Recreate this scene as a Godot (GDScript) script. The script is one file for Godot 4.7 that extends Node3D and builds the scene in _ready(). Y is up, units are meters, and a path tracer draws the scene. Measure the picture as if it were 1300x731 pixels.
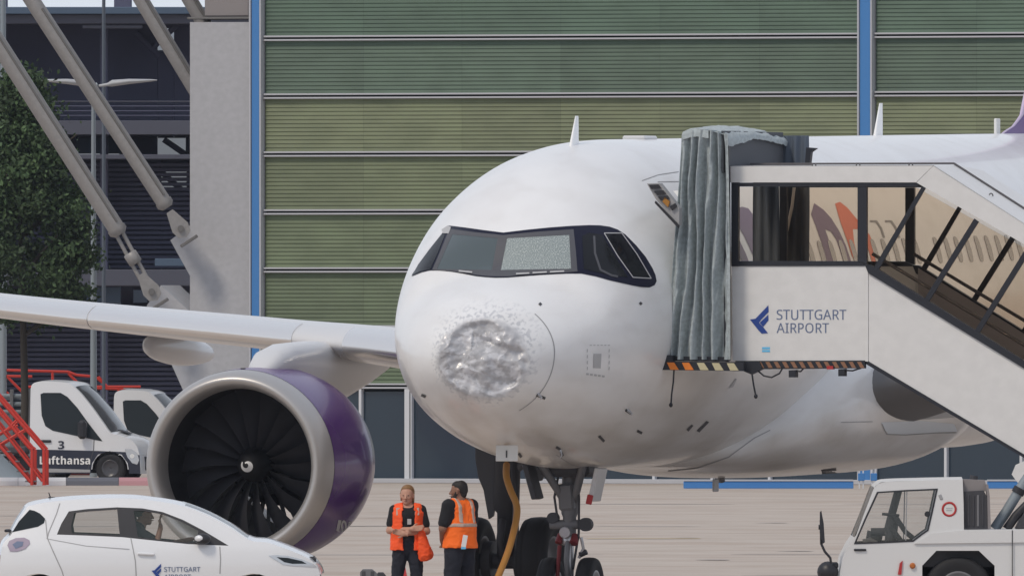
extends Node3D
# Airliner with a hail-battered nose on an airport apron, seen from far away through a long lens.
const F := 31000.0     # focal length, in pixels of the 1300 px wide photograph
const DC := 300.0      # camera to the aircraft's nose, metres
const HZ := 387.0      # row of the horizon
const CY := 3.9        # camera height
const YAW := -0.2705   # the aircraft's heading against the line of sight
const PITCH := 0.0105

var taken := {}
var rng := RandomNumberGenerator.new()

func _ready():
	# ---- camera, sky, sun, exposure
	var cam := Camera3D.new()
	cam.name = "camera"
	cam.fov = rad_to_deg(2.0 * atan(365.5 / F))
	cam.near = 5.0
	cam.far = 6000.0
	add_child(cam)
	cam.position = Vector3(0, CY, DC)
	cam.rotation = Vector3(atan((HZ - 365.5) / F), 0, 0)
	cam.current = true
	var env := Environment.new()
	env.background_mode = Environment.BG_SKY
	var sky := Sky.new()
	var sm := ProceduralSkyMaterial.new()
	sm.sky_top_color = Color(0.70, 0.73, 0.79)
	sm.sky_horizon_color = Color(0.82, 0.85, 0.89)
	sm.sky_curve = 0.25
	sm.ground_bottom_color = Color(0.55, 0.51, 0.47)
	sm.ground_horizon_color = Color(0.72, 0.71, 0.70)
	sm.sky_energy_multiplier = 1.0
	sky.sky_material = sm
	env.sky = sky
	env.background_energy_multiplier = 1.0
	env.tonemap_mode = Environment.TONE_MAPPER_LINEAR
	env.tonemap_exposure = 1.13
	env.fog_enabled = true   # thin haze over several hundred metres
	env.fog_density = 0.00005
	env.fog_light_color = Color(0.86, 0.89, 0.96)
	env.sdfgi_enabled = true
	env.ssao_enabled = true
	env.ssil_enabled = true
	var we := WorldEnvironment.new()
	we.name = "world_environment"
	we.environment = env
	add_child(we)
	var sun := DirectionalLight3D.new()
	sun.name = "sun"
	sun.light_color = Color(1.0, 0.95, 0.88)
	sun.light_energy = 0.45
	sun.light_angular_distance = 12.0
	sun.shadow_enabled = true
	add_child(sun)
	sun.look_at_from_position(Vector3.ZERO, Vector3(0.42, -0.80, -0.50), Vector3.UP)
	rng.seed = 7
	make_materials()
	# ---- the setting and the large structures
	build_ground()
	build_hall()
	build_struts()
	build_garage()
	build_poles_and_tree()
	# ---- the aircraft
	build_aircraft()
	build_engine()
	build_gear()
	# ---- things on the apron
	build_stairs()
	build_left_yard()
	build_car()
	build_tractor()
	build_people()
	build_small_things()

# ------------------------------------------------------------------ helpers
func px(x: float, y: float, d: float) -> Vector3:   # the place at distance d that a row and column of the photograph shows
	return Vector3((x - 650.0) * d / F, CY - (y - HZ) * d / F, DC - d)

func numbered(nm: String) -> String:
	if not taken.has(nm):
		taken[nm] = 0
		return nm
	taken[nm] += 1
	return "%s_%03d" % [nm, taken[nm]]

func tag(o: Node3D, label: String, category: String, group := "", kind := "") -> void:
	if label: o.set_meta("label", label)
	if category: o.set_meta("category", category)
	if group: o.set_meta("group", group)
	if kind: o.set_meta("kind", kind)

func thing(nm: String, label: String, category: String, at := Vector3.ZERO, yaw := 0.0, group := "") -> Node3D:
	var o := Node3D.new()
	o.name = numbered(nm)
	add_child(o)
	o.position = at
	o.rotation.y = yaw
	tag(o, label, category, group)
	return o

func part(nm: String, mesh: Mesh, mat: Material, parent: Node3D, xf := Transform3D.IDENTITY) -> MeshInstance3D:
	var o := MeshInstance3D.new()
	o.mesh = mesh
	o.material_override = mat
	var n := 0
	var nn := nm
	var key := "c%d/%s" % [parent.get_instance_id(), nm]
	n = taken.get(key, -1) + 1
	taken[key] = n
	if n > 0: nn = "%s_%03d" % [nm, n]
	o.name = nn
	parent.add_child(o, true)
	o.transform = xf
	return o

func assembly(nm: String, parent: Node3D) -> Node3D:
	var o := Node3D.new()
	var key := "c%d/%s" % [parent.get_instance_id(), nm]
	var n: int = taken.get(key, -1) + 1
	taken[key] = n
	o.name = nm if n == 0 else "%s_%03d" % [nm, n]
	parent.add_child(o, true)
	return o

func solo(nm: String, mesh: Mesh, mat: Material, label: String, category: String, at := Vector3.ZERO, group := "") -> MeshInstance3D:
	var o := MeshInstance3D.new()
	o.mesh = mesh
	o.material_override = mat
	o.name = numbered(nm)
	add_child(o)
	o.position = at
	tag(o, label, category, group)
	return o

func interp(t: Array, x: float) -> float:   # smooth curve through [x, y] pairs
	var n := t.size()
	if x <= t[0][0]: return t[0][1]
	if x >= t[n - 1][0]: return t[n - 1][1]
	var i := 0
	while x > t[i + 1][0]: i += 1
	var x0: float = t[i][0]
	var x1: float = t[i + 1][0]
	var y0: float = t[i][1]
	var y1: float = t[i + 1][1]
	var d := (y1 - y0) / (x1 - x0)
	var m0 := d
	var m1 := d
	if i > 0:
		var dp: float = (y0 - t[i - 1][1]) / (x0 - t[i - 1][0])
		m0 = 0.0 if dp * d <= 0 else 2.0 * dp * d / (dp + d)
	if i < n - 2:
		var dn: float = (t[i + 2][1] - y1) / (t[i + 2][0] - x1)
		m1 = 0.0 if dn * d <= 0 else 2.0 * dn * d / (dn + d)
	var h := x1 - x0
	var s := (x - x0) / h
	var s2 := s * s
	var s3 := s2 * s
	return y0 * (2 * s3 - 3 * s2 + 1) + m0 * h * (s3 - 2 * s2 + s) + y1 * (3 * s2 - 2 * s3) + m1 * h * (s3 - s2)

func lerpt(t: Array, x: float) -> float:
	var n := t.size()
	if x <= t[0][0]: return t[0][1]
	for i in n - 1:
		if x <= t[i + 1][0]:
			return lerpf(t[i][1], t[i + 1][1], (x - t[i][0]) / (t[i + 1][0] - t[i][0]))
	return t[n - 1][1]

class G:   # collects triangles and commits them as one mesh
	var v := PackedVector3Array()
	var c := PackedColorArray()
	var u := PackedVector2Array()
	var g := PackedInt32Array()
	var col := Color.WHITE
	var sg := -1
	func tri(p: Vector3, q: Vector3, r: Vector3) -> void:
		v.append(p); v.append(q); v.append(r)
		c.append(col); c.append(col); c.append(col)
		u.append(Vector2.ZERO); u.append(Vector2.ZERO); u.append(Vector2.ZERO)
		g.append(sg)
	func triu(p: Vector3, q: Vector3, r: Vector3, a: Vector2, b: Vector2, d: Vector2) -> void:
		v.append(p); v.append(q); v.append(r)
		c.append(col); c.append(col); c.append(col)
		u.append(a); u.append(b); u.append(d)
		g.append(sg)
	func quad(p: Vector3, q: Vector3, r: Vector3, s: Vector3) -> void:
		tri(p, q, r); tri(p, r, s)
	func quadc(p: Vector3, q: Vector3, r: Vector3, s: Vector3, a: Color, b: Color, d: Color, e: Color) -> void:
		var n := v.size()
		quad(p, q, r, s)
		c[n] = a; c[n + 1] = b; c[n + 2] = d; c[n + 3] = a; c[n + 4] = d; c[n + 5] = e
	func box(at: Vector3, size: Vector3, b := Basis.IDENTITY, bevel := 0.0) -> void:
		var h := size * 0.5
		var e := minf(bevel, minf(h.x, minf(h.y, h.z)) * 0.9)
		var old := sg
		sg = -1
		if e <= 0.0:
			for a in 3:
				for s in [-1.0, 1.0]:
					var n := Vector3.ZERO; n[a] = s * h[a]
					var p := Vector3.ZERO; p[(a + 1) % 3] = h[(a + 1) % 3]
					var q := Vector3.ZERO; q[(a + 2) % 3] = h[(a + 2) % 3] * s
					quad(at + b * (n - p - q), at + b * (n - p + q), at + b * (n + p + q), at + b * (n + p - q))
		else:
			var P := func(sx: float, sy: float, sz: float, a: int) -> Vector3:
				var r := Vector3(sx * (h.x - e), sy * (h.y - e), sz * (h.z - e))
				r[a] = (sx if a == 0 else sy if a == 1 else sz) * h[a]
				return at + b * r
			for a in 3:
				for s in [-1.0, 1.0]:
					var k := []
					for w in [[-1.0, -1.0], [-1.0, 1.0], [1.0, 1.0], [1.0, -1.0]]:
						var d := [0.0, 0.0, 0.0]
						d[a] = s; d[(a + 1) % 3] = w[0]; d[(a + 2) % 3] = w[1] * s
						k.append(P.call(d[0], d[1], d[2], a))
					quad(k[0], k[1], k[2], k[3])
			for a in 3:
				var a1 := (a + 1) % 3
				var a2 := (a + 2) % 3
				for s1 in [-1.0, 1.0]:
					for s2 in [-1.0, 1.0]:
						var k := []
						for w in [[-1.0, a1], [1.0, a1], [1.0, a2], [-1.0, a2]]:
							var d := [0.0, 0.0, 0.0]
							d[a] = w[0]; d[a1] = s1; d[a2] = s2
							k.append(P.call(d[0], d[1], d[2], w[1]))
						if s1 * s2 > 0: quad(k[0], k[1], k[2], k[3])
						else: quad(k[3], k[2], k[1], k[0])
			for sx in [-1.0, 1.0]:
				for sy in [-1.0, 1.0]:
					for sz in [-1.0, 1.0]:
						if sx * sy * sz > 0: tri(P.call(sx, sy, sz, 0), P.call(sx, sy, sz, 2), P.call(sx, sy, sz, 1))
						else: tri(P.call(sx, sy, sz, 0), P.call(sx, sy, sz, 1), P.call(sx, sy, sz, 2))
		sg = old
	func loft(rings: Array, closed := true, cap0 := false, cap1 := false) -> void:
		for i in rings.size() - 1:
			var a: PackedVector3Array = rings[i]
			var b: PackedVector3Array = rings[i + 1]
			var n := a.size()
			for j in (n if closed else n - 1):
				var k := (j + 1) % n
				quad(a[j], b[j], b[k], a[k])
		var old := sg
		sg = -1
		if cap0: fan(rings[0], true)
		if cap1: fan(rings[rings.size() - 1], false)
		sg = old
	func fan(r: PackedVector3Array, flip: bool) -> void:
		var m := Vector3.ZERO
		for p in r: m += p
		m /= r.size()
		for j in r.size():
			if flip: tri(m, r[j], r[(j + 1) % r.size()])
			else: tri(m, r[(j + 1) % r.size()], r[j])
	func tube(pts: Array, r, n := 10, caps := true) -> void:
		var rings := []
		var up := Vector3.UP
		for i in pts.size():
			var t: Vector3 = (pts[mini(i + 1, pts.size() - 1)] - pts[maxi(i - 1, 0)]).normalized()
			if absf(t.dot(up)) > 0.95: up = Vector3.RIGHT if absf(t.x) < 0.8 else Vector3.FORWARD
			var s := t.cross(up).normalized()
			up = s.cross(t).normalized()
			var rr: float = r[i] if r is Array else r
			var ring := PackedVector3Array()
			for j in n:
				var a := TAU * j / n
				ring.append(pts[i] + (s * cos(a) + up * sin(a)) * rr)
			rings.append(ring)
		var old := sg
		if sg == -1: sg = 1
		loft(rings, true, caps, caps)
		sg = old
	func lathe(prof: Array, n: int, xf: Transform3D) -> void:   # [along, radius] pairs, along local z
		var rings := []
		for p in prof:
			var ring := PackedVector3Array()
			for j in n:
				var a := TAU * j / n
				ring.append(xf * Vector3(cos(a) * p[1], sin(a) * p[1], p[0]))
			rings.append(ring)
		loft(rings)
	func ball(at: Vector3, r: Vector3, n := 10) -> void:
		var rings := []
		for i in n + 1:
			var t := PI * i / n
			var ring := PackedVector3Array()
			for j in n * 2:
				var a := TAU * j / (n * 2)
				ring.append(at + Vector3(sin(t) * cos(a) * r.x, cos(t) * r.y, sin(t) * sin(a) * r.z))
			rings.append(ring)
		var old := sg
		sg = 1
		loft(rings)
		sg = old
	func prism(poly: PackedVector2Array, xf: Transform3D, z0: float, z1: float) -> void:
		var old := sg
		sg = -1
		var idx := Geometry2D.triangulate_polygon(poly)
		for i in range(0, idx.size(), 3):
			var a := poly[idx[i]]
			var b := poly[idx[i + 1]]
			var d := poly[idx[i + 2]]
			tri(xf * Vector3(a.x, a.y, z1), xf * Vector3(b.x, b.y, z1), xf * Vector3(d.x, d.y, z1))
			tri(xf * Vector3(a.x, a.y, z0), xf * Vector3(d.x, d.y, z0), xf * Vector3(b.x, b.y, z0))
		var n := poly.size()
		for i in n:
			var a := poly[i]
			var b := poly[(i + 1) % n]
			quad(xf * Vector3(a.x, a.y, z0), xf * Vector3(b.x, b.y, z0), xf * Vector3(b.x, b.y, z1), xf * Vector3(a.x, a.y, z1))
		sg = old
	func add(o: G, xf := Transform3D.IDENTITY) -> void:
		for p in o.v: v.append(xf * p)
		c.append_array(o.c)
		u.append_array(o.u)
		g.append_array(o.g)
	func mesh() -> ArrayMesh:
		var st := SurfaceTool.new()
		st.begin(Mesh.PRIMITIVE_TRIANGLES)
		for i in v.size():
			st.set_smooth_group(g[i / 3])
			st.set_color(c[i])
			st.set_uv(u[i])
			st.add_vertex(v[i])
		st.generate_normals()
		st.index()
		return st.commit()
	func halves(tris: int) -> Array:   # one smooth surface handed out as two meshes, so that no crease shows between them
		var st := SurfaceTool.new()
		st.begin(Mesh.PRIMITIVE_TRIANGLES)
		for i in v.size():
			st.set_smooth_group(g[i / 3])
			st.set_color(c[i])
			st.add_vertex(v[i])
		st.generate_normals()
		var a := st.commit_to_arrays()
		var out := []
		for e in [[0, tris * 3], [tris * 3, v.size()]]:
			var b := []
			b.resize(Mesh.ARRAY_MAX)
			for k in [Mesh.ARRAY_VERTEX, Mesh.ARRAY_NORMAL, Mesh.ARRAY_COLOR]: b[k] = a[k].slice(e[0], e[1])
			var m := ArrayMesh.new()
			m.add_surface_from_arrays(Mesh.PRIMITIVE_TRIANGLES, b)
			out.append(m)
		return out
	func halves_with(o: G) -> Array:
		var both := G.new()
		both.add(self)
		var n := v.size() / 3
		both.add(o)
		return both.halves(n)
	func trimesh() -> TriangleMesh:
		var t := TriangleMesh.new()
		t.create_from_faces(v)
		return t

func pv(a: Array) -> PackedVector2Array:   # flat list of numbers to points
	var r := PackedVector2Array()
	for i in range(0, a.size(), 2): r.append(Vector2(a[i], a[i + 1]))
	return r

func arc(cx: float, cy: float, rx: float, ry: float, n := 24, a0 := 0.0, a1 := TAU) -> PackedVector2Array:
	var r := PackedVector2Array()
	for i in n:
		var a := a0 + (a1 - a0) * i / n
		r.append(Vector2(cx + cos(a) * rx, cy + sin(a) * ry))
	return r

func cut(outer: Array, holes: Array, cell: float) -> Array:   # triangles of the outlines minus the holes, cut into cells
	var out := []
	for poly: PackedVector2Array in outer:
		var lo := Vector2(1e9, 1e9)
		var hi := -lo
		for p in poly:
			lo = lo.min(p)
			hi = hi.max(p)
		for iy in range(floori(lo.y / cell), floori(hi.y / cell) + 1):
			for ix in range(floori(lo.x / cell), floori(hi.x / cell) + 1):
				var x := ix * cell
				var y := iy * cell
				var pieces: Array = Geometry2D.intersect_polygons(PackedVector2Array([Vector2(x, y), Vector2(x + cell, y), Vector2(x + cell, y + cell), Vector2(x, y + cell)]), poly)
				for h in holes:
					var next := []
					for pc in pieces:
						for q in Geometry2D.clip_polygons(pc, h): next.append(q)
					pieces = next
				for pc in pieces:
					if pc.size() < 3: continue
					if pc.size() == 4 or pc.size() == 3:
						out.append([pc[0], pc[1], pc[2]])
						if pc.size() == 4: out.append([pc[0], pc[2], pc[3]])
						continue
					var idx := Geometry2D.triangulate_polygon(pc)
					for i in range(0, idx.size(), 3): out.append([pc[idx[i]], pc[idx[i + 1]], pc[idx[i + 2]]])
	return out

# lays outlines on a surface: ray(p) gives [origin, direction] for a point of the outline
func drape(g: G, tm: TriangleMesh, outer: Array, holes: Array, ray: Callable, cell: float, off: float, uvs := 0.0) -> void:
	var memo := {}
	for t in cut(outer, holes, cell):
		var q := []
		for p: Vector2 in t:
			var key := Vector2i(roundi(p.x / cell * 512.0), roundi(p.y / cell * 512.0))
			if not memo.has(key):
				var r: Array = ray.call(p)
				var hit := tm.intersect_ray(r[0], r[1])
				if hit.is_empty(): memo[key] = null
				else:
					var n: Vector3 = hit.normal
					if n.dot(r[1]) > 0: n = -n
					memo[key] = hit.position + n * off
			if memo[key] == null: break
			q.append(memo[key])
		if q.size() == 3:
			g.triu(q[0], q[1], q[2], t[0] * uvs, t[1] * uvs, t[2] * uvs)

# ------------------------------------------------------------------ materials
var M := {}

func mat(nm: String, c: Color, rough := 0.6, metal := 0.0, coat := 0.0) -> StandardMaterial3D:
	var m := StandardMaterial3D.new()
	m.resource_name = nm
	m.albedo_color = Color(c.r, c.g, c.b).linear_to_srgb()
	m.roughness = rough
	m.metallic = metal
	if coat > 0.0:
		m.clearcoat_enabled = true
		m.clearcoat = coat
		m.clearcoat_roughness = 0.06
	M[nm] = m
	return m

func noise_tex(freq: float, seed_: int, stops: Array, size := 512, kind := FastNoiseLite.TYPE_SIMPLEX_SMOOTH, octaves := 4) -> NoiseTexture2D:
	var n := FastNoiseLite.new()
	n.seed = seed_
	n.frequency = freq
	n.noise_type = kind
	n.fractal_octaves = octaves
	var t := NoiseTexture2D.new()
	t.width = size
	t.height = size
	t.seamless = true
	t.noise = n
	var g := Gradient.new()
	g.offsets = PackedFloat32Array(stops.map(func(s): return s[0]))
	g.colors = PackedColorArray(stops.map(func(s): return s[1]))
	t.color_ramp = g
	return t

func grain(m: StandardMaterial3D, lo: float, hi: float, scale: float, seed_ := 1, freq := 0.02) -> void:   # uneven tone, laid over world axes
	m.albedo_texture = noise_tex(freq, seed_, [[0.25, Color(lo, lo, lo)], [0.75, Color(hi, hi, hi)]], 512)
	m.uv1_triplanar = true
	m.uv1_world_triplanar = true
	m.uv1_scale = Vector3(scale, scale, scale)

func glass(nm: String, c: Color, a: float) -> StandardMaterial3D:
	var m := mat(nm, c, 0.05)
	m.albedo_color.a = a
	m.transparency = BaseMaterial3D.TRANSPARENCY_ALPHA
	return m

func make_materials() -> void:
	mat("radome_paint", Color(1, 1, 1), 0.34, 0.0, 0.3).vertex_color_use_as_albedo = true
	var white := mat("white_aircraft_paint", Color(1, 1, 1), 0.32, 0.0, 0.4)
	white.vertex_color_use_as_albedo = true
	M.radome_paint.albedo_texture = noise_tex(0.012, 61, [[0.15, Color(0.955, 0.95, 0.945)], [0.5, Color(0.99, 0.99, 0.99)], [0.8, Color(1, 1, 1)]], 512, FastNoiseLite.TYPE_SIMPLEX_SMOOTH, 6)
	M.radome_paint.uv1_triplanar = true
	M.radome_paint.uv1_scale = Vector3(0.16, 0.4, 0.16)
	white.albedo_texture = M.radome_paint.albedo_texture
	white.uv1_triplanar = true
	white.uv1_scale = M.radome_paint.uv1_scale
	mat("wing_grey", Color(0.62, 0.62, 0.63), 0.35, 0.0, 0.3)
	mat("slat_metal", Color(0.86, 0.84, 0.82), 0.26, 0.8)
	mat("fairing_panel", Color(0.66, 0.72, 0.78), 0.35)
	mat("lip_metal", Color(0.47, 0.455, 0.445), 0.40, 0.6)
	mat("purple_paint", Color(0.066, 0.007, 0.150), 0.24, 0.0, 0.2).metallic_specular = 0.3
	M.purple_paint.metallic_specular = 0.3
	mat("purple_livery", Color(0.13, 0.07, 0.17), 0.35)
	mat("fin_purple", Color(0.115, 0.042, 0.225), 0.4)
	mat("fin_edge", Color(0.55, 0.45, 0.62), 0.35)
	mat("orange_livery", Color(0.75, 0.13, 0.035), 0.35)
	mat("dark_grey_root", Color(0.16, 0.155, 0.155), 0.5)
	mat("seam_grey", Color(0.33, 0.33, 0.34), 0.6)
	mat("light_mark", Color(0.45, 0.45, 0.46), 0.6)
	mat("dark_mark", Color(0.06, 0.06, 0.065), 0.6)
	mat("cockpit_mask", Color(0.012, 0.013, 0.030), 0.35).metallic_specular = 0.25
	mat("cockpit_frame", Color(0.075, 0.075, 0.085), 0.5)
	mat("cockpit_glass", Color(0.085, 0.108, 0.118), 0.12).metallic_specular = 0.4
	mat("side_glass", Color(0.010, 0.011, 0.014), 0.12).metallic_specular = 0.3
	mat("cabin_window", Color(0.16, 0.13, 0.12), 0.15, 0.0, 0.6)
	var cr := mat("crazed_glass", Color(0.50, 0.52, 0.515), 0.35)
	cr.albedo_texture = noise_tex(0.07, 5, [[0.15, Color(0.55, 0.60, 0.60)], [0.5, Color(0.80, 0.83, 0.83)], [0.8, Color(0.98, 1, 1)]], 512, FastNoiseLite.TYPE_CELLULAR, 5)
	mat("fan_black", Color(0.06, 0.06, 0.068), 0.3)
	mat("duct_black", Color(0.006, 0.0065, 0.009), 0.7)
	mat("swirl_white", Color(0.7, 0.7, 0.7), 0.5)
	mat("nozzle_metal", Color(0.4, 0.37, 0.33), 0.4, 0.7)
	mat("tyre_rubber", Color(0.012, 0.012, 0.014), 0.75)
	mat("gear_grey", Color(0.16, 0.16, 0.17), 0.5)
	mat("gear_dark", Color(0.045, 0.045, 0.052), 0.6)
	mat("gear_door", Color(0.085, 0.085, 0.092), 0.5)
	mat("gear_steel", Color(0.5, 0.5, 0.52), 0.3, 0.6)
	mat("red_paint", Color(0.42, 0.025, 0.025), 0.45)
	mat("faded_red", Color(0.20, 0.022, 0.025), 0.6)
	mat("red_rail", Color(0.55, 0.035, 0.02), 0.45)
	mat("yellow_hose", Color(0.36, 0.16, 0.025), 0.7)
	# stairs
	grain(mat("stairs_white", Color(0.72, 0.715, 0.71), 0.45), 0.975, 1.0, 0.4, 11)
	mat("stairs_dark", Color(0.012, 0.014, 0.022), 0.5)
	mat("stairs_grey", Color(0.085, 0.08, 0.085), 0.6)
	mat("stairs_lining", Color(0.34, 0.32, 0.33), 0.6)
	mat("stairs_tread", Color(0.16, 0.14, 0.13), 0.7)
	var sgl := mat("stairs_glass", Color(0.90, 0.79, 0.66), 0.02)
	sgl.albedo_color.a = 0.0
	sgl.refraction_enabled = true
	sgl.refraction_scale = 0.002
	var fab := mat("bellows_fabric", Color(0.42, 0.475, 0.495), 0.85)
	grain(fab, 0.88, 1.0, 1.3, 21)
	fab.rim_enabled = true
	fab.rim = 0.2
	mat("bellows_inside", Color(0.075, 0.082, 0.095), 0.8)
	mat("curtain_dark", Color(0.10, 0.125, 0.165), 0.8)
	mat("strap_grey", Color(0.75, 0.77, 0.8), 0.7)
	mat("hazard_orange", Color(0.72, 0.20, 0.02), 0.6)
	mat("hazard_cream", Color(0.52, 0.47, 0.30), 0.6)
	mat("hazard_brown", Color(0.26, 0.13, 0.075), 0.7)
	mat("print_blue", Color(0.012, 0.05, 0.26), 0.5)
	mat("print_slate", Color(0.12, 0.16, 0.27), 0.5)
	mat("print_cyan", Color(0.13, 0.50, 0.80), 0.5)
	# hall
	for k in 8:
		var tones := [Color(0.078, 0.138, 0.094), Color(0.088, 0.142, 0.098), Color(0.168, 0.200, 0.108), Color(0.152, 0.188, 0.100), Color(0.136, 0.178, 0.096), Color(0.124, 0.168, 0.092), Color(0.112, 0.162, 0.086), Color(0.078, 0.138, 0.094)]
		for j in 3:
			var m := mat("louvre_%d_%d" % [k, j], tones[k] * (0.93 + 0.06 * j), 0.5)
			m.albedo_texture = noise_tex(0.012, 40 + k * 3 + j, [[0.2, Color(0.90, 0.90, 0.90)], [0.55, Color(0.97, 0.96, 0.97)], [0.85, Color(1, 1, 1)]], 256)
			m.uv1_triplanar = true
			m.uv1_scale = Vector3(0.22, 0.5, 0.22)
	mat("hall_rail", Color(0.46, 0.47, 0.50), 0.45)
	mat("hall_gap", Color(0.03, 0.035, 0.04), 0.7)
	mat("hall_blue", Color(0.045, 0.20, 0.50), 0.4, 0.0, 0.3)
	grain(mat("hall_concrete", Color(0.42, 0.425, 0.45), 0.8), 0.96, 1.0, 0.5, 31)
	mat("hall_cap", Color(0.24, 0.22, 0.22), 0.7)
	mat("hall_window", Color(0.018, 0.035, 0.055), 0.12, 0.0, 0.5)
	mat("hall_mullion", Color(0.62, 0.63, 0.66), 0.45)
	grain(mat("strut_steel", Color(0.285, 0.275, 0.27), 0.45, 0.1), 0.95, 1.0, 0.6, 33)
	mat("strut_dark", Color(0.15, 0.145, 0.14), 0.5, 0.2)
	mat("garage_dark", Color(0.105, 0.11, 0.175), 0.8)
	mat("garage_sky_fill", Color(0.40, 0.46, 0.52), 0.8)
	mat("garage_louvre", Color(0.085, 0.09, 0.145), 0.7)
	mat("garage_slab", Color(0.080, 0.085, 0.115), 0.7)
	mat("garage_blue", Color(0.07, 0.11, 0.17), 0.6)
	mat("pole_grey", Color(0.26, 0.30, 0.33), 0.5, 0.2)
	mat("pole_dark", Color(0.09, 0.11, 0.14), 0.5)
	mat("lamp_head", Color(0.42, 0.43, 0.45), 0.5)
	mat("bark", Color(0.06, 0.05, 0.04), 0.9)
	var lf := mat("leaf", Color(1, 1, 1), 0.75)
	lf.vertex_color_use_as_albedo = true
	lf.backlight_enabled = true
	lf.backlight = Color(0.15, 0.2, 0.06)
	# vehicles
	mat("car_white", Color(0.76, 0.77, 0.79), 0.25, 0.0, 0.8)
	mat("van_white", Color(0.68, 0.69, 0.71), 0.35, 0.0, 0.4)
	mat("van_navy", Color(0.013, 0.017, 0.035), 0.4, 0.0, 0.3)
	mat("tractor_white", Color(0.66, 0.66, 0.66), 0.45)
	mat("trim_black", Color(0.017, 0.017, 0.022), 0.45)
	mat("interior_dark", Color(0.03, 0.03, 0.033), 0.8)
	mat("seat_grey", Color(0.10, 0.095, 0.09), 0.85)
	mat("seat_tan", Color(0.30, 0.22, 0.14), 0.85)
	glass("car_glass", Color(0.10, 0.14, 0.10), 0.16)
	glass("tractor_glass", Color(0.20, 0.22, 0.18), 0.12)
	mat("van_glass", Color(0.020, 0.026, 0.030), 0.1).metallic_specular = 0.3
	mat("lamp_clear", Color(0.55, 0.58, 0.62), 0.12, 0.3, 0.8)
	mat("lamp_rear", Color(0.36, 0.30, 0.38), 0.2, 0.0, 0.8)
	mat("wheel_alloy", Color(0.35, 0.35, 0.37), 0.35, 0.6)
	mat("amber", Color(0.45, 0.13, 0.02), 0.4)
	mat("barrier_white", Color(0.58, 0.58, 0.60), 0.6)
	mat("barrier_dark", Color(0.115, 0.12, 0.145), 0.6)
	mat("barrier_pink", Color(0.46, 0.24, 0.26), 0.6)
	mat("plate_white", Color(0.68, 0.68, 0.66), 0.5)
	# people
	var sk := mat("skin_fair", Color(0.50, 0.27, 0.19), 0.55)
	sk.subsurf_scatter_enabled = false
	mat("skin_tan", Color(0.25, 0.125, 0.08), 0.55)
	mat("hair_fair", Color(0.24, 0.13, 0.055), 0.7)
	mat("hair_black", Color(0.012, 0.010, 0.010), 0.7)
	mat("beard_black", Color(0.02, 0.015, 0.013), 0.8)
	mat("cloth_navy", Color(0.012, 0.014, 0.024), 0.9)
	mat("cloth_black", Color(0.010, 0.010, 0.013), 0.9)
	mat("vest_orange", Color(0.95, 0.10, 0.015), 0.7)
	mat("vest_amber", Color(0.98, 0.16, 0.008), 0.7)
	mat("reflective", Color(0.48, 0.36, 0.30), 0.45)
	mat("paper_white", Color(0.75, 0.75, 0.74), 0.7)
	mat("lip_red", Color(0.30, 0.10, 0.08), 0.6)
	mat("eye_dark", Color(0.03, 0.02, 0.02), 0.4)

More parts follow.
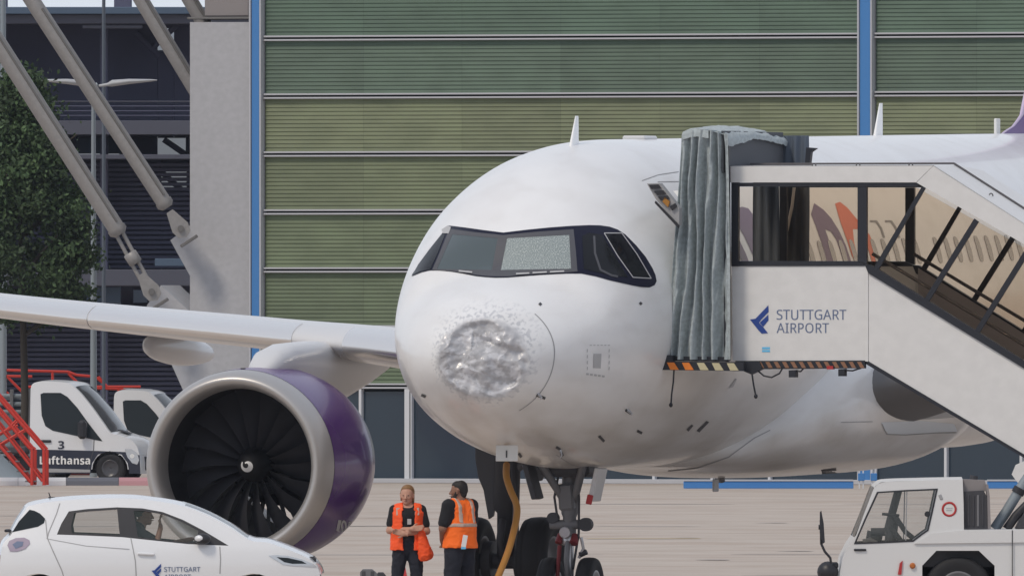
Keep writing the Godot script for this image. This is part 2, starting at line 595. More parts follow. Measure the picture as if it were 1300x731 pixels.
# ------------------------------------------------------------------ ground
func build_ground() -> void:
	var con := mat("apron_concrete", Color(0.52, 0.465, 0.415), 1.0)
	con.metallic_specular = 0.1
	con.albedo_texture = noise_tex(0.02, 3, [[0.2, Color(0.945, 0.94, 0.935)], [0.5, Color(0.98, 0.978, 0.975)], [0.8, Color(1, 1, 1)]], 1024, FastNoiseLite.TYPE_SIMPLEX_SMOOTH, 6)
	con.uv1_triplanar = true
	con.uv1_world_triplanar = true
	con.uv1_scale = Vector3(0.03, 0.03, 0.03)
	con.detail_enabled = true
	con.detail_blend_mode = BaseMaterial3D.BLEND_MODE_MUL
	con.detail_albedo = noise_tex(0.03, 17, [[0.2, Color(0.95, 0.93, 0.92, 1)], [0.5, Color(0.985, 0.98, 0.98, 1)], [0.9, Color(1, 1, 1, 1)]], 512, FastNoiseLite.TYPE_SIMPLEX_SMOOTH, 5)
	con.uv2_triplanar = true
	con.uv2_world_triplanar = true
	con.uv2_scale = Vector3(0.011, 0.011, 0.011)
	con.detail_uv_layer = BaseMaterial3D.DETAIL_UV_2
	var g := G.new()
	g.quad(Vector3(-3000, 0, 600), Vector3(-3000, 0, -5000), Vector3(3000, 0, -5000), Vector3(3000, 0, 600))
	var ground := MeshInstance3D.new()
	ground.name = "apron_ground"
	ground.mesh = g.mesh()
	ground.material_override = con
	add_child(ground)
	tag(ground, "pale beige concrete apron with dark seams under the airliner", "", "", "structure")
	# worn tar seams between the slabs: thin sheets laid on the concrete
	var tar := mat("tar_seam", Color(0.25, 0.22, 0.20), 0.95)
	var wear := mat("rubber_stain", Color(0.39, 0.345, 0.315), 0.95)
	var worn := mat("worn_yellow", Color(0.50, 0.40, 0.25), 0.9)
	var rows := [478.0, 447.0, 430.0, 404.0, 381.0, 352.0]
	for i in rows.size():
		var d: float = rows[i]
		var x := -16.0 - rng.randf() * 6.0
		while x < 18.0:
			var l := rng.randf_range(1.5, 7.0) if i % 2 == 0 else rng.randf_range(0.5, 3.0)
			var h := G.new()
			var w := rng.randf_range(0.18, 0.5) * (1.25 if i % 2 == 0 else 0.8)
			var zz := DC - d + rng.randf_range(-0.5, 0.5)
			var n := 6
			for k in n:
				var a := x + l * k / n
				var b := x + l * (k + 1) / n
				var wa := w * sin(PI * (0.06 + 0.88 * k / n))
				var wb := w * sin(PI * (0.06 + 0.88 * (k + 1) / n))
				h.quad(Vector3(a, 0.004, zz + wa), Vector3(a, 0.004, zz - wa), Vector3(b, 0.004, zz - wb), Vector3(b, 0.004, zz + wb))
			part("slab_seam", h.mesh(), tar if rng.randf() < 0.3 and i < 3 else wear, ground)
			x += l + (rng.randf_range(0.5, 4.5) if i % 2 == 0 else rng.randf_range(2.5, 9.0))
	for b in [[905, 711, 0.45, 0.6], [440, 668, 0.6, 0.5], [515, 655, 0.5, 0.4], [870, 683, 0.4, 0.5], [980, 664, 0.5, 0.4], [30, 655, 0.9, 0.5], [1010, 700, 0.5, 0.4]]:
		var d: float = CY * F / (b[1] - HZ)
		var p := px(b[0], b[1], d)
		var h := G.new()
		h.fan(PackedVector3Array(Array(arc(0, 0, b[2] * 0.6, b[3] * 0.8, 14)).map(func(q): return Vector3(p.x + q.x, 0.008, p.z + q.y * (1.0 + 0.3 * sin(q.x * 9.0))))), false)
		part("oil_stain", h.mesh(), wear, ground)
	var yl := G.new()
	var y0 := px(745, 684, CY * F / (684 - HZ))
	yl.quad(Vector3(y0.x, 0.006, y0.z + 0.5), Vector3(y0.x, 0.006, y0.z - 0.5), Vector3(y0.x + 1.9, 0.006, y0.z - 0.9), Vector3(y0.x + 1.9, 0.006, y0.z + 0.1))
	part("worn_line", yl.mesh(), worn, ground)

# ------------------------------------------------------------------ exhibition hall
const HD := 535.0
const HA := 0.42     # the facade is turned this far from facing the camera
func hall_u(x: float) -> float:
	var k := (x - 650.0) / F
	var x0 := (500.0 - 650.0) * HD / F
	return (k * HD - x0) / (cos(HA) + k * sin(HA))
func hall_y(y: float, u: float) -> float:
	return CY - (y - HZ) * (HD - u * sin(HA)) / F

func build_hall() -> void:
	var hall := thing("exhibition_hall", "large hall with green louvred facade and blue vertical bands behind the airliner", "hall", Vector3((500.0 - 650.0) * HD / F, 0, DC - HD), -HA)
	var u0 := hall_u(321)
	var u1 := hall_u(336.5)
	var u2 := hall_u(1094)
	var u3 := hall_u(1113)
	var u4 := 40.0
	var base := hall_y(490, hall_u(336))
	var pitch := hall_y(123.5, u1) - hall_y(197, u1)
	var g := G.new()
	g.box(Vector3((u0 + u4) / 2, 8.0, -8.2), Vector3(u4 - u0, 16.0, 15.8))
	part("hall_body", g.mesh(), M.hall_gap, hall)
	# louvred cassettes, row by row and bay by bay
	var cache := {}
	for row in 11:
		var yb := base + pitch * row
		var bays := [[u1 + 0.02, u2 - 0.02, 6], [u3 + 0.02, u4, 12]]
		for bay in bays:
			var w: float = (bay[1] - bay[0]) / bay[2]
			for k in bay[2]:
				var key := "%.3f" % w
				if not cache.has(key):
					var p := G.new()
					var n := 13
					var hh := (pitch - 0.125) / n
					for r in n:   # each slat leans out towards its lower edge
						var a := r * hh
						p.quad(Vector3(0, a, 0.036), Vector3(0, a + hh * 0.72, 0.018), Vector3(w - 0.003, a + hh * 0.72, 0.018), Vector3(w - 0.003, a, 0.036))
						p.quad(Vector3(0, a + hh * 0.72, 0.018), Vector3(0, a + hh, 0.022), Vector3(w - 0.003, a + hh, 0.022), Vector3(w - 0.003, a + hh * 0.72, 0.018))
						p.quad(Vector3(0, a + hh, 0.022), Vector3(0, a + hh, 0.036), Vector3(w - 0.003, a + hh, 0.036), Vector3(w - 0.003, a + hh, 0.022))
					cache[key] = p.mesh()
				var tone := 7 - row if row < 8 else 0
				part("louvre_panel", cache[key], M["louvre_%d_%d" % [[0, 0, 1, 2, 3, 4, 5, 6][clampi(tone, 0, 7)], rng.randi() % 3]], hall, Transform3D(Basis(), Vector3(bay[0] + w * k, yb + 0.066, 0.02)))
			for dy in [-0.035, 0.045]:
				var r := G.new()
				r.box(Vector3((bay[0] + bay[1]) / 2, yb + dy, 0.09), Vector3(bay[1] - bay[0], 0.038, 0.12), Basis(), 0.006)
				part("facade_rail", r.mesh(), M.hall_rail, hall)
	# blue vertical bands with pale edge strips
	for b in [[u0, u1, true, 0.6], [u2, u3, true, 0.0]]:
		g = G.new()
		g.box(Vector3((b[0] + b[1]) / 2, (16.0 + b[3]) / 2 + 0.0, 0.08), Vector3(b[1] - b[0] - 0.10, 16.0 - b[3], 0.24), Basis(), 0.01)
		part("blue_band", g.mesh(), M.hall_blue, hall)
		for e in [b[0] + 0.022, b[1] - 0.022]:
			g = G.new()
			g.box(Vector3(e, (16.0 + b[3]) / 2, 0.09), Vector3(0.04, 16.0 - b[3], 0.30), Basis(), 0.006)
			part("band_edge", g.mesh(), M.hall_rail, hall)
	# glazed base: each pane between mullions is its own piece
	var xs := [336.5, 400.0, 460.0, 521.0, 645.0, 690.0, 760.0, 833.0, 907.0, 980.0, 1094.0, 1113.0, 1204.0, 1300.0, 1390.0, 1480.0]
	for i in xs.size() - 1:
		var a := hall_u(xs[i])
		var b := hall_u(xs[i + 1])
		var mw := 0.11 if is_equal_approx(xs[i], 521.0) else 0.04
		for h in [[0.10, base - 0.12]]:
			g = G.new()
			g.box(Vector3((a + b) / 2, (h[0] + h[1]) / 2, 0.0), Vector3(b - a - 0.02, h[1] - h[0], 0.03))
			part("window_pane", g.mesh(), M.hall_window, hall)
		g = G.new()
		g.box(Vector3(a, base / 2, 0.06), Vector3(mw * 1.6, base - 0.1, 0.16), Basis(), 0.008)
		part("mullion", g.mesh(), M.hall_mullion, hall)
		if mw > 0.1:   # the wide mullion shows a groove along its right side
			g = G.new()
			g.box(Vector3(a + 0.05, base / 2, 0.145), Vector3(0.018, base - 0.14, 0.012))
			part("mullion_groove", g.mesh(), M.hall_gap, hall)
	g = G.new()
	g.box(Vector3((u1 + u4) / 2, 0.05, 0.16), Vector3(u4 - u1, 0.10, 0.34), Basis(), 0.01)
	part("base_sill", g.mesh(), M.hall_rail, hall)
	# concrete pillar with its haunch and splayed foot (outline in the facade plane)
	var pil := thing("concrete_pillar", "tall pale concrete pillar with haunches beside the blue band", "pillar", hall.position, -HA)
	var pts := PackedVector2Array()
	for q in [[318, 28], [318, 640], [300, 640], [262, 560], [235, 497], [205, 430], [188, 388], [206, 362], [243, 396], [243, 350], [218, 305], [243, 286], [243, 28]]:
		var u := hall_u(q[0])
		pts.append(Vector2(u, maxf(0.0, hall_y(q[1], u))))
	g = G.new()
	g.prism(pts, Transform3D.IDENTITY, -0.9, 0.1)
	part("shaft", g.mesh(), M.hall_concrete, pil)
	g = G.new()
	var ua := hall_u(241)
	var ub := hall_u(319)
	g.box(Vector3((ua + ub) / 2, hall_y(26, ua) + 0.05, -0.4), Vector3(ub - ua + 0.02, 0.05, 1.1), Basis(), 0.01)
	part("bearing_plate", g.mesh(), M.strut_dark, pil)
	g = G.new()
	g.box(Vector3((ua + ub) / 2 + 0.16, hall_y(26, ua) + 1.58, -0.4), Vector3(ub - ua - 0.4, 3.0, 0.9), Basis(), 0.03)
	part("upper_block", g.mesh(), M.hall_cap, pil)
	# low blue wall in front of the glazed base
	for seg in [[868, 1084, "long low blue wall along the foot of the hall, behind the airliner's belly"], [1254, 1340, "short low blue wall piece at the right, behind the tow tractor"]]:
		var d := 517.0
		var pa := px(seg[0], 622, d)
		var pb := px(seg[1], 612.5, d)
		var w := thing("blue_wall", seg[2], "low wall", Vector3((pa.x + pb.x) / 2, 0, pa.z))
		g = G.new()
		g.box(Vector3(0, 0.09, 0), Vector3(pb.x - pa.x, 0.15, 0.2), Basis(), 0.01)
		part("board", g.mesh(), M.hall_blue, w)
		g = G.new()
		g.box(Vector3(0, 0.185, 0), Vector3(pb.x - pa.x, 0.035, 0.24), Basis(), 0.005)
		part("top_rail", g.mesh(), M.hall_rail, w)
		g = G.new()
		g.box(Vector3(0, 0.006, 0.15), Vector3(pb.x - pa.x, 0.012, 0.3))
		part("base_strip", g.mesh(), M.hall_rail, w)
	# pale double posts of a gate by the blue wall
	for x in [1094.0, 1110.0]:
		var d := 518.0
		var p := px(x, 620, d)
		g = G.new()
		for e in [-0.04, 0.04]: g.box(Vector3(e, 0.6, 0), Vector3(0.03, 1.2, 0.05), Basis(), 0.004)
		var post := thing("gate_post", "pale twin gate post at the %s of the pair beside the blue wall" % ("left" if x < 1100 else "right"), "post", Vector3(p.x, 0, p.z))
		part("uprights", g.mesh(), M.hall_mullion, post)
		g = G.new()
		g.box(Vector3(0.0, 0.25, 0.05), Vector3(0.14, 0.16, 0.04), Basis(), 0.01)
		part("blue_plate", g.mesh(), M.hall_blue, post)

func build_struts() -> void:
	var d := 536.0
	# [top px, lower end of the tube px, pin px, tube width px, name of the place]
	var list := [
		[[-30, 13], [147, 290], [192, 370], 22.0, "lower steel bracing tube running down to the pillar's foot with a turnbuckle end"],
		[[20, -30], [207, 256], [229, 290], 20.0, "upper steel bracing tube ending in a fork at the pillar's haunch"],
		[[160, -30], [262, 140], [], 19.0, "steel bracing tube disappearing behind the top of the concrete pillar"],
		[[222, -30], [276, 60], [], 19.0, "short steel bracing tube beside the pillar's cap, topmost of the four"]]
	for s in list:
		var a := px(s[0][0], s[0][1], d)
		var b := px(s[1][0], s[1][1], d)
		if s[2].is_empty():
			b.z -= 1.8
			a.z -= 1.8
		var at := b
		var r: float = s[3] * d / F / 2.0
		var dir := (b - a).normalized()
		var o := thing("bracing_strut", s[4], "strut", at)
		var g := G.new()
		g.sg = 1
		g.tube([a - at, Vector3.ZERO], r, 20)
		part("tube", g.mesh(), M.strut_steel, o)
		g = G.new()
		g.tube([dir * -5.0 + Vector3(0.07, 0.06, r * 0.9), dir * -0.1 + Vector3(0.07, 0.06, r * 0.9)], 0.028, 8)
		part("weld_rib", g.mesh(), M.strut_dark, o)
		if s[2].is_empty(): continue
		g = G.new()
		g.tube([dir * -0.02, dir * 0.08, dir * 0.16], [r * 1.12, r * 1.12, r * 0.7], 18)
		part("collar", g.mesh(), M.strut_steel, o)
		var pin := px(s[2][0], s[2][1], d) - at
		var side := Vector3(dir.y, -dir.x, 0)
		if s[3] > 21.0:
			for k in [-1.0, 1.0]:
				g = G.new()
				g.tube([dir * 0.1 + side * 0.075 * k, pin - dir * 0.32 + side * 0.075 * k], 0.045, 10)
				part("rod", g.mesh(), M.strut_steel, o)
			var mid := pin * 0.5 - dir * 0.05
			g = G.new()
			g.tube([mid - dir * 0.14, mid - dir * 0.12, mid + dir * 0.12, mid + dir * 0.14], [0.12, 0.155, 0.155, 0.12], 14)
			part("turnbuckle", g.mesh(), M.strut_steel, o)
		g = G.new()
		var e := pin - dir * 0.45
		var fork := PackedVector2Array()
		for q in [[-0.08, 0.0], [-0.2, 0.42], [-0.16, 0.6], [0.0, 0.68], [0.16, 0.6], [0.2, 0.42], [0.08, 0.0]]: fork.append(Vector2(e.x + side.x * q[0] + dir.x * q[1], e.y + side.y * q[0] + dir.y * q[1]))
		g.prism(fork, Transform3D.IDENTITY, -0.12, 0.12)
		part("fork", g.mesh(), M.strut_steel, o)
		g = G.new()
		g.tube([pin + Vector3(0, 0, 0.11), pin + Vector3(0, 0, 0.19)], 0.07, 12)
		part("pin", g.mesh(), M.strut_dark, o)
		g = G.new()
		g.box(pin + dir * 0.33, Vector3(0.44, 0.07, 0.5), Basis(Vector3(0, 0, 1), atan2(side.y, side.x)), 0.01)
		part("base_plate", g.mesh(), M.strut_dark, o)

func build_garage() -> void:
	var d := 572.0
	var o := thing("parking_garage", "dark multi-storey parking garage with bluish slabs at the left behind the bracing tubes", "building", px(100, 620, d))
	var at := o.position
	o.position.y = 0
	at.y = 0
	var R := func(nm: String, x0: float, y0: float, x1: float, y1: float, z0: float, z1: float, m: Material):
		var a := px(x0, y0, d) - at
		var b := px(x1, y1, d) - at
		var g := G.new()
		g.box(Vector3((a.x + b.x) / 2, (maxf(a.y, 0.0) + maxf(b.y, 0.0)) / 2, (z0 + z1) / 2), Vector3(absf(b.x - a.x), absf(maxf(a.y, 0.0) - maxf(b.y, 0.0)), absf(z1 - z0)), Basis(), 0.015)
		part(nm, g.mesh(), m, o)
	var X0 := -650.0
	var X1 := 420.0
	# back wall in pieces, with openings backed by a pale stand-in for daylight
	var rows := [[28, 173, [[197, 218, 34, 62]]], [173, 197, [[96, 148, 174, 195], [197, 233, 174, 195]]], [197, 342, [[202, 234, 217, 238]]], [342, 362, []], [362, 390, [[96, 150, 364, 386], [166, 184, 368, 384]]], [390, 640, []]]
	for r in rows:
		var x := X0
		for h in r[2]:
			R.call("back_wall", x, r[0], h[0], r[1], -3.2, -3.0, M.garage_dark)
			if h[2] > r[0]: R.call("back_wall", h[0], r[0], h[1], h[2], -3.2, -3.0, M.garage_dark)
			if h[3] < r[1]: R.call("back_wall", h[0], h[3], h[1], r[1], -3.2, -3.0, M.garage_dark)
			x = h[1]
		R.call("back_wall", x, r[0], X1, r[1], -3.2, -3.0, M.garage_dark)
	R.call("rear_screen", X0, 12, X1, 640, -6.4, -6.2, M.garage_sky_fill)  # added pale panel in place of the sky seen through the openings
	# diagonal stays across the openings
	for q in [[205, 176, 236, 197], [196, 212, 232, 244], [190, 60, 222, 30], [170, 40, 200, 70], [180, 366, 196, 388]]:
		var g := G.new()
		g.tube([px(q[0], q[1], d) - at + Vector3(0, 0, -2.7), px(q[2], q[3], d) - at + Vector3(0, 0, -2.7)], 0.07, 8)
		part("diagonal_stay", g.mesh(), M.garage_dark, o)
	R.call("roof_fascia", X0, 9, X1, 18, -3.0, 0.4, M.garage_blue)
	R.call("roof_beam", X0, 18, X1, 30, -3.0, 0.2, M.garage_slab)
	R.call("post", 144, -40, 166, 10, -1.0, 0.0, M.garage_dark)
	R.call("post", -20, -40, 8, 10, -1.0, 0.0, M.garage_dark)
	R.call("light_strip", 104, 31.5, 180, 36, -0.2, 0.1, M.garage_slab)
	R.call("deck_slab", X0, 153, X1, 171, -2.9, 0.2, M.garage_slab)
	R.call("deck_slab", X0, 196, X1, 202, -2.9, 0.15, M.garage_slab)
	R.call("deck_slab", X0, 342, X1, 363, -2.9, 0.2, M.garage_slab)
	for y in [128.0, 134.0, 140.0, 146.0]: R.call("rail", X0, y, X1, y + 1.6, 0.0, 0.08, M.garage_slab if y < 130 else M.garage_louvre)
	var y := 206.0
	while y < 340.0:
		R.call("louvre_slat", X0, y, X1, y + 4.6, -2.4, -2.3, M.garage_louvre)
		y += 6.2
	y = 392.0
	while y < 600.0:
		R.call("louvre_slat", X0, y, X1, y + 4.6, -2.4, -2.3, M.garage_louvre)
		y += 6.2
	R.call("window_sill", 196, 328, 236, 338, -0.05, 0.2, M.garage_blue)
	R.call("window_strip", 94, 364, 152, 384, -0.8, -0.7, M.garage_blue)
	R.call("window_strip", 94, 174, 152, 194, -2.4, -2.3, M.garage_blue)
	var xx := X0
	while xx < X1:
		R.call("column", xx - 5, 20, xx + 5, 640, -2.0, -1.4, M.garage_dark)
		xx += 130.0

func build_poles_and_tree() -> void:
	var d := 553.0
	var g: G
	var o := thing("street_lamp", "grey street lamp with two flat arms before the dark garage", "street lamp", Vector3(px(118, 0, d).x, 0, DC - d))
	g = G.new()
	g.tube([Vector3(0, 0, 0), Vector3(0, px(0, 108, d).y, 0)], [0.085, 0.045], 12)
	part("pole", g.mesh(), M.pole_grey, o)
	for s in [-1.0, 1.0]:
		g = G.new()
		g.sg = 1
		var yy := px(0, 109, d).y
		var rings := []
		for q in [[0.02, 0.03, 0.03, 0.0], [0.22, 0.04, 0.07, 0.03], [0.32, 0.075, 0.14, 0.06], [0.7, 0.06, 0.16, 0.1], [1.2, 0.028, 0.15, 0.125], [1.34, 0.012, 0.1, 0.13]]:
			var ring := PackedVector3Array()
			for j in 12: ring.append(Vector3(s * (q[0] + 0.0) + 0.1, yy + q[3] + sin(TAU * j / 12) * q[1], cos(TAU * j / 12) * q[2]))
			rings.append(ring)
		g.loft(rings, true, true, true)
		part("lamp_head", g.mesh(), M.lamp_head, o)
	g = G.new()
	g.tube([Vector3(-0.02, px(0, 112, d).y, 0), Vector3(0.1, px(0, 107, d).y, 0)], 0.06, 10)
	part("bracket", g.mesh(), M.pole_grey, o)
	g = G.new()
	g.tube([Vector3.ZERO, Vector3(0, 12.5, 0)], [0.05, 0.04], 10)
	solo("thin_mast", g.mesh(), M.pole_dark, "thin dark mast rising beside the street lamp", "mast", Vector3(px(131, 0, 556).x, 0, DC - 556))
	g = G.new()
	g.tube([Vector3.ZERO, Vector3(0, 12.5, 0)], [0.09, 0.06], 12)
	solo("light_pole", g.mesh(), M.pole_grey, "pale grey pole at the far left edge beside the tree", "pole", Vector3(px(3, 0, 556).x, 0, DC - 556))
	# broadleaf tree: trunk, limbs, many small leaves in clumps
	var td := 545.0
	var tx := px(28, 0, td).x
	var tree := thing("broadleaf_tree", "dark green leafy tree at the left edge in front of the garage", "tree", Vector3(tx, 0, DC - td))
	g = G.new()
	g.tube([Vector3.ZERO, Vector3(0.05, 1.8, 0), Vector3(0, 4.0, 0), Vector3(-0.1, 7.0, 0.1)], [0.10, 0.09, 0.07, 0.03], 10)
	for k in 9:
		var a := k * 2.4
		var h := 3.2 + k * 0.45
		g.tube([Vector3(0, h, 0), Vector3(cos(a) * 0.7, h + 0.5, sin(a) * 0.7), Vector3(cos(a) * 1.3, h + 0.9, sin(a) * 1.3)], [0.06, 0.04, 0.015], 7)
	part("trunk", g.mesh(), M.bark, tree)
	var r2 := RandomNumberGenerator.new()
	r2.seed = 11
	var leaf := G.new()
	# crown outline: half width by height (m)
	var prof := [[3.6, 0.7], [4.0, 1.42], [4.6, 1.60], [5.3, 1.55], [6.0, 1.36], [6.8, 1.08], [7.5, 0.82], [8.2, 0.5], [8.9, 0.15]]
	var clumps := 300
	for c in clumps:
		var h := r2.randf_range(3.6, 8.9)
		var w := lerpt(prof, h)
		var a := r2.randf() * TAU
		var rr := w * sqrt(r2.randf_range(0.25, 1.0))
		var cp := Vector3(cos(a) * rr, h, sin(a) * rr)
		var tone := r2.randf_range(0.5, 1.25)
		var size := r2.randf_range(0.14, 0.30)
		for l in 120:
			var p := cp + Vector3(r2.randfn(), r2.randfn() * 0.7, r2.randfn()) * size
			var ls := r2.randf_range(0.04, 0.085)
			var ax := Vector3(r2.randfn(), r2.randfn(), r2.randfn()).normalized()
			var bx := ax.cross(Vector3(r2.randfn(), r2.randfn(), r2.randfn())).normalized()
			var t := tone * r2.randf_range(0.7, 1.3)
			leaf.col = Color(0.066 * t, 0.115 * t, 0.046 * t)
			leaf.quad(p - ax * ls, p + bx * ls * 0.55, p + ax * ls, p - bx * ls * 0.55)
	var lo := part("crown", leaf.mesh(), M.leaf, tree)
	lo.set_meta("kind", "stuff")

# ------------------------------------------------------------------ aircraft (s = metres behind the nose, v = height above the hull's axis, L = metres to its left)
var plane: Node3D
var hull_tm: TriangleMesh
func A(l: float, v: float, s: float) -> Vector3: return Vector3(l, CY + v + PITCH * (s - 6.0), -s)

const TOP := [[0, -0.60], [0.02, -0.46], [0.1, -0.33], [0.25, -0.18], [0.5, -0.02], [1.0, 0.21], [1.5, 0.385], [1.7, 0.47], [2.15, 0.90], [2.5, 1.15], [3, 1.43], [3.5, 1.645], [4, 1.80], [5, 1.985], [6, 2.055], [7, 2.07], [24, 2.07], [30, 2.06], [37.5, 1.75]]
const BOT := [[0, -0.60], [0.02, -0.73], [0.1, -0.87], [0.25, -1.02], [0.5, -1.185], [1.0, -1.41], [1.5, -1.57], [2, -1.69], [2.5, -1.79], [3, -1.87], [4, -1.98], [5, -2.04], [6, -2.065], [7, -2.07], [24, -2.07], [27, -1.75], [32, -0.4], [37.5, 1.35]]
const HW := [[0, 0.0], [0.02, 0.135], [0.1, 0.305], [0.25, 0.49], [0.5, 0.70], [1.0, 1.0], [1.5, 1.225], [2, 1.405], [2.5, 1.55], [3, 1.665], [3.5, 1.755], [4, 1.83], [5, 1.92], [6, 1.965], [7, 1.975], [24, 1.975], [28, 1.75], [32, 1.25], [36, 0.5], [37.5, 0.2]]
const MID := [[0, -0.60], [0.5, -0.58], [1, -0.52], [2, -0.36], [3, -0.20], [4, -0.08], [5, -0.02], [6, 0.0], [24, 0.0], [30, 0.5], [37.5, 1.55]]
var root_tables := {}
func prof(t: Array, s: float) -> float:
	if not root_tables.has(t): root_tables[t] = t.map(func(e): return [sqrt(e[0]), e[1]])
	return interp(root_tables[t], sqrt(maxf(s, 0.0)))

func hull_ring(s: float, n: int) -> PackedVector3Array:
	var top := prof(TOP, s)
	var bot := prof(BOT, s)
	var hw := prof(HW, s)
	var mid := clampf(prof(MID, s), bot, top)
	var r := PackedVector3Array()
	for j in n:
		var a := TAU * j / n
		var y := sin(a)
		r.append(A(cos(a) * hw, mid + y * ((top - mid) if y > 0 else (mid - bot)), s))
	return r

func cam_ray(p: Vector2) -> Array:   # the line of sight of a photograph's point, in the aircraft's own axes
	var inv := plane.global_transform.affine_inverse()
	var d := Vector3((p.x - 650.0) / F, -(p.y - HZ) / F, -1.0)
	var o := Vector3(0, CY, DC) + d * 270.0
	return [inv * o, (inv.basis * d).normalized()]

var tint_noise: FastNoiseLite
func hull_tint(p: Vector3) -> Color:  # white, mixed unevenly with tan towards the belly
	if tint_noise == null:
		tint_noise = FastNoiseLite.new()
		tint_noise.seed = 77
		tint_noise.frequency = 1.0
		tint_noise.fractal_octaves = 4
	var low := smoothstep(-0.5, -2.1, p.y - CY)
	var n := 0.5 + tint_noise.get_noise_3d(p.x * 1.6, p.y * 1.6, p.z * 0.35)
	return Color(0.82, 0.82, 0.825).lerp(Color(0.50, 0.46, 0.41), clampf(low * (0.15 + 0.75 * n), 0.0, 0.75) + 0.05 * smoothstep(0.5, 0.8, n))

func on_hull(nm: String, poly: Array, m: Material, off := 0.006, cell := 3.0, holes := [], parent: Node3D = null, uvs := 0.0) -> MeshInstance3D:
	var g := G.new()
	g.sg = 1
	drape(g, hull_tm, poly, holes, cam_ray, cell, off, uvs)
	return part(nm, g.mesh(), m, parent if parent else plane)

func stroke(pts: PackedVector2Array, w: float) -> Array:   # a line of some width as outlines
	var out := []
	for q in Geometry2D.offset_polyline(pts, w * 0.5, Geometry2D.JOIN_ROUND, Geometry2D.END_BUTT): out.append(q)
	return out

func build_aircraft() -> void:
	plane = thing("passenger_airplane", "white airliner with crushed, hail-battered nose and purple engine, facing the camera", "airplane", Vector3((585.0 - 650.0) * DC / F, 0, 0), YAW)
	var all := G.new()
	# hull aft of the radome
	var g := G.new()
	g.sg = 1
	g.col = Color(0.82, 0.82, 0.825)
	var rings := []
	var s := 0.9
	while s < 37.5:
		rings.append(hull_ring(s, 300))
		s += 0.06 if s < 3.2 else 0.12 if s < 7.0 else 0.6
	rings.append(hull_ring(37.5, 300))
	for i in rings.size() - 1:   # uneven tan streaks that run aft, stronger towards the belly
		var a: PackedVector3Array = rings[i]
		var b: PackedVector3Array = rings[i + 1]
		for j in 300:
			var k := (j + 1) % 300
			g.quadc(a[j], b[j], b[k], a[k], hull_tint(a[j]), hull_tint(b[j]), hull_tint(b[k]), hull_tint(a[k]))
	g.fan(rings[rings.size() - 1], false)
	all.add(g)
	var hull_g := g
	# radome with the crushed, paint-stripped patch
	var fn := FastNoiseLite.new()
	fn.seed = 4
	fn.frequency = 2.6
	fn.fractal_octaves = 4
	var fc := FastNoiseLite.new()
	fc.seed = 9
	fc.noise_type = FastNoiseLite.TYPE_CELLULAR
	fc.cellular_return_type = FastNoiseLite.RETURN_DISTANCE
	fc.frequency = 5.5
	var ff := FastNoiseLite.new()
	ff.seed = 21
	ff.frequency = 13.0
	ff.fractal_octaves = 3
	var radome := G.new()
	radome.sg = 1
	var grid := []
	var cols := []
	var nr := 130
	var na := 300
	for i in nr + 1:
		var t := sqrt(0.9) * i / nr
		var ring := hull_ring(0.9 if i == nr else maxf(t * t, 1e-5), na)
		var cr := PackedColorArray()
		for j in na:
			var p := ring[j]
			var q := Vector2((p.x - 0.195) / 0.555, (p.y - CY + 0.665) / 0.515)
			var edge := fn.get_noise_3d(p.x * 0.9, p.y * 0.9, 3.0) * 0.13 + ff.get_noise_2d(p.x, p.y) * 0.05
			var r := q.length() + edge
			var rs := q.length() + fn.get_noise_3d(p.x * 0.7, p.y * 0.7, 3.0) * 0.12
			var inside := smoothstep(1.04, 0.84, r)
			var deep := smoothstep(1.0, 0.8, rs)
			var rough := fn.get_noise_3d(p.x, p.y, 0.0)
			var cellv := fc.get_noise_2d(p.x, p.y)
			var depth := 0.19 * smoothstep(1.02, 0.40, rs)
			depth += deep * (0.10 * (absf(fn.get_noise_2d(p.x * 0.36 + 1.7, p.y * 0.36)) * 2.0 - 0.4) + 0.022 * (absf(fn.get_noise_2d(p.x * 0.8, p.y * 0.8 + 4.0)) * 2.0 - 0.4) + 0.012 * fn.get_noise_3d(p.x * 0.9, p.y * 0.9, 2.0) + 0.010 * (cellv + 0.6))
			# a hard fold across the upper right of the crush
			var fold := q.dot(Vector2(0.33, 0.94)) - 0.42
			if q.x > -0.25: depth += deep * 0.06 * smoothstep(0.12, -0.04, fold) * smoothstep(-0.45, -0.05, fold)
			ring[j] = p + Vector3(0, 0, -depth)
			var c := hull_tint(p)
			var fine := ff.get_noise_2d(p.x * 1.6 + 7.0, p.y * 1.6)
			var grey := 0.47 + 0.10 * rough + 0.05 * fine
			var lit_crescent := exp(-pow((r - 0.78) / 0.16, 2.0)) * smoothstep(0.1, 0.7, q.dot(Vector2(0.25, -0.97)) / maxf(0.2, q.length()))  # bright crescent of the upturned lower wall, painted into the colour
			var flake_and_crescent := smoothstep(0.02, 0.42, 0.42 * lit_crescent + fn.get_noise_3d(p.x * 1.7, p.y * 1.7, 8.0) + 0.35 * fine)
			grey = lerpf(grey, 0.72, flake_and_crescent * 0.75)
			c = c.lerp(Color(grey * 0.98, grey * 0.985, grey * 1.03), inside)
			# spatter of chipped paint round the patch, denser above it
			var reach := 1.18 + 0.55 * clampf(q.y, 0.0, 1.0)
			var ring_w := smoothstep(reach, 0.95, r) * (1.0 - inside)
			var chip := smoothstep(0.12, 0.40, ff.get_noise_2d(p.x * 1.25, p.y * 1.25) + 0.25 * fn.get_noise_3d(p.x * 2.5, p.y * 2.5, 5.0) + 0.22 * ring_w - 0.10)
			c = c.lerp(Color(0.50, 0.51, 0.54), chip * ring_w * 0.85)
			cr.append(c)
		grid.append(ring)
		cols.append(cr)
	for i in nr:
		for j in na:
			var k := (j + 1) % na
			radome.quadc(grid[i][j], grid[i + 1][j], grid[i + 1][k], grid[i][k], cols[i][j], cols[i + 1][j], cols[i + 1][k], cols[i][k])
	all.add(radome)
	var both := hull_g.halves_with(radome)
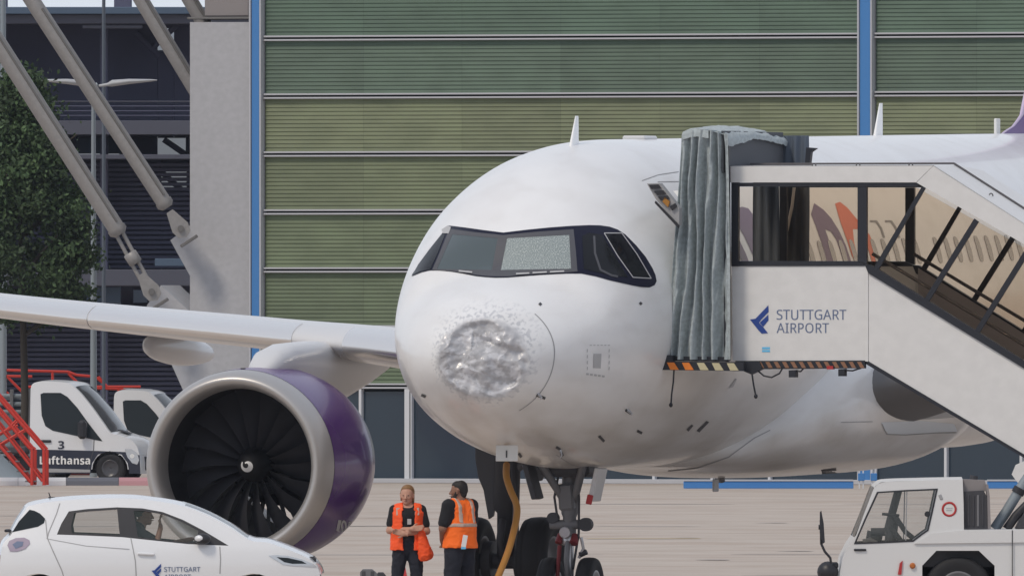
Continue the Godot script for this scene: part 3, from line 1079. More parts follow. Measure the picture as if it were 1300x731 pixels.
	part("fuselage", both[0], M.white_aircraft_paint, plane)
	part("radome", both[1], M.radome_paint, plane)
	hull_tm = all.trimesh()
	# seam ring behind the radome
	g = G.new()
	g.sg = 1
	var ra := hull_ring(0.889, 160)
	var rb := hull_ring(0.906, 160)
	var cen := A(0, -0.55, 0.9)
	for r in [ra, rb]:
		# only the stretch on the left side shows as a dark line

		for j in 160: r[j] = cen + (r[j] - cen) * 1.0022 + Vector3(0, 0, 0.001)
	g.loft([PackedVector3Array(Array(ra).slice(134) + Array(ra).slice(0, 20)), PackedVector3Array(Array(rb).slice(134) + Array(rb).slice(0, 20))], false)
	part("radome_seam", g.mesh(), M.seam_grey, plane)
	# ---- cockpit windows
	on_hull("window_surround", [pv([522.5, 351, 531, 336, 545, 317, 561, 297, 569.5, 286.5, 590, 289, 615, 292.5, 639, 295.5, 668, 292, 698, 289, 725, 287, 748, 286, 762, 286.3, 774, 288, 784, 291.5, 794, 298, 807, 311, 819.5, 326, 828, 340, 832, 349, 833.5, 357, 831, 362, 824.6, 365, 814, 364.5, 804, 362.7, 774, 356, 756, 351, 738, 347.5, 718, 347.5, 690, 349, 662, 351, 645, 352.5, 629, 352.8, 616, 352, 604, 350.7, 588, 347.5, 573, 345, 558, 343.4, 545, 343.6, 535, 346])], M.cockpit_mask, 0.005)
	on_hull("window_frame", [pv([571, 291, 604, 295.5, 639, 299, 680, 295, 728, 291.5, 731, 320, 733, 345, 718, 346.5, 690, 348, 662, 350, 645, 351.5, 629, 351.6, 616, 351, 604, 349.5, 573, 344.5, 549, 343, 560, 318])], M.cockpit_frame, 0.009, 3.0, [pv([574.5, 298, 632, 303, 624.5, 343.4, 555, 342]), pv([644, 303, 722.5, 298.7, 725, 341.5, 635.8, 343.4])])
	on_hull("front_windowpane", [pv([574, 297.5, 632.5, 302.5, 625, 344, 554, 342.6])], M.cockpit_glass, 0.007)
	var craze := on_hull("front_windowpane", [pv([643.5, 302.5, 723, 298.2, 725.5, 342, 635.3, 344])], M.crazed_glass, 0.007, 3.0, [], null, 0.02)
	craze.set_meta("label", "front cockpit pane crazed white by hail")
	on_hull("side_windowpane", [pv([522.9, 349.6, 543, 321, 561, 297.6, 565.6, 297.6, 556, 322, 546.5, 342.6, 534, 344.8])], M.side_glass, 0.009)
	on_hull("side_windowpane", [pv([739, 300, 748, 296, 764, 298.5, 783, 329, 796.5, 352, 776, 350.2, 741, 342])], M.side_glass, 0.009)
	on_hull("rear_windowpane", [pv([767.5, 298, 788, 298, 807, 324, 824.5, 352, 804.5, 351, 786, 326])], M.side_glass, 0.009)
	for half in [pv([766.6, 296.6, 789, 296.6, 808, 323, 826, 353.7]), pv([826, 353.7, 803, 352.5, 784, 326, 766.6, 296.6])]: on_hull("rear_window_frame", stroke(half, 1.1), M.light_mark, 0.013, 2.0)
	on_hull("sliding_window_frame", stroke(pv([754, 300, 755, 322, 762, 343, 776, 350, 784, 351.5]), 2.6), M.cockpit_frame, 0.0115, 2.0)
	for w in [[583, 345.2, 600, 347.2], [655, 349.2, 672, 348.2], [676, 347.8, 694, 346.6], [698, 346.4, 716, 345.4]]:
		on_hull("wiper_arm", stroke(pv([w[0], w[1], w[2], w[3]]), 2.0), M.light_mark, 0.02, 2.0)
	on_hull("corner_fairing", [pv([561, 292, 569, 286.8, 573, 289, 570, 297, 563, 296.8])], M.light_mark, 0.011, 2.0)
	# ---- small marks on the nose
	on_hull("static_port", [pv([753.5, 449, 763.5, 449, 762.5, 467.5, 753, 467])], M.light_mark, 0.004, 3.0).set_meta("label", "grey static port plate")
	for k in 6:
		on_hull("port_outline", stroke(pv([748.5 + k * 4.6, 438.2, 751.3 + k * 4.6, 438.2]), 1.0), M.light_mark, 0.004, 2.0)
		if k < 4:
			on_hull("port_outline", stroke(pv([745.6, 443 + k * 7.5, 745.4, 447 + k * 7.5]), 1.0), M.light_mark, 0.004, 2.0)
			on_hull("port_outline", stroke(pv([773.4, 443 + k * 7.5, 773.0, 447 + k * 7.5]), 1.0), M.light_mark, 0.004, 2.0)
	for k in 5: on_hull("port_text", stroke(pv([744 + k * 5, 474.5 + k * 0.7, 747.4 + k * 5, 474.9 + k * 0.7]), 2.4), M.light_mark, 0.004, 2.0)
	for q in [[681, 501, 692, 505.5], [794, 520, 801, 524.5], [760.5, 553, 767, 560], [809, 546.5, 815, 549.5], [706, 567, 711, 570], [710, 569, 714.5, 578.5], [684.5, 385, 687, 387.5], [640, 572, 644, 574.5], [535, 501, 540.5, 503.5], [812, 384, 814.5, 386.5], [658.5, 575, 662, 580]]:
		on_hull("probe_mark", stroke(pv(q), 3.4), M.dark_mark, 0.006, 2.0)
	for q in [[683.5, 500.5], [797, 520.5], [711, 571]]:   # probes stand off the skin
		var r := cam_ray(Vector2(q[0], q[1]))
		var hit := hull_tm.intersect_ray(r[0], r[1])
		if not hit.is_empty():
			g = G.new()
			var n: Vector3 = hit.normal
			if n.dot(r[1]) > 0: n = -n
			g.tube([hit.position, hit.position + n * 0.07, hit.position + n * 0.10 + Vector3(0, 0, 0.09)], [0.022, 0.014, 0.008], 8)
			part("probe", g.mesh(), M.gear_steel, plane)
	on_hull("drain_slot", [pv([871.5, 545, 878, 538.5, 880.5, 540, 874, 547.5])], M.dark_mark, 0.004, 2.0)
	on_hull("drain_slot", [pv([884.5, 546.5, 897, 534, 900.5, 535.5, 888, 548.5])], M.dark_mark, 0.004, 2.0)
	on_hull("panel_line", stroke(pv([815, 229.5, 836, 222, 862, 218]), 0.9), M.seam_grey, 0.003, 3.0)
	on_hull("panel_line", stroke(pv([835, 231, 862, 230.5]), 0.9), M.seam_grey, 0.003, 3.0)
	on_hull("panel_line", stroke(pv([706, 577, 726, 590, 760, 597]), 0.9), M.seam_grey, 0.003, 3.0)
	on_hull("placard_mark", [pv([925, 493, 934, 480, 935.5, 481, 931, 491])], M.light_mark, 0.004, 2.0)
	# ---- livery letters on the left side, seen through the stairs' glazing
	on_hull("livery_letter", [pv([930, 266, 942, 262.5, 950, 264.5, 958, 275, 963, 292, 968, 318, 971, 338, 964, 338, 955, 322, 945, 300, 934, 282, 930, 276])], M.purple_livery, 0.004, 5.0)
	on_hull("livery_letter", [pv([930, 293, 938, 303, 947, 322, 953, 338, 944, 338, 936, 318, 930, 305])], M.purple_livery, 0.004, 5.0)
	on_hull("livery_letter", [pv([1034, 258, 1046, 266.5, 1055.5, 277, 1065.6, 293, 1074, 311, 1082, 335, 1072, 335, 1067, 318, 1062, 304, 1055, 294, 1048, 291.5, 1053, 306, 1058.5, 320, 1062, 335, 1051, 335, 1044, 310, 1037, 290, 1030, 272])], M.purple_livery, 0.004, 5.0)
	on_hull("livery_letter", [pv([1060.5, 258.5, 1066.7, 256.4, 1076, 263.6, 1088, 278, 1104.6, 298.5, 1110, 312, 1114, 330, 1108, 335, 1100.5, 309, 1092, 291, 1083, 291, 1084.5, 306.7, 1089, 325, 1088, 335, 1082, 325, 1076, 306, 1068, 284])], M.orange_livery, 0.004, 5.0).set_meta("label", "orange letter stroke")
	for k in 2: on_hull("livery_letter", stroke(pv([1105 + k * 19, 281, 1113 + k * 19, 281, 1119 + k * 19, 290, 1123 + k * 19, 302]), 2.6), M.seam_grey, 0.004, 4.0)
	# ---- cabin windows, both sides
	for side in [1.0, -1.0]:
		for k in 42:
			var sc := 7.6 + 0.533 * k
			if absf(sc - 15.6) < 0.1: continue
			g = G.new()
			g.sg = 1
			var out := PackedVector2Array()
			for j in 16:
				var a := TAU * j / 16
				out.append(Vector2(sc + 0.115 * signf(cos(a)) * pow(absf(cos(a)), 0.6), 0.60 + 0.17 * signf(sin(a)) * pow(absf(sin(a)), 0.6)))
			drape(g, hull_tm, [out], [], func(p: Vector2) -> Array: return [A(side * 4.0, p.y, p.x), Vector3(-side, 0, 0)], 0.1, 0.006)
			part("cabin_window", g.mesh(), M.cabin_window, plane)
	# ---- belly fairing
	g = G.new()
	g.sg = 1
	rings = []
	var fair := [[8.4, 0.12, 0.04, -2.03], [8.9, 0.62, 0.14, -1.95], [9.6, 1.25, 0.36, -1.77], [10.5, 1.80, 0.72, -1.49], [11.4, 2.06, 0.95, -1.31], [12.4, 2.14, 1.06, -1.22], [14.0, 2.16, 1.09, -1.20], [16.5, 2.16, 1.09, -1.20], [17.6, 2.05, 1.02, -1.20], [18.6, 1.82, 0.84, -1.24], [19.6, 1.35, 0.56, -1.35], [20.4, 0.75, 0.28, -1.55], [20.9, 0.2, 0.08, -1.75]]
	var hwt := fair.map(func(e): return [e[0], e[1]])
	var hvt := fair.map(func(e): return [e[0], e[2]])
	var vct := fair.map(func(e): return [e[0], e[3]])
	for i in 64:
		var ss := 8.4 + 12.5 * i / 63.0
		var ring := PackedVector3Array()
		for j in 64:
			var a := TAU * j / 64
			ring.append(A(interp(hwt, ss) * signf(cos(a)) * pow(absf(cos(a)), 0.80), interp(vct, ss) + interp(hvt, ss) * signf(sin(a)) * pow(absf(sin(a)), 0.80), ss))
		rings.append(ring)
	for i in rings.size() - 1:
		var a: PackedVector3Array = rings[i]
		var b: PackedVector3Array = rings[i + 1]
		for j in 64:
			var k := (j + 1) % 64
			g.quadc(a[j], b[j], b[k], a[k], hull_tint(a[j]), hull_tint(b[j]), hull_tint(b[k]), hull_tint(a[k]))
	var fairing := part("belly_fairing", g.mesh(), M.white_aircraft_paint, plane)
	var ftm := g.trimesh()
	for e in [[[1120, 538, 1126, 551, 1150, 552, 1185, 549.5, 1215, 549], 1.1], [[1068, 536, 1108, 535], 0.9], [[848, 598, 885, 594, 925, 580, 958, 556, 978, 546], 1.2]]:
		g = G.new()
		g.sg = 1
		drape(g, ftm, stroke(pv(e[0]), e[1]), [], cam_ray, 4.0, 0.005)
		if g.v.size() > 0: part("panel_line", g.mesh(), M.seam_grey, fairing)
	g = G.new()
	g.sg = 1
	drape(g, ftm, [pv([1043, 596.5, 1062, 594, 1063, 600, 1044, 601])], [], cam_ray, 4.0, 0.006)
	if g.v.size() > 0: part("vent", g.mesh(), M.dark_mark, fairing)
	g = G.new()
	g.sg = 1
	drape(g, ftm, [pv([1119, 536, 1123, 545, 1128, 550.4, 1150, 551.2, 1185, 548.8, 1216, 547.5, 1212, 538, 1170, 534])], [], cam_ray, 4.0, 0.003)
	if g.v.size() > 0: part("root_panel", g.mesh(), M.fairing_panel, fairing)
	g = G.new()
	g.box(A(0.4, -2.34, 10.6), Vector3(0.03, 0.16, 0.22), Basis(), 0.01)
	part("drain_mast", g.mesh(), M.light_mark, plane)
	g = G.new()
	g.tube([A(0.2, -2.2, 11.6), A(0.2, -2.31, 11.65)], 0.045, 10)
	part("beacon", g.mesh(), M.gear_grey, plane)
	# ---- wings
	for side in [-1.0, 1.0]: build_wing(side)
	# ---- fin, antennas
	g = G.new()
	g.sg = 1
	var fr := []
	var fe := []
	for k in 40:
		var fv := 2.0 + 6.2 * pow(k / 39.0, 1.6)
		fr.append(fin_ring(fv, 0.0, 0.0, 1.0))
		fe.append(fin_ring(fv, 0.006, 0.0, 0.10))
	g.loft(fr, true, true, true)
	var fo := part("fin", g.mesh(), M.fin_purple, plane)
	g = G.new()
	g.sg = 1
	g.loft(fe, true)
	part("fin_leading_edge", g.mesh(), M.fin_edge, fo)
	for a in [[5.25, 0.36, 0.20], [20.3, 0.42, 0.22]]:
		g = G.new()
		g.sg = -1
		var r0 := PackedVector3Array()
		var r1 := PackedVector3Array()
		for j in 12:
			var t := TAU * j / 12
			r0.append(A(0.035 * sin(t), prof(TOP, a[0]) - 0.03, a[0] + a[2] * cos(t)))
			r1.append(A(0.012 * sin(t), prof(TOP, a[0]) + a[1], a[0] + a[2] * 0.72 + a[2] * 0.33 * cos(t)))
		g.sg = 1
		g.loft([r0, r1], true, false, true)
		part("blade_antenna", g.mesh(), M.white_aircraft_paint, plane)
	g = G.new()
	g.box(A(0, 2.15, 26.6), Vector3(0.04, 0.24, 0.2), Basis(), 0.01)
	part("tail_antenna", g.mesh(), M.paper_white, plane)
	g = G.new()
	g.box(A(0, 2.08, 8.4), Vector3(0.3, 0.06, 0.6), Basis(), 0.02)
	part("satcom_plate", g.mesh(), M.wing_grey, plane)
	# ---- open forward left door, swung forward along the hull
	var door := assembly("open_door", plane)
	var r3 := PackedVector3Array()
	g = G.new()
	g.sg = 1
	var ro := []
	for side in [0.30, 0.42]:
		var ring := PackedVector3Array()
		for k in 13:
			var v := 1.44 - 1.85 * k / 12.0
			ring.append(A(sqrt(maxf(0.0, 1.0 - pow(v / 2.07, 2.0))) * 1.93 + side - 0.05, v, 3.95))
		ro.append(ring)
	var rings2 := []
	for k in 13:
		rings2.append(PackedVector3Array([ro[0][k], ro[1][k], ro[1][k] + Vector3(0, 0, -0.7), ro[0][k] + Vector3(0, 0, -0.7)]))
	g.sg = -1
	g.loft(rings2, true, true, true)
	part("door_panel", g.mesh(), M.white_aircraft_paint, door)
	# hinge fittings at the door's forward edge
	g = G.new()
	var fd := []
	for q in [[822, 233], [838, 232.5], [863, 264], [863, 286], [834, 254]]:
		var uv := stair_uv(q[0], q[1], 3.3)
		fd.append(uv)
	g.prism(PackedVector2Array(fd), Transform3D(Basis(Vector3(1, 0, 0), Vector3(0, 1, 0), Vector3(0, 0, -1)), Vector3.ZERO), 3.28, 3.42)
	part("hinge_fitting", g.mesh(), M.seam_grey, door)
	for e in [[[824, 234.5, 836.5, 234, 840, 239, 828, 240], "trim_black"], [[831, 242.5, 842.5, 241.5, 846, 246, 835, 247.5], "trim_black"], [[836, 249.5, 848, 248, 850.5, 252, 840, 254.5], "trim_black"], [[845, 250, 851, 256, 849, 263, 842, 256], "yellow_hose"], [[851, 262, 858, 258, 860, 262, 854, 267], "trim_black"], [[833, 255, 863, 286, 862, 289.5, 832, 257.5], "trim_black"]]:
		g = G.new()
		var qq := PackedVector2Array()
		for k in range(0, e[0].size(), 2): qq.append(stair_uv(e[0][k], e[0][k + 1], 3.27))
		g.prism(qq, Transform3D(Basis(Vector3(1, 0, 0), Vector3(0, 1, 0), Vector3(0, 0, -1)), Vector3.ZERO), 3.24, 3.28)
		part("fitting_bar", g.mesh(), M[e[1]], door)
	# ground service panel hanging under the nose
	g = G.new()
	g.box(A(0.06, -1.79, 1.9), Vector3(0.28, 0.20, 0.02), Basis(Vector3(1, 0, 0), -0.1), 0.006)
	var ap := part("access_panel", g.mesh(), M.plate_white, plane)
	g = G.new()
	g.box(A(0.06, -1.80, 1.885), Vector3(0.018, 0.09, 0.006))
	part("panel_mark", g.mesh(), M.dark_mark, ap)

const FIN_LE := [[2.0, 26.5], [2.1, 27.0], [2.16, 27.4], [2.30, 27.85], [2.55, 28.1], [2.95, 28.45], [3.45, 28.87], [4.1, 29.4], [8.2, 32.7]]
func fin_ring(v: float, grow: float, q0: float, q1: float) -> PackedVector3Array:
	var r := PackedVector3Array()
	var s0 := lerpt(FIN_LE, v)
	var s1 := 34.3 + 0.1 * (v - 2.0)
	for side in [1.0, -1.0]:
		for k in 12:
			var q := lerpf(q0, q1, k / 11.0) if side > 0 else lerpf(q1, q0, k / 11.0)
			q = q * q
			var th := 0.17 * sqrt(q) * (1.0 - q) * 2.0 * clampf((v - 2.0) * 2.0, 0.3, 1.0)
			r.append(A(side * (th + grow), v, s0 - grow + q * (s1 - s0)))
	return r
const LE := [[0.0, 10.9], [1.97, 11.9], [17.2, 19.82]]
const LEV := [[0.0, -1.25], [2.0, -1.13], [3.0, -0.90], [4.57, -0.69], [10.8, -0.185], [17.2, 0.46]]
const CHORD := [[0.0, 7.1], [1.97, 6.2], [6.4, 3.95], [17.2, 1.55]]
const THICK := [[0.0, 0.145], [1.97, 0.14], [4.5, 0.118], [6.4, 0.112], [17.2, 0.105]]
const TWIST := [[0.0, 0.075], [2.0, 0.07], [6.4, 0.045], [17.2, 0.0]]

func wing_pt(side: float, l: float, x: float, upper: bool, grow := 0.0) -> Vector3:
	var c := lerpt(CHORD, l)
	var t := interp(THICK, l)
	var y := 5.0 * t * (0.2969 * sqrt(x) - 0.126 * x - 0.3516 * x * x + 0.2843 * x * x * x - 0.1036 * x * x * x * x)
	var camber := 0.018 * (1.0 - pow(2.0 * x - 1.0, 2.0))
	var yy := (camber + (y if upper else -y * 0.92)) * c
	var tw := interp(TWIST, l)
	var yo := (grow if upper else -grow) * clampf(x / 0.02, 0.0, 1.0)
	return A(side * l, interp(LEV, l) + yy + yo - x * c * tw, lerpt(LE, l) + x * c - grow * (1.0 - clampf(x / 0.03, 0.0, 1.0)))

func wing_ring(side: float, l: float, n := 22) -> PackedVector3Array:
	var r := PackedVector3Array()
	for i in n + 1: r.append(wing_pt(side, l, pow(1.0 - float(i) / n, 2.0), true))
	for i in range(1, n): r.append(wing_pt(side, l, pow(float(i) / n, 2.0), false))
	return r

func build_wing(side: float) -> void:
	var g := G.new()
	g.sg = 1
	var rings := []
	var l := 0.0
	while l < 17.21:
		rings.append(wing_ring(side, l))
		l += 0.43
	g.loft(rings, true, true, true)
	var wing := part("wing", g.mesh(), M.wing_grey, plane)
	# slats: shells that ride on the leading edge
	for e in [[2.45, 5.42], [6.22, 9.46], [9.48, 12.9], [12.92, 16.4]]:
		g = G.new()
		g.sg = 1
		rings = []
		var n := 14
		for k in n + 1:
			var ll := lerpf(e[0], e[1], float(k) / n)
			var ring := PackedVector3Array()
			for i in 19:
				var q := 1.0 - i / 9.0
				ring.append(wing_pt(side, ll, 0.13 * q * q, q > 0, 0.014))
			rings.append(ring)
		g.loft(rings, false)
		for k in [0, n]:
			var ring: PackedVector3Array = rings[k]
			g.sg = -1
			g.fan(ring, k == 0)
		part("slat", g.mesh(), M.slat_metal, wing)
	# flap track fairings
	for fl in [8.95, 12.6]:
		g = G.new()
		g.sg = 1
		rings = []
		var s0 := lerpt(LE, fl) + 1.1
		var v0 := interp(LEV, fl) - 0.30
		for k in 17:
			var q := k / 16.0
			var rad := sqrt(maxf(0.0, 1.0 - pow(2.0 * q - 1.0, 2.0))) * (1.0 - 0.25 * q)
			var ring := PackedVector3Array()
			for j in 16: ring.append(A(side * fl + cos(TAU * j / 16) * 0.16 * rad, v0 - 0.16 * q + sin(TAU * j / 16) * 0.24 * rad, s0 + q * 3.3))
			rings.append(ring)
		g.loft(rings)
		part("flap_fairing", g.mesh(), M.wing_grey, wing)
	if side > 0:   # dark grey root of the left wing
		g = G.new()
		g.sg = 1
		rings = []
		for k in 13:
			var ll := 1.7 + 2.4 * k / 12.0
			var ring := PackedVector3Array()
			for i in 25:
				var q := 1.0 - i / 12.0
				ring.append(wing_pt(side, ll, 0.34 * q * q, q > 0, 0.022))
			rings.append(ring)
		g.loft(rings, false)
		part("wing_root", g.mesh(), M.dark_grey_root, wing).set_meta("label", "dark grey wing root leading edge")

func build_engine() -> void:
	var eng := assembly("engine", plane)
	eng.set_meta("label", "purple right engine with pale intake ring")
	var z := Vector3(0, PITCH, -1).normalized()
	var x := Vector3(-1, 0, 0)
	var xf := Transform3D(Basis(x, z.cross(x), z), A(-5.86, -2.10, 10.15))
	var P := func(nm: String, prof_: Array, m: Material, n := 96):
		var g := G.new()
		g.sg = 1
		g.lathe(prof_, n, xf)
		return part(nm, g.mesh(), m, eng)
	P.call("intake_lip", [[0.42, 0.985], [0.30, 0.985], [0.18, 0.995], [0.09, 1.015], [0.035, 1.045], [0.005, 1.08], [0.0, 1.105], [0.012, 1.13], [0.05, 1.16], [0.12, 1.187], [0.22, 1.208], [0.35, 1.222], [0.42, 1.226]], M.lip_metal)
	P.call("fan_cowl", [[0.425, 1.229], [0.7, 1.243], [1.0, 1.247], [1.6, 1.255], [2.0, 1.238], [2.3, 1.20]], M.purple_paint)
	P.call("cowl_sleeve", [[2.305, 1.199], [2.55, 1.155], [2.85, 1.08], [3.1, 1.0], [3.22, 0.955]], M.purple_paint)
	P.call("sleeve_edge", [[3.225, 0.954], [3.4, 0.88], [3.46, 0.845], [3.45, 0.83], [3.2, 0.88]], M.wing_grey)
	P.call("intake_duct", [[0.425, 0.985], [0.7, 0.995], [0.95, 1.0], [1.3, 1.0]], M.duct_black)
	P.call("bypass_duct", [[1.305, 1.0], [1.9, 1.03], [2.6, 0.99], [3.2, 0.875]], M.duct_black)
	P.call("core_cowl", [[1.32, 0.40], [1.5, 0.47], [1.9, 0.53], [2.6, 0.56], [3.2, 0.50], [3.9, 0.38]], M.duct_black, 48)
	P.call("exhaust_cone", [[3.6, 0.30], [4.0, 0.24], [4.4, 0.12], [4.6, 0.02]], M.nozzle_metal, 32)
	# spinner with its white comma
	P.call("spinner", [[0.62, 0.0], [0.625, 0.02], [0.655, 0.065], [0.70, 0.11], [0.78, 0.16], [0.88, 0.20], [1.0, 0.225], [1.30, 0.24]], M.duct_black, 48)
	var g := G.new()
	g.sg = 1
	var last := []
	for k in 26:
		var q := k / 25.0
		var a := 0.6 - q * TAU * 0.95
		var rr := 0.075 - 0.04 * q
		var w := 0.004 + 0.018 * sin(PI * clampf(q * 1.1, 0, 1)) + 0.006
		var pt := []
		for e in [-1.0, 1.0]:
			var r: float = maxf(0.004, rr + e * w)
			pt.append(xf * Vector3(cos(a) * r, sin(a) * r, interp([[0.0, 0.614], [0.02, 0.619], [0.065, 0.649], [0.11, 0.694], [0.16, 0.774]], r)))
		if last: g.quad(last[0], last[1], pt[1], pt[0])
		last = pt
	part("spinner_swirl", g.mesh(), M.swirl_white, eng)
	# fan blades: twisted, wide, each its own piece
	var nb := 18
	var blade := G.new()
	blade.sg = 1
	var sheets := []
	var ns := 12
	var nc := 6
	for side in [1.0, -1.0]:
		var sheet := []
		for i in ns + 1:
			var q := float(i) / ns
			var r := lerpf(0.20, 0.99, q)
			var st := lerpf(0.34, 1.04, pow(q, 0.9))
			var chord := lerpf(0.25, 0.37, q) * (1.0 - 0.12 * pow(q, 6.0))
			var sweep := 0.05 * sin(PI * q * 1.1) - 0.05 * q * q
			var row := []
			for k in nc + 1:
				var c := (float(k) / nc - 0.5) * chord
				var th: float = 0.011 * (1.0 - pow(2.0 * k / nc - 1.0, 2.0)) * (1.25 - 0.8 * q) * side
				var bow := 0.05 * (1.0 - pow(2.0 * k / nc - 1.0, 2.0)) * chord
				var ax: float = 1.08 - sweep + c * cos(st) + (th + bow) * sin(st)
				var tg: float = -(c * sin(st)) + (th + bow) * cos(st)
				var an: float = tg / r + 0.14 * q * q
				row.append(Vector3(sin(an) * r, cos(an) * r, ax))
			sheet.append(row)
		sheets.append(sheet)
	for sh in sheets:
		for i in ns:
			for k in nc: blade.quad(sh[i][k], sh[i + 1][k], sh[i + 1][k + 1], sh[i][k + 1])
	var bm := blade.mesh()
	for k in nb:
		part("fan_blade", bm, M.fan_black, eng, xf * Transform3D(Basis(Vector3(0, 0, 1), TAU * k / nb), Vector3.ZERO))
	# outlet guide vanes behind the fan
	g = G.new()
	for k in 40:
		var a := TAU * k / 40
		var t0 := Vector3(cos(a), sin(a), 0)
		var t1 := Vector3(cos(a + 0.07), sin(a + 0.07), 0)
		g.quad(xf * (t0 * 0.46 + Vector3(0, 0, 1.55)), xf * (t0 * 1.01 + Vector3(0, 0, 1.55)), xf * (t1 * 1.02 + Vector3(0, 0, 1.9)), xf * (t1 * 0.52 + Vector3(0, 0, 1.9)))
	part("guide_vanes", g.mesh(), M.duct_black, eng)
	# small lettering low on the cowl
	var cowl := G.new()
	cowl.lathe([[0.425, 1.229], [0.7, 1.243], [1.0, 1.247], [1.6, 1.255], [2.0, 1.238], [2.3, 1.20], [2.55, 1.155], [2.85, 1.08]], 96, xf)
	var ctm := cowl.trimesh()
	for e in [[[428, 674, 431, 660], 4.0], [[441, 676.5, 444, 662], 3.6]]:
		g = G.new()
		g.sg = 1
		drape(g, ctm, stroke(pv(e[0]), e[1]), [], cam_ray, 3.0, 0.004)
		part("cowl_letter", g.mesh(), M.light_mark, eng)
	g = G.new()
	g.sg = 1
	drape(g, ctm, [arc(435.8, 668, 3.6, 8.0, 16)], [arc(435.8, 668, 1.3, 5.0, 16)], cam_ray, 3.0, 0.004)
	part("cowl_letter", g.mesh(), M.light_mark, eng)
	# drain fitting on the crown of the cowl
	g = G.new()
	g.box(xf * Vector3(0.02, 1.236, 0.55), Vector3(0.06, 0.02, 0.04), Basis(), 0.004)
	part("sensor", g.mesh(), M.dark_mark, eng)
	# pylon
	g = G.new()
	g.sg = 1
	var rings := []
	for q in [[11.0, -0.95, -1.05, 0.05], [11.25, -0.78, -1.1, 0.18], [11.6, -0.64, -1.15, 0.23], [12.2, -0.56, -1.2, 0.24], [13.2, -0.54, -1.25, 0.24], [14.0, -0.55, -1.32, 0.25], [15.0, -0.60, -1.30, 0.24], [16.2, -0.7, -1.12, 0.18], [17.2, -0.8, -0.95, 0.05]]:
		var ring := PackedVector3Array()
		for j in 20:
			var a := TAU * j / 20
			ring.append(A(-5.80 + q[3] * (1.0 if sin(a) > -0.1 else 0.62) * signf(cos(a)) * pow(absf(cos(a)), 0.6), (q[1] + q[2]) / 2 + (q[1] - q[2]) / 2 * signf(sin(a)) * pow(absf(sin(a)), 0.6), q[0]))
		rings.append(ring)
	g.loft(rings, true, true, true)
	part("pylon", g.mesh(), M.wing_grey, plane)

func wheel(parent: Node3D, at: Vector3, r: float, w: float, rim_mat: Material, axis := Vector3(1, 0, 0)) -> void:
	var up := Vector3.UP
	var b := Basis(up.cross(axis).normalized(), up, axis)
	var xf := Transform3D(Basis(b.x, b.y, b.z), at)
	var g := G.new()
	g.sg = 1
	var h := w / 2
	var ri := r * 0.56
	g.lathe([[-h * 0.8, ri], [-h * 0.96, r * 0.72], [-h, r * 0.84], [-h * 0.86, r * 0.945], [-h * 0.55, r * 0.988], [-h * 0.5, r * 0.975], [-h * 0.45, r * 0.992], [0, r], [h * 0.45, r * 0.992], [h * 0.5, r * 0.975], [h * 0.55, r * 0.988], [h * 0.86, r * 0.945], [h, r * 0.84], [h * 0.96, r * 0.72], [h * 0.8, ri]], 40, xf)
	part("tyre", g.mesh(), M.tyre_rubber, parent)
	g = G.new()
	g.sg = 1
	g.lathe([[-h * 0.35, 0.01], [-h * 0.5, r * 0.2], [-h * 0.42, r * 0.42], [-h * 0.75, r * 0.5], [-h * 0.84, ri * 1.02], [h * 0.84, ri * 1.02], [h * 0.75, r * 0.5], [h * 0.42, r * 0.42], [h * 0.5, r * 0.2], [h * 0.35, 0.01]], 30, xf)
	part("rim", g.mesh(), rim_mat, parent)

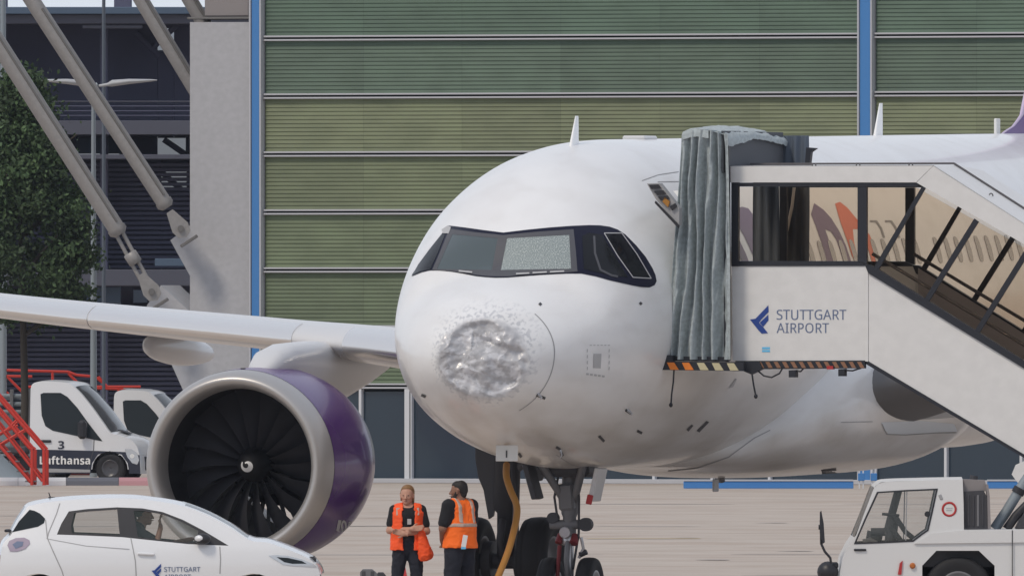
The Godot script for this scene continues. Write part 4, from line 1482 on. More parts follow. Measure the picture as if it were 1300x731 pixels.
func build_gear() -> void:
	var g: G
	var ng := assembly("nose_gear", plane)
	var c := Vector3(0, 0, -5.07)
	for e in [-0.25, 0.25]: wheel(ng, c + Vector3(e, 0.375, 0), 0.375, 0.22, M.gear_steel)
	var T := func(nm: String, pts: Array, r, m: Material, n := 12):
		var h := G.new()
		h.tube(pts.map(func(p): return c + p), r, n)
		part(nm, h.mesh(), m, ng)
	T.call("axle", [Vector3(-0.34, 0.375, 0), Vector3(0.34, 0.375, 0)], 0.055, M.gear_grey)
	T.call("strut", [Vector3(0, 0.95, 0.03), Vector3(0, 1.25, 0.02), Vector3(0, 1.3, 0.02), Vector3(0, 2.3, -0.1)], [0.085, 0.085, 0.105, 0.115], M.gear_grey, 18)
	T.call("piston", [Vector3(0, 0.36, 0.04), Vector3(0, 0.97, 0.03)], 0.058, M.gear_steel, 16)
	T.call("lower_collar", [Vector3(0, 0.9, 0.03), Vector3(0, 0.92, 0.03), Vector3(0, 1.0, 0.03), Vector3(0, 1.02, 0.03)], [0.08, 0.105, 0.105, 0.08], M.gear_steel, 16)
	T.call("drag_brace", [Vector3(0.06, 1.45, 0.03), Vector3(0.36, 2.1, 0.5)], 0.05, M.gear_grey)
	T.call("drag_brace", [Vector3(-0.06, 1.45, 0.03), Vector3(-0.36, 2.1, 0.5)], 0.05, M.gear_grey)
	T.call("brace_link", [Vector3(-0.33, 1.9, 0.3), Vector3(0.33, 1.9, 0.3)], 0.035, M.gear_dark)
	T.call("torque_link", [Vector3(0, 0.95, 0.1), Vector3(0.02, 0.72, 0.24), Vector3(0, 0.45, 0.08)], 0.035, M.gear_grey)
	T.call("steering_cylinder", [Vector3(-0.24, 1.16, 0.05), Vector3(0.24, 1.16, 0.05)], 0.06, M.gear_grey, 14)
	T.call("actuator_cap", [Vector3(0.22, 1.16, 0.0), Vector3(0.23, 1.16, 0.14)], 0.085, M.gear_dark, 16)
	T.call("actuator_cap", [Vector3(-0.2, 1.24, 0.0), Vector3(-0.2, 1.24, 0.12)], 0.07, M.gear_dark, 16)
	T.call("landing_light", [Vector3(0.13, 1.86, 0.12), Vector3(0.13, 1.86, 0.22), Vector3(0.13, 1.86, 0.23)], [0.06, 0.095, 0.085], M.gear_steel, 18)
	T.call("landing_light", [Vector3(-0.17, 1.86, 0.12), Vector3(-0.17, 1.86, 0.22), Vector3(-0.17, 1.86, 0.23)], [0.06, 0.085, 0.075], M.gear_grey, 18)
	T.call("taxi_light", [Vector3(-0.02, 1.06, 0.08), Vector3(-0.02, 1.06, 0.17), Vector3(-0.02, 1.06, 0.18)], [0.05, 0.075, 0.065], M.gear_steel, 16)
	T.call("red_cover", [Vector3(-0.10, 1.03, 0.06), Vector3(-0.12, 0.93, 0.12)], 0.045, M.faded_red)
	T.call("red_cover", [Vector3(0.09, 1.02, 0.06), Vector3(0.08, 0.92, 0.13)], 0.055, M.faded_red)
	T.call("red_streamer", [Vector3(-0.1, 0.9, 0.12), Vector3(-0.13, 0.5, 0.13), Vector3(-0.12, 0.2, 0.13)], 0.028, M.faded_red)
	T.call("hydraulic_hose", [Vector3(-0.1, 1.9, 0.1), Vector3(-0.17, 1.5, 0.12), Vector3(-0.13, 1.2, 0.1)], 0.016, M.gear_dark, 8)
	T.call("hydraulic_hose", [Vector3(0.1, 1.9, 0.1), Vector3(0.15, 1.5, 0.12), Vector3(0.14, 1.05, 0.1), Vector3(0.06, 0.6, 0.08)], 0.016, M.gear_dark, 8)
	T.call("hydraulic_hose", [Vector3(0.16, 1.0, 0.06), Vector3(0.19, 0.86, 0.06), Vector3(0.13, 0.74, 0.06)], 0.02, M.gear_steel, 8)
	T.call("valve_block", [Vector3(0.14, 0.78, 0.05), Vector3(0.23, 0.82, 0.05)], 0.035, M.gear_dark)
	g = G.new()
	g.box(c + Vector3(0, 1.92, 0.02), Vector3(0.62, 0.34, 0.5), Basis(), 0.05)
	part("gear_bay", g.mesh(), M.gear_dark, ng)
	g = G.new()
	g.box(c + Vector3(-0.02, 1.5, 0.07), Vector3(0.2, 0.34, 0.16), Basis(Vector3(0, 0, 1), 0.08), 0.03)
	part("junction_box", g.mesh(), M.gear_grey, ng)
	# bay doors left and right of the leg
	var dl := G.new()
	dl.box(c + Vector3(0.44, 1.66, 0.3), Vector3(0.06, 0.42, 0.42), Basis(Vector3(0, 0, 1), -0.22), 0.01)
	var dd := part("bay_door", dl.mesh(), M.wing_grey, ng)
	g = G.new()
	g.box(c + Vector3(0.395, 1.475, 0.52), Vector3(0.075, 0.12, 0.03), Basis(Vector3(0, 0, 1), -0.22), 0.006)
	part("red_door_tip", g.mesh(), M.red_paint, ng)
	g = G.new()
	g.box(c + Vector3(-0.40, 1.70, 0.3), Vector3(0.07, 0.46, 0.36), Basis(Vector3(0, 0, 1), 0.28), 0.01)
	part("bay_door", g.mesh(), M.gear_dark, ng)
	# right main gear
	var mg := assembly("main_gear", plane)
	var m := Vector3(-4.0, 0, -16.5)
	for e in [-0.465, 0.465]: wheel(mg, m + Vector3(e, 0.575, 0), 0.575, 0.43, M.gear_grey)
	var U := func(nm: String, pts: Array, r, mm: Material, n := 12):
		var h := G.new()
		h.tube(pts.map(func(p): return m + p), r, n)
		part(nm, h.mesh(), mm, mg)
	U.call("axle", [Vector3(-0.55, 0.575, 0), Vector3(0.55, 0.575, 0)], 0.1, M.gear_dark)
	U.call("strut", [Vector3(0, 0.55, 0), Vector3(0, 1.2, 0), Vector3(0, 1.25, 0), Vector3(0.05, 3.1, 0)], [0.12, 0.12, 0.17, 0.18], M.gear_dark, 18)
	U.call("side_stay", [Vector3(0.02, 1.7, 0), Vector3(1.3, 2.7, 0)], 0.075, M.gear_grey)
	U.call("torque_link", [Vector3(0, 1.1, 0.18), Vector3(0.03, 0.85, 0.42), Vector3(0, 0.6, 0.15)], 0.05, M.gear_dark)
	U.call("brake_rod", [Vector3(0.2, 0.62, 0.2), Vector3(0.18, 1.3, 0.15)], 0.03, M.gear_grey, 8)
	U.call("brake_line", [Vector3(0.12, 1.9, 0.16), Vector3(0.17, 1.3, 0.2), Vector3(0.16, 0.9, 0.2)], 0.03, M.gear_dark, 8)
	for e in [-0.22, 0.22]: U.call("brake_unit", [Vector3(e - 0.06, 0.575, 0), Vector3(e + 0.06, 0.575, 0)], 0.26, M.gear_dark, 20)
	# leg door: pointed at the foot
	g = G.new()
	var fxx := Transform3D(Basis(Vector3(1, 0, 0), Vector3(0, 1, 0), Vector3(0, 0, 1)), m + Vector3(-0.16, 0, 0))
	g.prism(pv([-0.24, 2.75, 0.14, 2.75, 0.10, 1.9, 0.05, 1.5, -0.01, 1.16, -0.07, 1.12, -0.14, 1.5, -0.21, 1.66, -0.25, 1.9]), fxx, -0.03, 0.03)
	part("leg_door", g.mesh(), M.gear_door, mg)
	g = G.new()
	g.prism(pv([0.30, 2.75, 0.75, 2.75, 0.66, 2.0, 0.40, 1.62, 0.26, 1.6]), Transform3D(Basis(), m + Vector3(0.05, 0, -0.1)), -0.03, 0.03)
	part("inner_door", g.mesh(), M.gear_door, mg)

# ------------------------------------------------------------------ passenger stairs at the forward left door (same axes as the aircraft)
func stair_uv(x: float, y: float, s: float) -> Vector2:   # (L, height) of a photograph's point on the plane s
	var k := (x - 650.0) / F
	var c := cos(YAW)
	var sn := -sin(YAW)
	var l := (k * (DC + s * c) + 0.629 - s * sn) / (c + k * sn)
	return Vector2(l, CY - (y - HZ) * (DC + s * c - l * sn) / F)

var stairs: Node3D
const SXF := Transform3D(Basis(Vector3(1, 0, 0), Vector3(0, 1, 0), Vector3(0, 0, -1)), Vector3(-5, 0, 5))
func suv(a: Array, s: float) -> PackedVector2Array:
	var r := PackedVector2Array()
	for i in range(0, a.size(), 2): r.append(stair_uv(a[i], a[i + 1], s))
	return r
func splate(nm: String, a: Array, s0: float, s1: float, m: Material, parent: Node3D = null, ref := 3.75) -> MeshInstance3D:
	var g := G.new()
	g.prism(suv(a, ref), SXF, s0, s1)
	return part(nm, g.mesh(), m, parent if parent else stairs)
func sbox(nm: String, lo: Vector3, hi: Vector3, m: Material, bev := 0.01) -> MeshInstance3D:   # (L, height, s) corners
	var g := G.new()
	var a := Vector3(lo.x - 5, lo.y, 5 - hi.z)
	var b := Vector3(hi.x - 5, hi.y, 5 - lo.z)
	g.box((a + b) / 2, b - a, Basis(), bev)
	return part(nm, g.mesh(), m, stairs)

func lettering(nm: String, txt: String, m: Material, parent: Node3D, at: Vector3, w: float, h: float, basis := Basis.IDENTITY, weight := 400, depth := 0.004) -> void:
	var f := SystemFont.new()
	f.font_names = PackedStringArray(["Droid Sans"])
	f.font_weight = weight
	var t := TextMesh.new()
	t.font = f
	t.font_size = 64
	t.pixel_size = 0.01
	t.depth = 0.01
	t.text = txt
	t.curve_step = 2.0
	t.horizontal_alignment = HORIZONTAL_ALIGNMENT_LEFT
	t.vertical_alignment = VERTICAL_ALIGNMENT_BOTTOM
	var bb := t.get_aabb()
	var sx := w / bb.size.x
	var sy := h / bb.size.y
	var b2 := basis * Basis.from_scale(Vector3(sx, sy, depth / 0.01))
	part(nm, t, m, parent, Transform3D(b2, at - b2 * Vector3(bb.position.x, bb.position.y, 0)))

func airport_logo(parent: Node3D, at: Vector3, size: float, basis := Basis.IDENTITY) -> void:   # swept wing mark
	var polys := [pv([-0.66, 0.02, -0.38, 0.06, 0.28, 0.72, 0.30, 0.40, -0.08, 0.02, -0.20, -0.14, 0.02, -0.36, 0.26, -0.66, -0.06, -0.68, -0.22, -0.52]), pv([-0.16, -0.14, 0.28, 0.26, 0.29, -0.02, 0.02, -0.34])]
	for p in polys:
		var g := G.new()
		g.prism(p, Transform3D(basis * Basis.from_scale(Vector3(size, size, 1)), at), 0.0, 0.004)
		part("logo_wing", g.mesh(), M.print_blue, parent)

func build_stairs() -> void:
	var pl := plane.transform
	stairs = thing("passenger_stairs", "white covered boarding stairs with grey bellows docked at the airliner's door", "boarding stairs", pl * Vector3(5, 0, -5), YAW)
	var sn := 3.75
	var sf := 6.1
	var X := 1480.0   # the flight of stairs goes on to here, outside the frame
	# platform walls
	for s in [sn, sf]:
		var t := 0.05
		splate("platform_wall", [929.5, 338, 1099, 336, 1099, 457.5, 930.5, 458], s, s + t, M.stairs_white)
		splate("wall_corner", [1099.3, 336, 1103, 337, 1103, 459, 1099.3, 458.5], s - 0.012, s + t, M.stairs_white)
		splate("flight_wall", [1103.3, 347, 1300, 467, X, 576.8, X, 684, 1300, 576, 1103.3, 458.5], s, s + t, M.stairs_white)
		splate("wall_trim", [1099, 336, 1107, 336.5, 1300, 457, X, 566.5, X, 576.5, 1300, 466.7, 1103.5, 346.7], s - 0.025, s + t + 0.02, M.stairs_dark)
		splate("lower_trim", [1103.3, 458.7, 1300, 576.2, X, 684.2, X, 689, 1300, 580.5, 1101, 462.5], s - 0.012, s + t + 0.012, M.stairs_dark)
		splate("post", [929, 231.5, 938, 231.5, 938, 338, 929, 338], s - 0.015, s + 0.06, M.stairs_dark)
		splate("post", [1089.5, 237, 1101, 237, 1101, 335.8, 1089.5, 331], s - 0.01, s + 0.06, M.stairs_dark)
		splate("beam", [938.2, 231.8, 1167, 231.8, 1167, 236.8, 938.2, 236.8], s - 0.015, s + 0.06, M.stairs_dark)
		splate("beam", [938.2, 331.3, 1089.2, 331.3, 1098.8, 335.8, 1098.8, 337.6, 938.2, 337.8], s - 0.012, s + 0.06, M.stairs_dark)
		splate("glass_pane", [938.3, 237.1, 1089.2, 237.1, 1089.2, 331, 938.3, 331], s + 0.02, s + 0.026, M.stairs_glass)
		splate("glass_pane", [1101.3, 237.1, 1162, 237.1, 1300, 314, X, 427, X, 566, 1300, 456.5, 1107.5, 336.2, 1101.3, 335.5], s + 0.02, s + 0.026, M.stairs_glass)
		for k in 7:
			var bx := 1110.0 + 64.5 * k
			var by := 340.0 + 39.5 * k
			splate("roof_post", [bx, by, bx + 6, by + 3.0, bx + 69, by - 98.0 if k > 0 else 233.5, bx + 63.5, by - 102.0 if k > 0 else 233.5], s - 0.02, s + 0.015, M.stairs_dark)
	# roof: fascias, top skins (crest then slope to the far side)
	splate("roof_fascia", [926.5, 211, 1186, 210.3, 1164.5, 231.5, 926.5, 231.5], sn - 0.03, sn + 0.05, M.stairs_white)
	splate("roof_fascia", [1186.3, 210.5, 1300, 283, X, 398, X, 424, 1300, 309, 1164.9, 231.8], sn - 0.028, sn + 0.05, M.stairs_white)
	splate("roof_fascia", [926.5, 216, 1186, 215.3, 1164.5, 231.5, 926.5, 231.5], sf + 0.02, sf + 0.08, M.stairs_white)
	splate("roof_fascia", [1186.3, 215.5, 1300, 288, X, 403, X, 424, 1300, 309, 1164.9, 231.8], sf + 0.02, sf + 0.08, M.stairs_white)
	var top := suv([926.5, 210.6, 1186.3, 209.8, X, 397.5], sn)
	for k in 2:
		var g := G.new()
		var a := top[k]
		var b := top[k + 1]
		for e in [[sn - 0.03, 0.0, 4.75, 0.012], [4.75, 0.012, sf + 0.08, -0.05]]:
			var q := [Vector3(a.x - 5, a.y + e[1], 5 - e[0]), Vector3(b.x - 5, b.y + e[1], 5 - e[0]), Vector3(b.x - 5, b.y + e[3], 5 - e[2]), Vector3(a.x - 5, a.y + e[3], 5 - e[2])]
			g.quad(q[0], q[1], q[2], q[3])
			var dn := Vector3(0, -0.02, 0)
			g.quad(q[0] + dn, q[3] + dn, q[2] + dn, q[1] + dn)
		part("roof_skin", g.mesh(), M.stairs_white, stairs)
		g = G.new()
		g.tube([Vector3(a.x - 5, a.y + 0.03, 5 - 4.75), Vector3(b.x - 5, b.y + 0.03, 5 - 4.75)], 0.014, 6)
		part("roof_gutter", g.mesh(), M.stairs_grey, stairs)
	for q in [[1034, 211, 3.75], [1090, 210.8, 3.75], [1157, 210.5, 3.75], [1259, 249, 4.2]]:
		var uv := stair_uv(q[0], q[1], q[2])
		var g := G.new()
		var pts := []
		for j in 9: pts.append(Vector3(uv.x - 5 + 0.025 * cos(PI * j / 8.0), uv.y + 0.035 * sin(PI * j / 8.0), 5 - q[2]))
		g.tube(pts, 0.008, 6)
		part("lifting_eye", g.mesh(), M.stairs_grey, stairs)
	# floor and steps
	var f0 := stair_uv(932, 456, sn)
	var f1 := stair_uv(1101, 456, sn)
	sbox("platform_floor", Vector3(f0.x, f0.y - 0.06, sn + 0.06), Vector3(f1.x, f0.y + 0.02, sf - 0.01), M.stairs_grey)
	var e1 := stair_uv(1300, 574, sn)
	var slope := (e1.y - f1.y) / (e1.x - f1.x)
	for k in 15:
		var l := f1.x + 0.02 + 0.29 * k
		sbox("tread", Vector3(l, f1.y + slope * (0.29 * k + 0.1) - 0.03, sn + 0.06), Vector3(l + 0.29, f1.y + slope * (0.29 * k + 0.1) + 0.01, sf - 0.01), M.stairs_tread)
		sbox("riser", Vector3(l + 0.27, f1.y + slope * (0.29 * k + 0.39), sn + 0.06), Vector3(l + 0.285, f1.y + slope * (0.29 * k + 0.1) - 0.032, sf - 0.01), M.stairs_grey)
	for s in [sn + 0.08, sf - 0.05]:   # grey inner lining of the walls
		splate("inner_lining", [1107, 340, 1300, 459.5, X, 569, X, 680, 1300, 572, 1107, 454], s, s + 0.02, M.stairs_lining)
	for s in [sn + 0.16, sf - 0.14]:
		var g := G.new()
		var a := stair_uv(1104, 322, sn)
		var b := stair_uv(X, 548, sn)
		g.tube([Vector3(a.x - 5, a.y, 5 - s), Vector3(b.x - 5, b.y, 5 - s)], 0.022, 8)
		part("handrail", g.mesh(), M.stairs_grey, stairs)
	# printing on the platform wall
	var z := 5 - sn
	var a1 := stair_uv(986.5, 406, sn)
	var b1 := stair_uv(1075, 393, sn)
	lettering("sign_lettering", "STUTTGART", M.print_slate, stairs, Vector3(a1.x - 5, a1.y, z + 0.002), b1.x - a1.x, (406 - 393) * 0.00973)
	a1 = stair_uv(986.5, 422.5, sn)
	b1 = stair_uv(1053, 410, sn)
	lettering("sign_lettering", "AIRPORT", M.print_slate, stairs, Vector3(a1.x - 5, a1.y, z + 0.002), b1.x - a1.x, (422.5 - 410) * 0.00973)
	a1 = stair_uv(970, 406, sn)
	airport_logo(stairs, Vector3(a1.x - 5 - 0.01, a1.y, z + 0.002), 0.25)
	splate("blue_sticker", [968, 440.5, 978, 440.5, 978, 443.2, 968, 443.2], sn - 0.004, sn - 0.001, M.print_cyan)
	splate("blue_sticker", [968, 444.2, 978, 444.2, 978, 446.8, 968, 446.8], sn - 0.004, sn - 0.001, M.print_cyan)
	# hazard bars below
	splate("bumper", [848, 458.5, 952, 459.5, 952, 471, 848, 469.5], 3.46, 3.6, M.stairs_dark)
	splate("bumper_head", [840, 450, 862, 451, 862, 461, 842, 466], 3.46, 3.6, M.stairs_dark)
	var kinds := ["hazard_orange", "hazard_orange", "hazard_cream", "hazard_cream", "hazard_cream"]
	for k in 5:
		var x := 856.0 + k * 19.0
		splate("hazard_stripe", [x - 1, 460 + 0.2 * k, x + 8, 460 + 0.2 * k, x + 14, 469.3 + 0.2 * k, x + 3.5, 469.3 + 0.2 * k], 3.445, 3.458, M[kinds[k]])
	splate("lower_bar", [944, 458.3, 1099, 457.8, 1099, 467.5, 944, 468.8], 3.735, 3.80, M.stairs_dark)
	for k in 13:
		var x := 962.0 + k * 10.6
		splate("hazard_stripe", [x, 459.2, x + 5, 459.2, x + 9.5, 467.0, x + 4.5, 467.0], 3.722, 3.733, M.hazard_brown)
	splate("joint_block", [940, 459, 966, 459, 970, 468, 956, 475, 944, 470], 3.66, 3.80, M.stairs_dark)
	for q in [[1003, 470, 1012, 479], [1066, 468.5, 1074, 477.5]]: splate("work_lamp", [q[0], q[1], q[2], q[1] - 0.5, q[2], q[3], q[0], q[3]], 3.70, 3.82, M.stairs_dark)
	splate("red_lamp", [1051, 464.5, 1059, 464.5, 1059, 468.8, 1051, 468.8], 3.715, 3.80, M.red_paint)
	for c in [[[856, 469, 855, 485, 853, 500, 852, 514], 3.5], [[955, 474, 957, 488, 960, 503], 3.7], [[962, 470, 970, 477, 980, 479, 990, 474, 994, 467], 3.7], [[1011, 471, 1017, 471.5, 1021, 467], 3.75], [[1073, 470, 1083, 470.5, 1094, 467], 3.75]]:
		var g := G.new()
		var pts := []
		for i in range(0, c[0].size(), 2):
			var uv := stair_uv(c[0][i], c[0][i + 1], c[1])
			pts.append(Vector3(uv.x - 5, uv.y, 5 - c[1]))
		g.tube(pts, 0.011, 7)
		part("cable", g.mesh(), M.stairs_dark, stairs)
		if c[0].size() < 9 and c[0][0] < 1000:
			g = G.new()
			g.ball(pts[pts.size() - 1], Vector3(0.025, 0.03, 0.025), 6)
			part("cable_bob", g.mesh(), M.stairs_dark, stairs)
	# ---- bellows
	var bel := assembly("bellows", stairs)
	var nz := FastNoiseLite.new()
	nz.seed = 3
	nz.frequency = 0.9
	var g := G.new()
	g.sg = 1
	var nu := 150
	var nv := 44
	var grid := []
	for i in nu + 1:
		var row := []
		var u := float(i) / nu
		for j in nv + 1:
			var h := float(j) / nv
			var y := lerpf(456.5, 170.0 - 6.0 * sin(PI * u), h)
			var xi := lerpt([[165, 865], [230, 861], [330, 853], [400, 849], [458, 847]], y)
			var xo := lerpt([[165, 925], [185, 926], [250, 927.5], [330, 928.5], [458, 929]], y)
			var wob := nz.get_noise_2d(u * 3.0, h * 2.2)
			var uu := u + 0.02 * sin(h * 5.0 + u * 9.0) * sin(PI * u)
			# gathered cloth: deep irregular folds that fan out downwards
			var ph := uu * 5.8 + 0.5 * nz.get_noise_2d(9.0 + h * 1.6, u * 1.4) + 0.25 * (1.0 - h) * sin(u * 4.0)
			var fold := absf(fmod(ph + 20.0, 1.0) * 2.0 - 1.0)
			fold = fold * fold * (3.0 - 2.0 * fold)
			var ph2 := uu * 11.0 + 1.2 * nz.get_noise_2d(h * 2.0, u * 3.0)
			var f2 := sin(ph2 * TAU) * 0.5
			var ends := smoothstep(0.0, 0.08, u) * smoothstep(1.0, 0.93, u)
			var dsp := (fold * 0.18 + f2 * 0.016 + wob * 0.06) * ends * (0.55 + 0.45 * smoothstep(1.0, 0.85, h))
			dsp += 0.10 * (1.0 - smoothstep(0.0, 0.14, u)) - 0.05
			var uv := stair_uv(lerpf(xi, xo, u), y, 3.5)
			row.append(Vector3(uv.x - 5, uv.y, 5 - (3.5 + dsp)))
		grid.append(row)
	for i in nu:
		for j in nv: g.quad(grid[i][j], grid[i + 1][j], grid[i + 1][j + 1], grid[i][j + 1])
	# wraps round towards the hull on its inner edge
	for j in nv:
		var a: Vector3 = grid[0][j]
		var b: Vector3 = grid[0][j + 1]
		g.quad(a, b, b + Vector3(0.02, 0, -0.5), a + Vector3(0.02, 0, -0.5))
	part("front_curtain", g.mesh(), M.bellows_fabric, bel)
	# rear curtain, dark inside, with hanging straps
	g = G.new()
	g.sg = 1
	for i in 30:
		for j in 20:
			var Q := func(ii: int, jj: int) -> Vector3:
				var l := lerpf(2.0, 2.72, ii / 30.0)
				return Vector3(l - 5, lerpf(3.1, 6.02, jj / 20.0), 5 - (6.45 + 0.035 * sin(ii * 1.3) + 0.02 * sin(ii * 0.7 + jj * 0.4)))
			g.quad(Q.call(i, j), Q.call(i + 1, j), Q.call(i + 1, j + 1), Q.call(i, j + 1))
	part("rear_curtain", g.mesh(), M.curtain_dark, bel)
	for c in [[991, 236, 993, 308], [1009, 236, 1006, 262, 998, 300, 995, 308]]:
		g = G.new()
		var pts := []
		for i in range(0, c.size(), 2):
			var uv := stair_uv(c[i], c[i + 1], 6.38)
			pts.append(Vector3(uv.x - 5, uv.y, 5 - 6.38))
		g.tube(pts, 0.02, 6)
		part("hanging_strap", g.mesh(), M.strap_grey, bel)
	# top: crumpled cover with a valance over the opening
	g = G.new()
	g.sg = 1
	nz.frequency = 1.6
	grid = []
	for i in 61:
		var q := i / 60.0
		var s := lerpf(3.47, 6.45, q)
		var crest := 6.075 + 0.05 * sin(PI * q) + 0.02 * nz.get_noise_1d(q * 6.0) - 0.03 * q
		var sag := lerpt([[0, 5.90], [0.08, 5.86], [0.45, 5.97], [0.62, 5.955], [1.0, 5.89]], q) + 0.02 * nz.get_noise_1d(20.0 + q * 9.0)
		var row := []
		var outs := [[1.90, -0.14], [1.88, -0.08], [1.90, -0.03], [1.97, 0.0], [2.08, 0.015], [2.22, 0.0], [2.36, -0.03], [2.43, -0.07]]
		for o in outs: row.append(Vector3(o[0] - 5 + 0.012 * nz.get_noise_2d(q * 9.0, o[0] * 5.0), crest + o[1] + 0.03 * nz.get_noise_2d(q * 7.0, o[0] * 4.0), 5 - s))
		row.append(Vector3(2.455 - 5 + 0.02 * nz.get_noise_1d(q * 12.0), (crest + sag) / 2 - 0.03, 5 - s))
		row.append(Vector3(2.445 - 5 + 0.02 * nz.get_noise_1d(q * 14.0 + 5.0), sag, 5 - s))
		grid.append(row)
	for i in 60:
		for j in grid[0].size() - 1: g.quad(grid[i][j], grid[i + 1][j], grid[i + 1][j + 1], grid[i][j + 1])
	for e in [0, 60]:
		for k in 5: g.quad(grid[e][k], grid[e][k + 1], grid[e][k + 1] + Vector3(0, -0.10, 0), grid[e][k] + Vector3(0, -0.10, 0))
	part("top_cover", g.mesh(), M.bellows_fabric, bel)
	g = G.new()
	g.box(Vector3(2.385 - 5, 5.80, 5 - 4.97), Vector3(0.03, 0.52, 2.9), Basis(), 0.006)
	part("end_board", g.mesh(), M.bellows_inside, bel)
	splate("edge_post", [922.5, 187, 929, 185, 929.5, 458, 922.8, 458], 3.62, 3.70, M.stairs_dark, bel)
	splate("bottom_edge", [849, 452, 930, 453, 930, 459, 848, 458], 3.56, 3.62, M.stairs_dark, bel)
	splate("top_fitting", [1024, 187, 1037, 188, 1030, 193, 1028, 211, 1022, 211], 6.2, 6.3, M.stairs_dark, bel, 6.2)
	# undercarriage to the right of the frame
	splate("leg_cover", [1312, 581, 1300, 586, 1291, 590, 1286, 602, 1293, 612, 1330, 625, 1345, 600], 3.72, 3.78, M.stairs_white)
	sbox("chassis", Vector3(7.0, 0.45, 4.0), Vector3(13.0, 0.95, 5.9), M.stairs_grey, 0.03)
	for l in [7.8, 12.0]:
		for s in [3.95, 5.95]: wheel(stairs, Vector3(l - 5, 0.4, 5 - s), 0.4, 0.24, M.gear_grey, Vector3(0, 0, 1))
	sbox("scissor_leg", Vector3(7.2, 0.9, 4.1), Vector3(7.4, 2.2, 4.25), M.stairs_grey)
	sbox("scissor_leg", Vector3(7.2, 0.9, 5.6), Vector3(7.4, 2.2, 5.75), M.stairs_grey)
	sbox("scissor_leg", Vector3(8.6, 0.9, 4.1), Vector3(8.8, 1.4, 4.25), M.stairs_grey)
	sbox("scissor_leg", Vector3(8.6, 0.9, 5.6), Vector3(8.8, 1.4, 5.75), M.stairs_grey)

# ------------------------------------------------------------------ vehicles: sheets of a given half width, with openings, joined by strips over the top
func side_sheet(outer: Array, holes: Array, w: Callable, sides: Array, cell: float, off := 0.0) -> G:
	var g := G.new()
	g.sg = 1
	for t in cut(outer, holes, cell):
		for s in sides:
			var q := []
			for p: Vector2 in t: q.append(Vector3(p.x, p.y, s * (w.call(p.x, p.y) + off)))
			g.tri(q[0], q[1], q[2])
	return g

func top_strip(pts: PackedVector2Array, w: Callable, crown: float, off := 0.0) -> G:
	var g := G.new()
	g.sg = 2
	var rows := []
	for i in pts.size():
		var p := pts[i]
		var t := (pts[mini(i + 1, pts.size() - 1)] - pts[maxi(i - 1, 0)]).normalized()
		var n := Vector2(-t.y, t.x)
		if n.y < 0: n = -n
		var row := []
		for k in 13:
			var q := k / 6.0 - 1.0
			var c := crown * (1.0 - q * q) + off
			row.append(Vector3(p.x + n.x * c, p.y + n.y * c, q * (w.call(p.x, p.y) - (0.0 if off <= 0.0 else 0.012))))
		rows.append(row)
	for i in rows.size() - 1:
		for k in 12: g.quad(rows[i][k], rows[i + 1][k], rows[i + 1][k + 1], rows[i][k + 1])
	return g

func dense(a: PackedVector2Array, step: float) -> PackedVector2Array:   # rounded, evenly divided line
	var c := Curve2D.new()
	for i in a.size():
		var t := (a[mini(i + 1, a.size() - 1)] - a[maxi(i - 1, 0)]) * 0.16
		c.add_point(a[i], -t, t)
	c.bake_interval = step
	return c.get_baked_points()

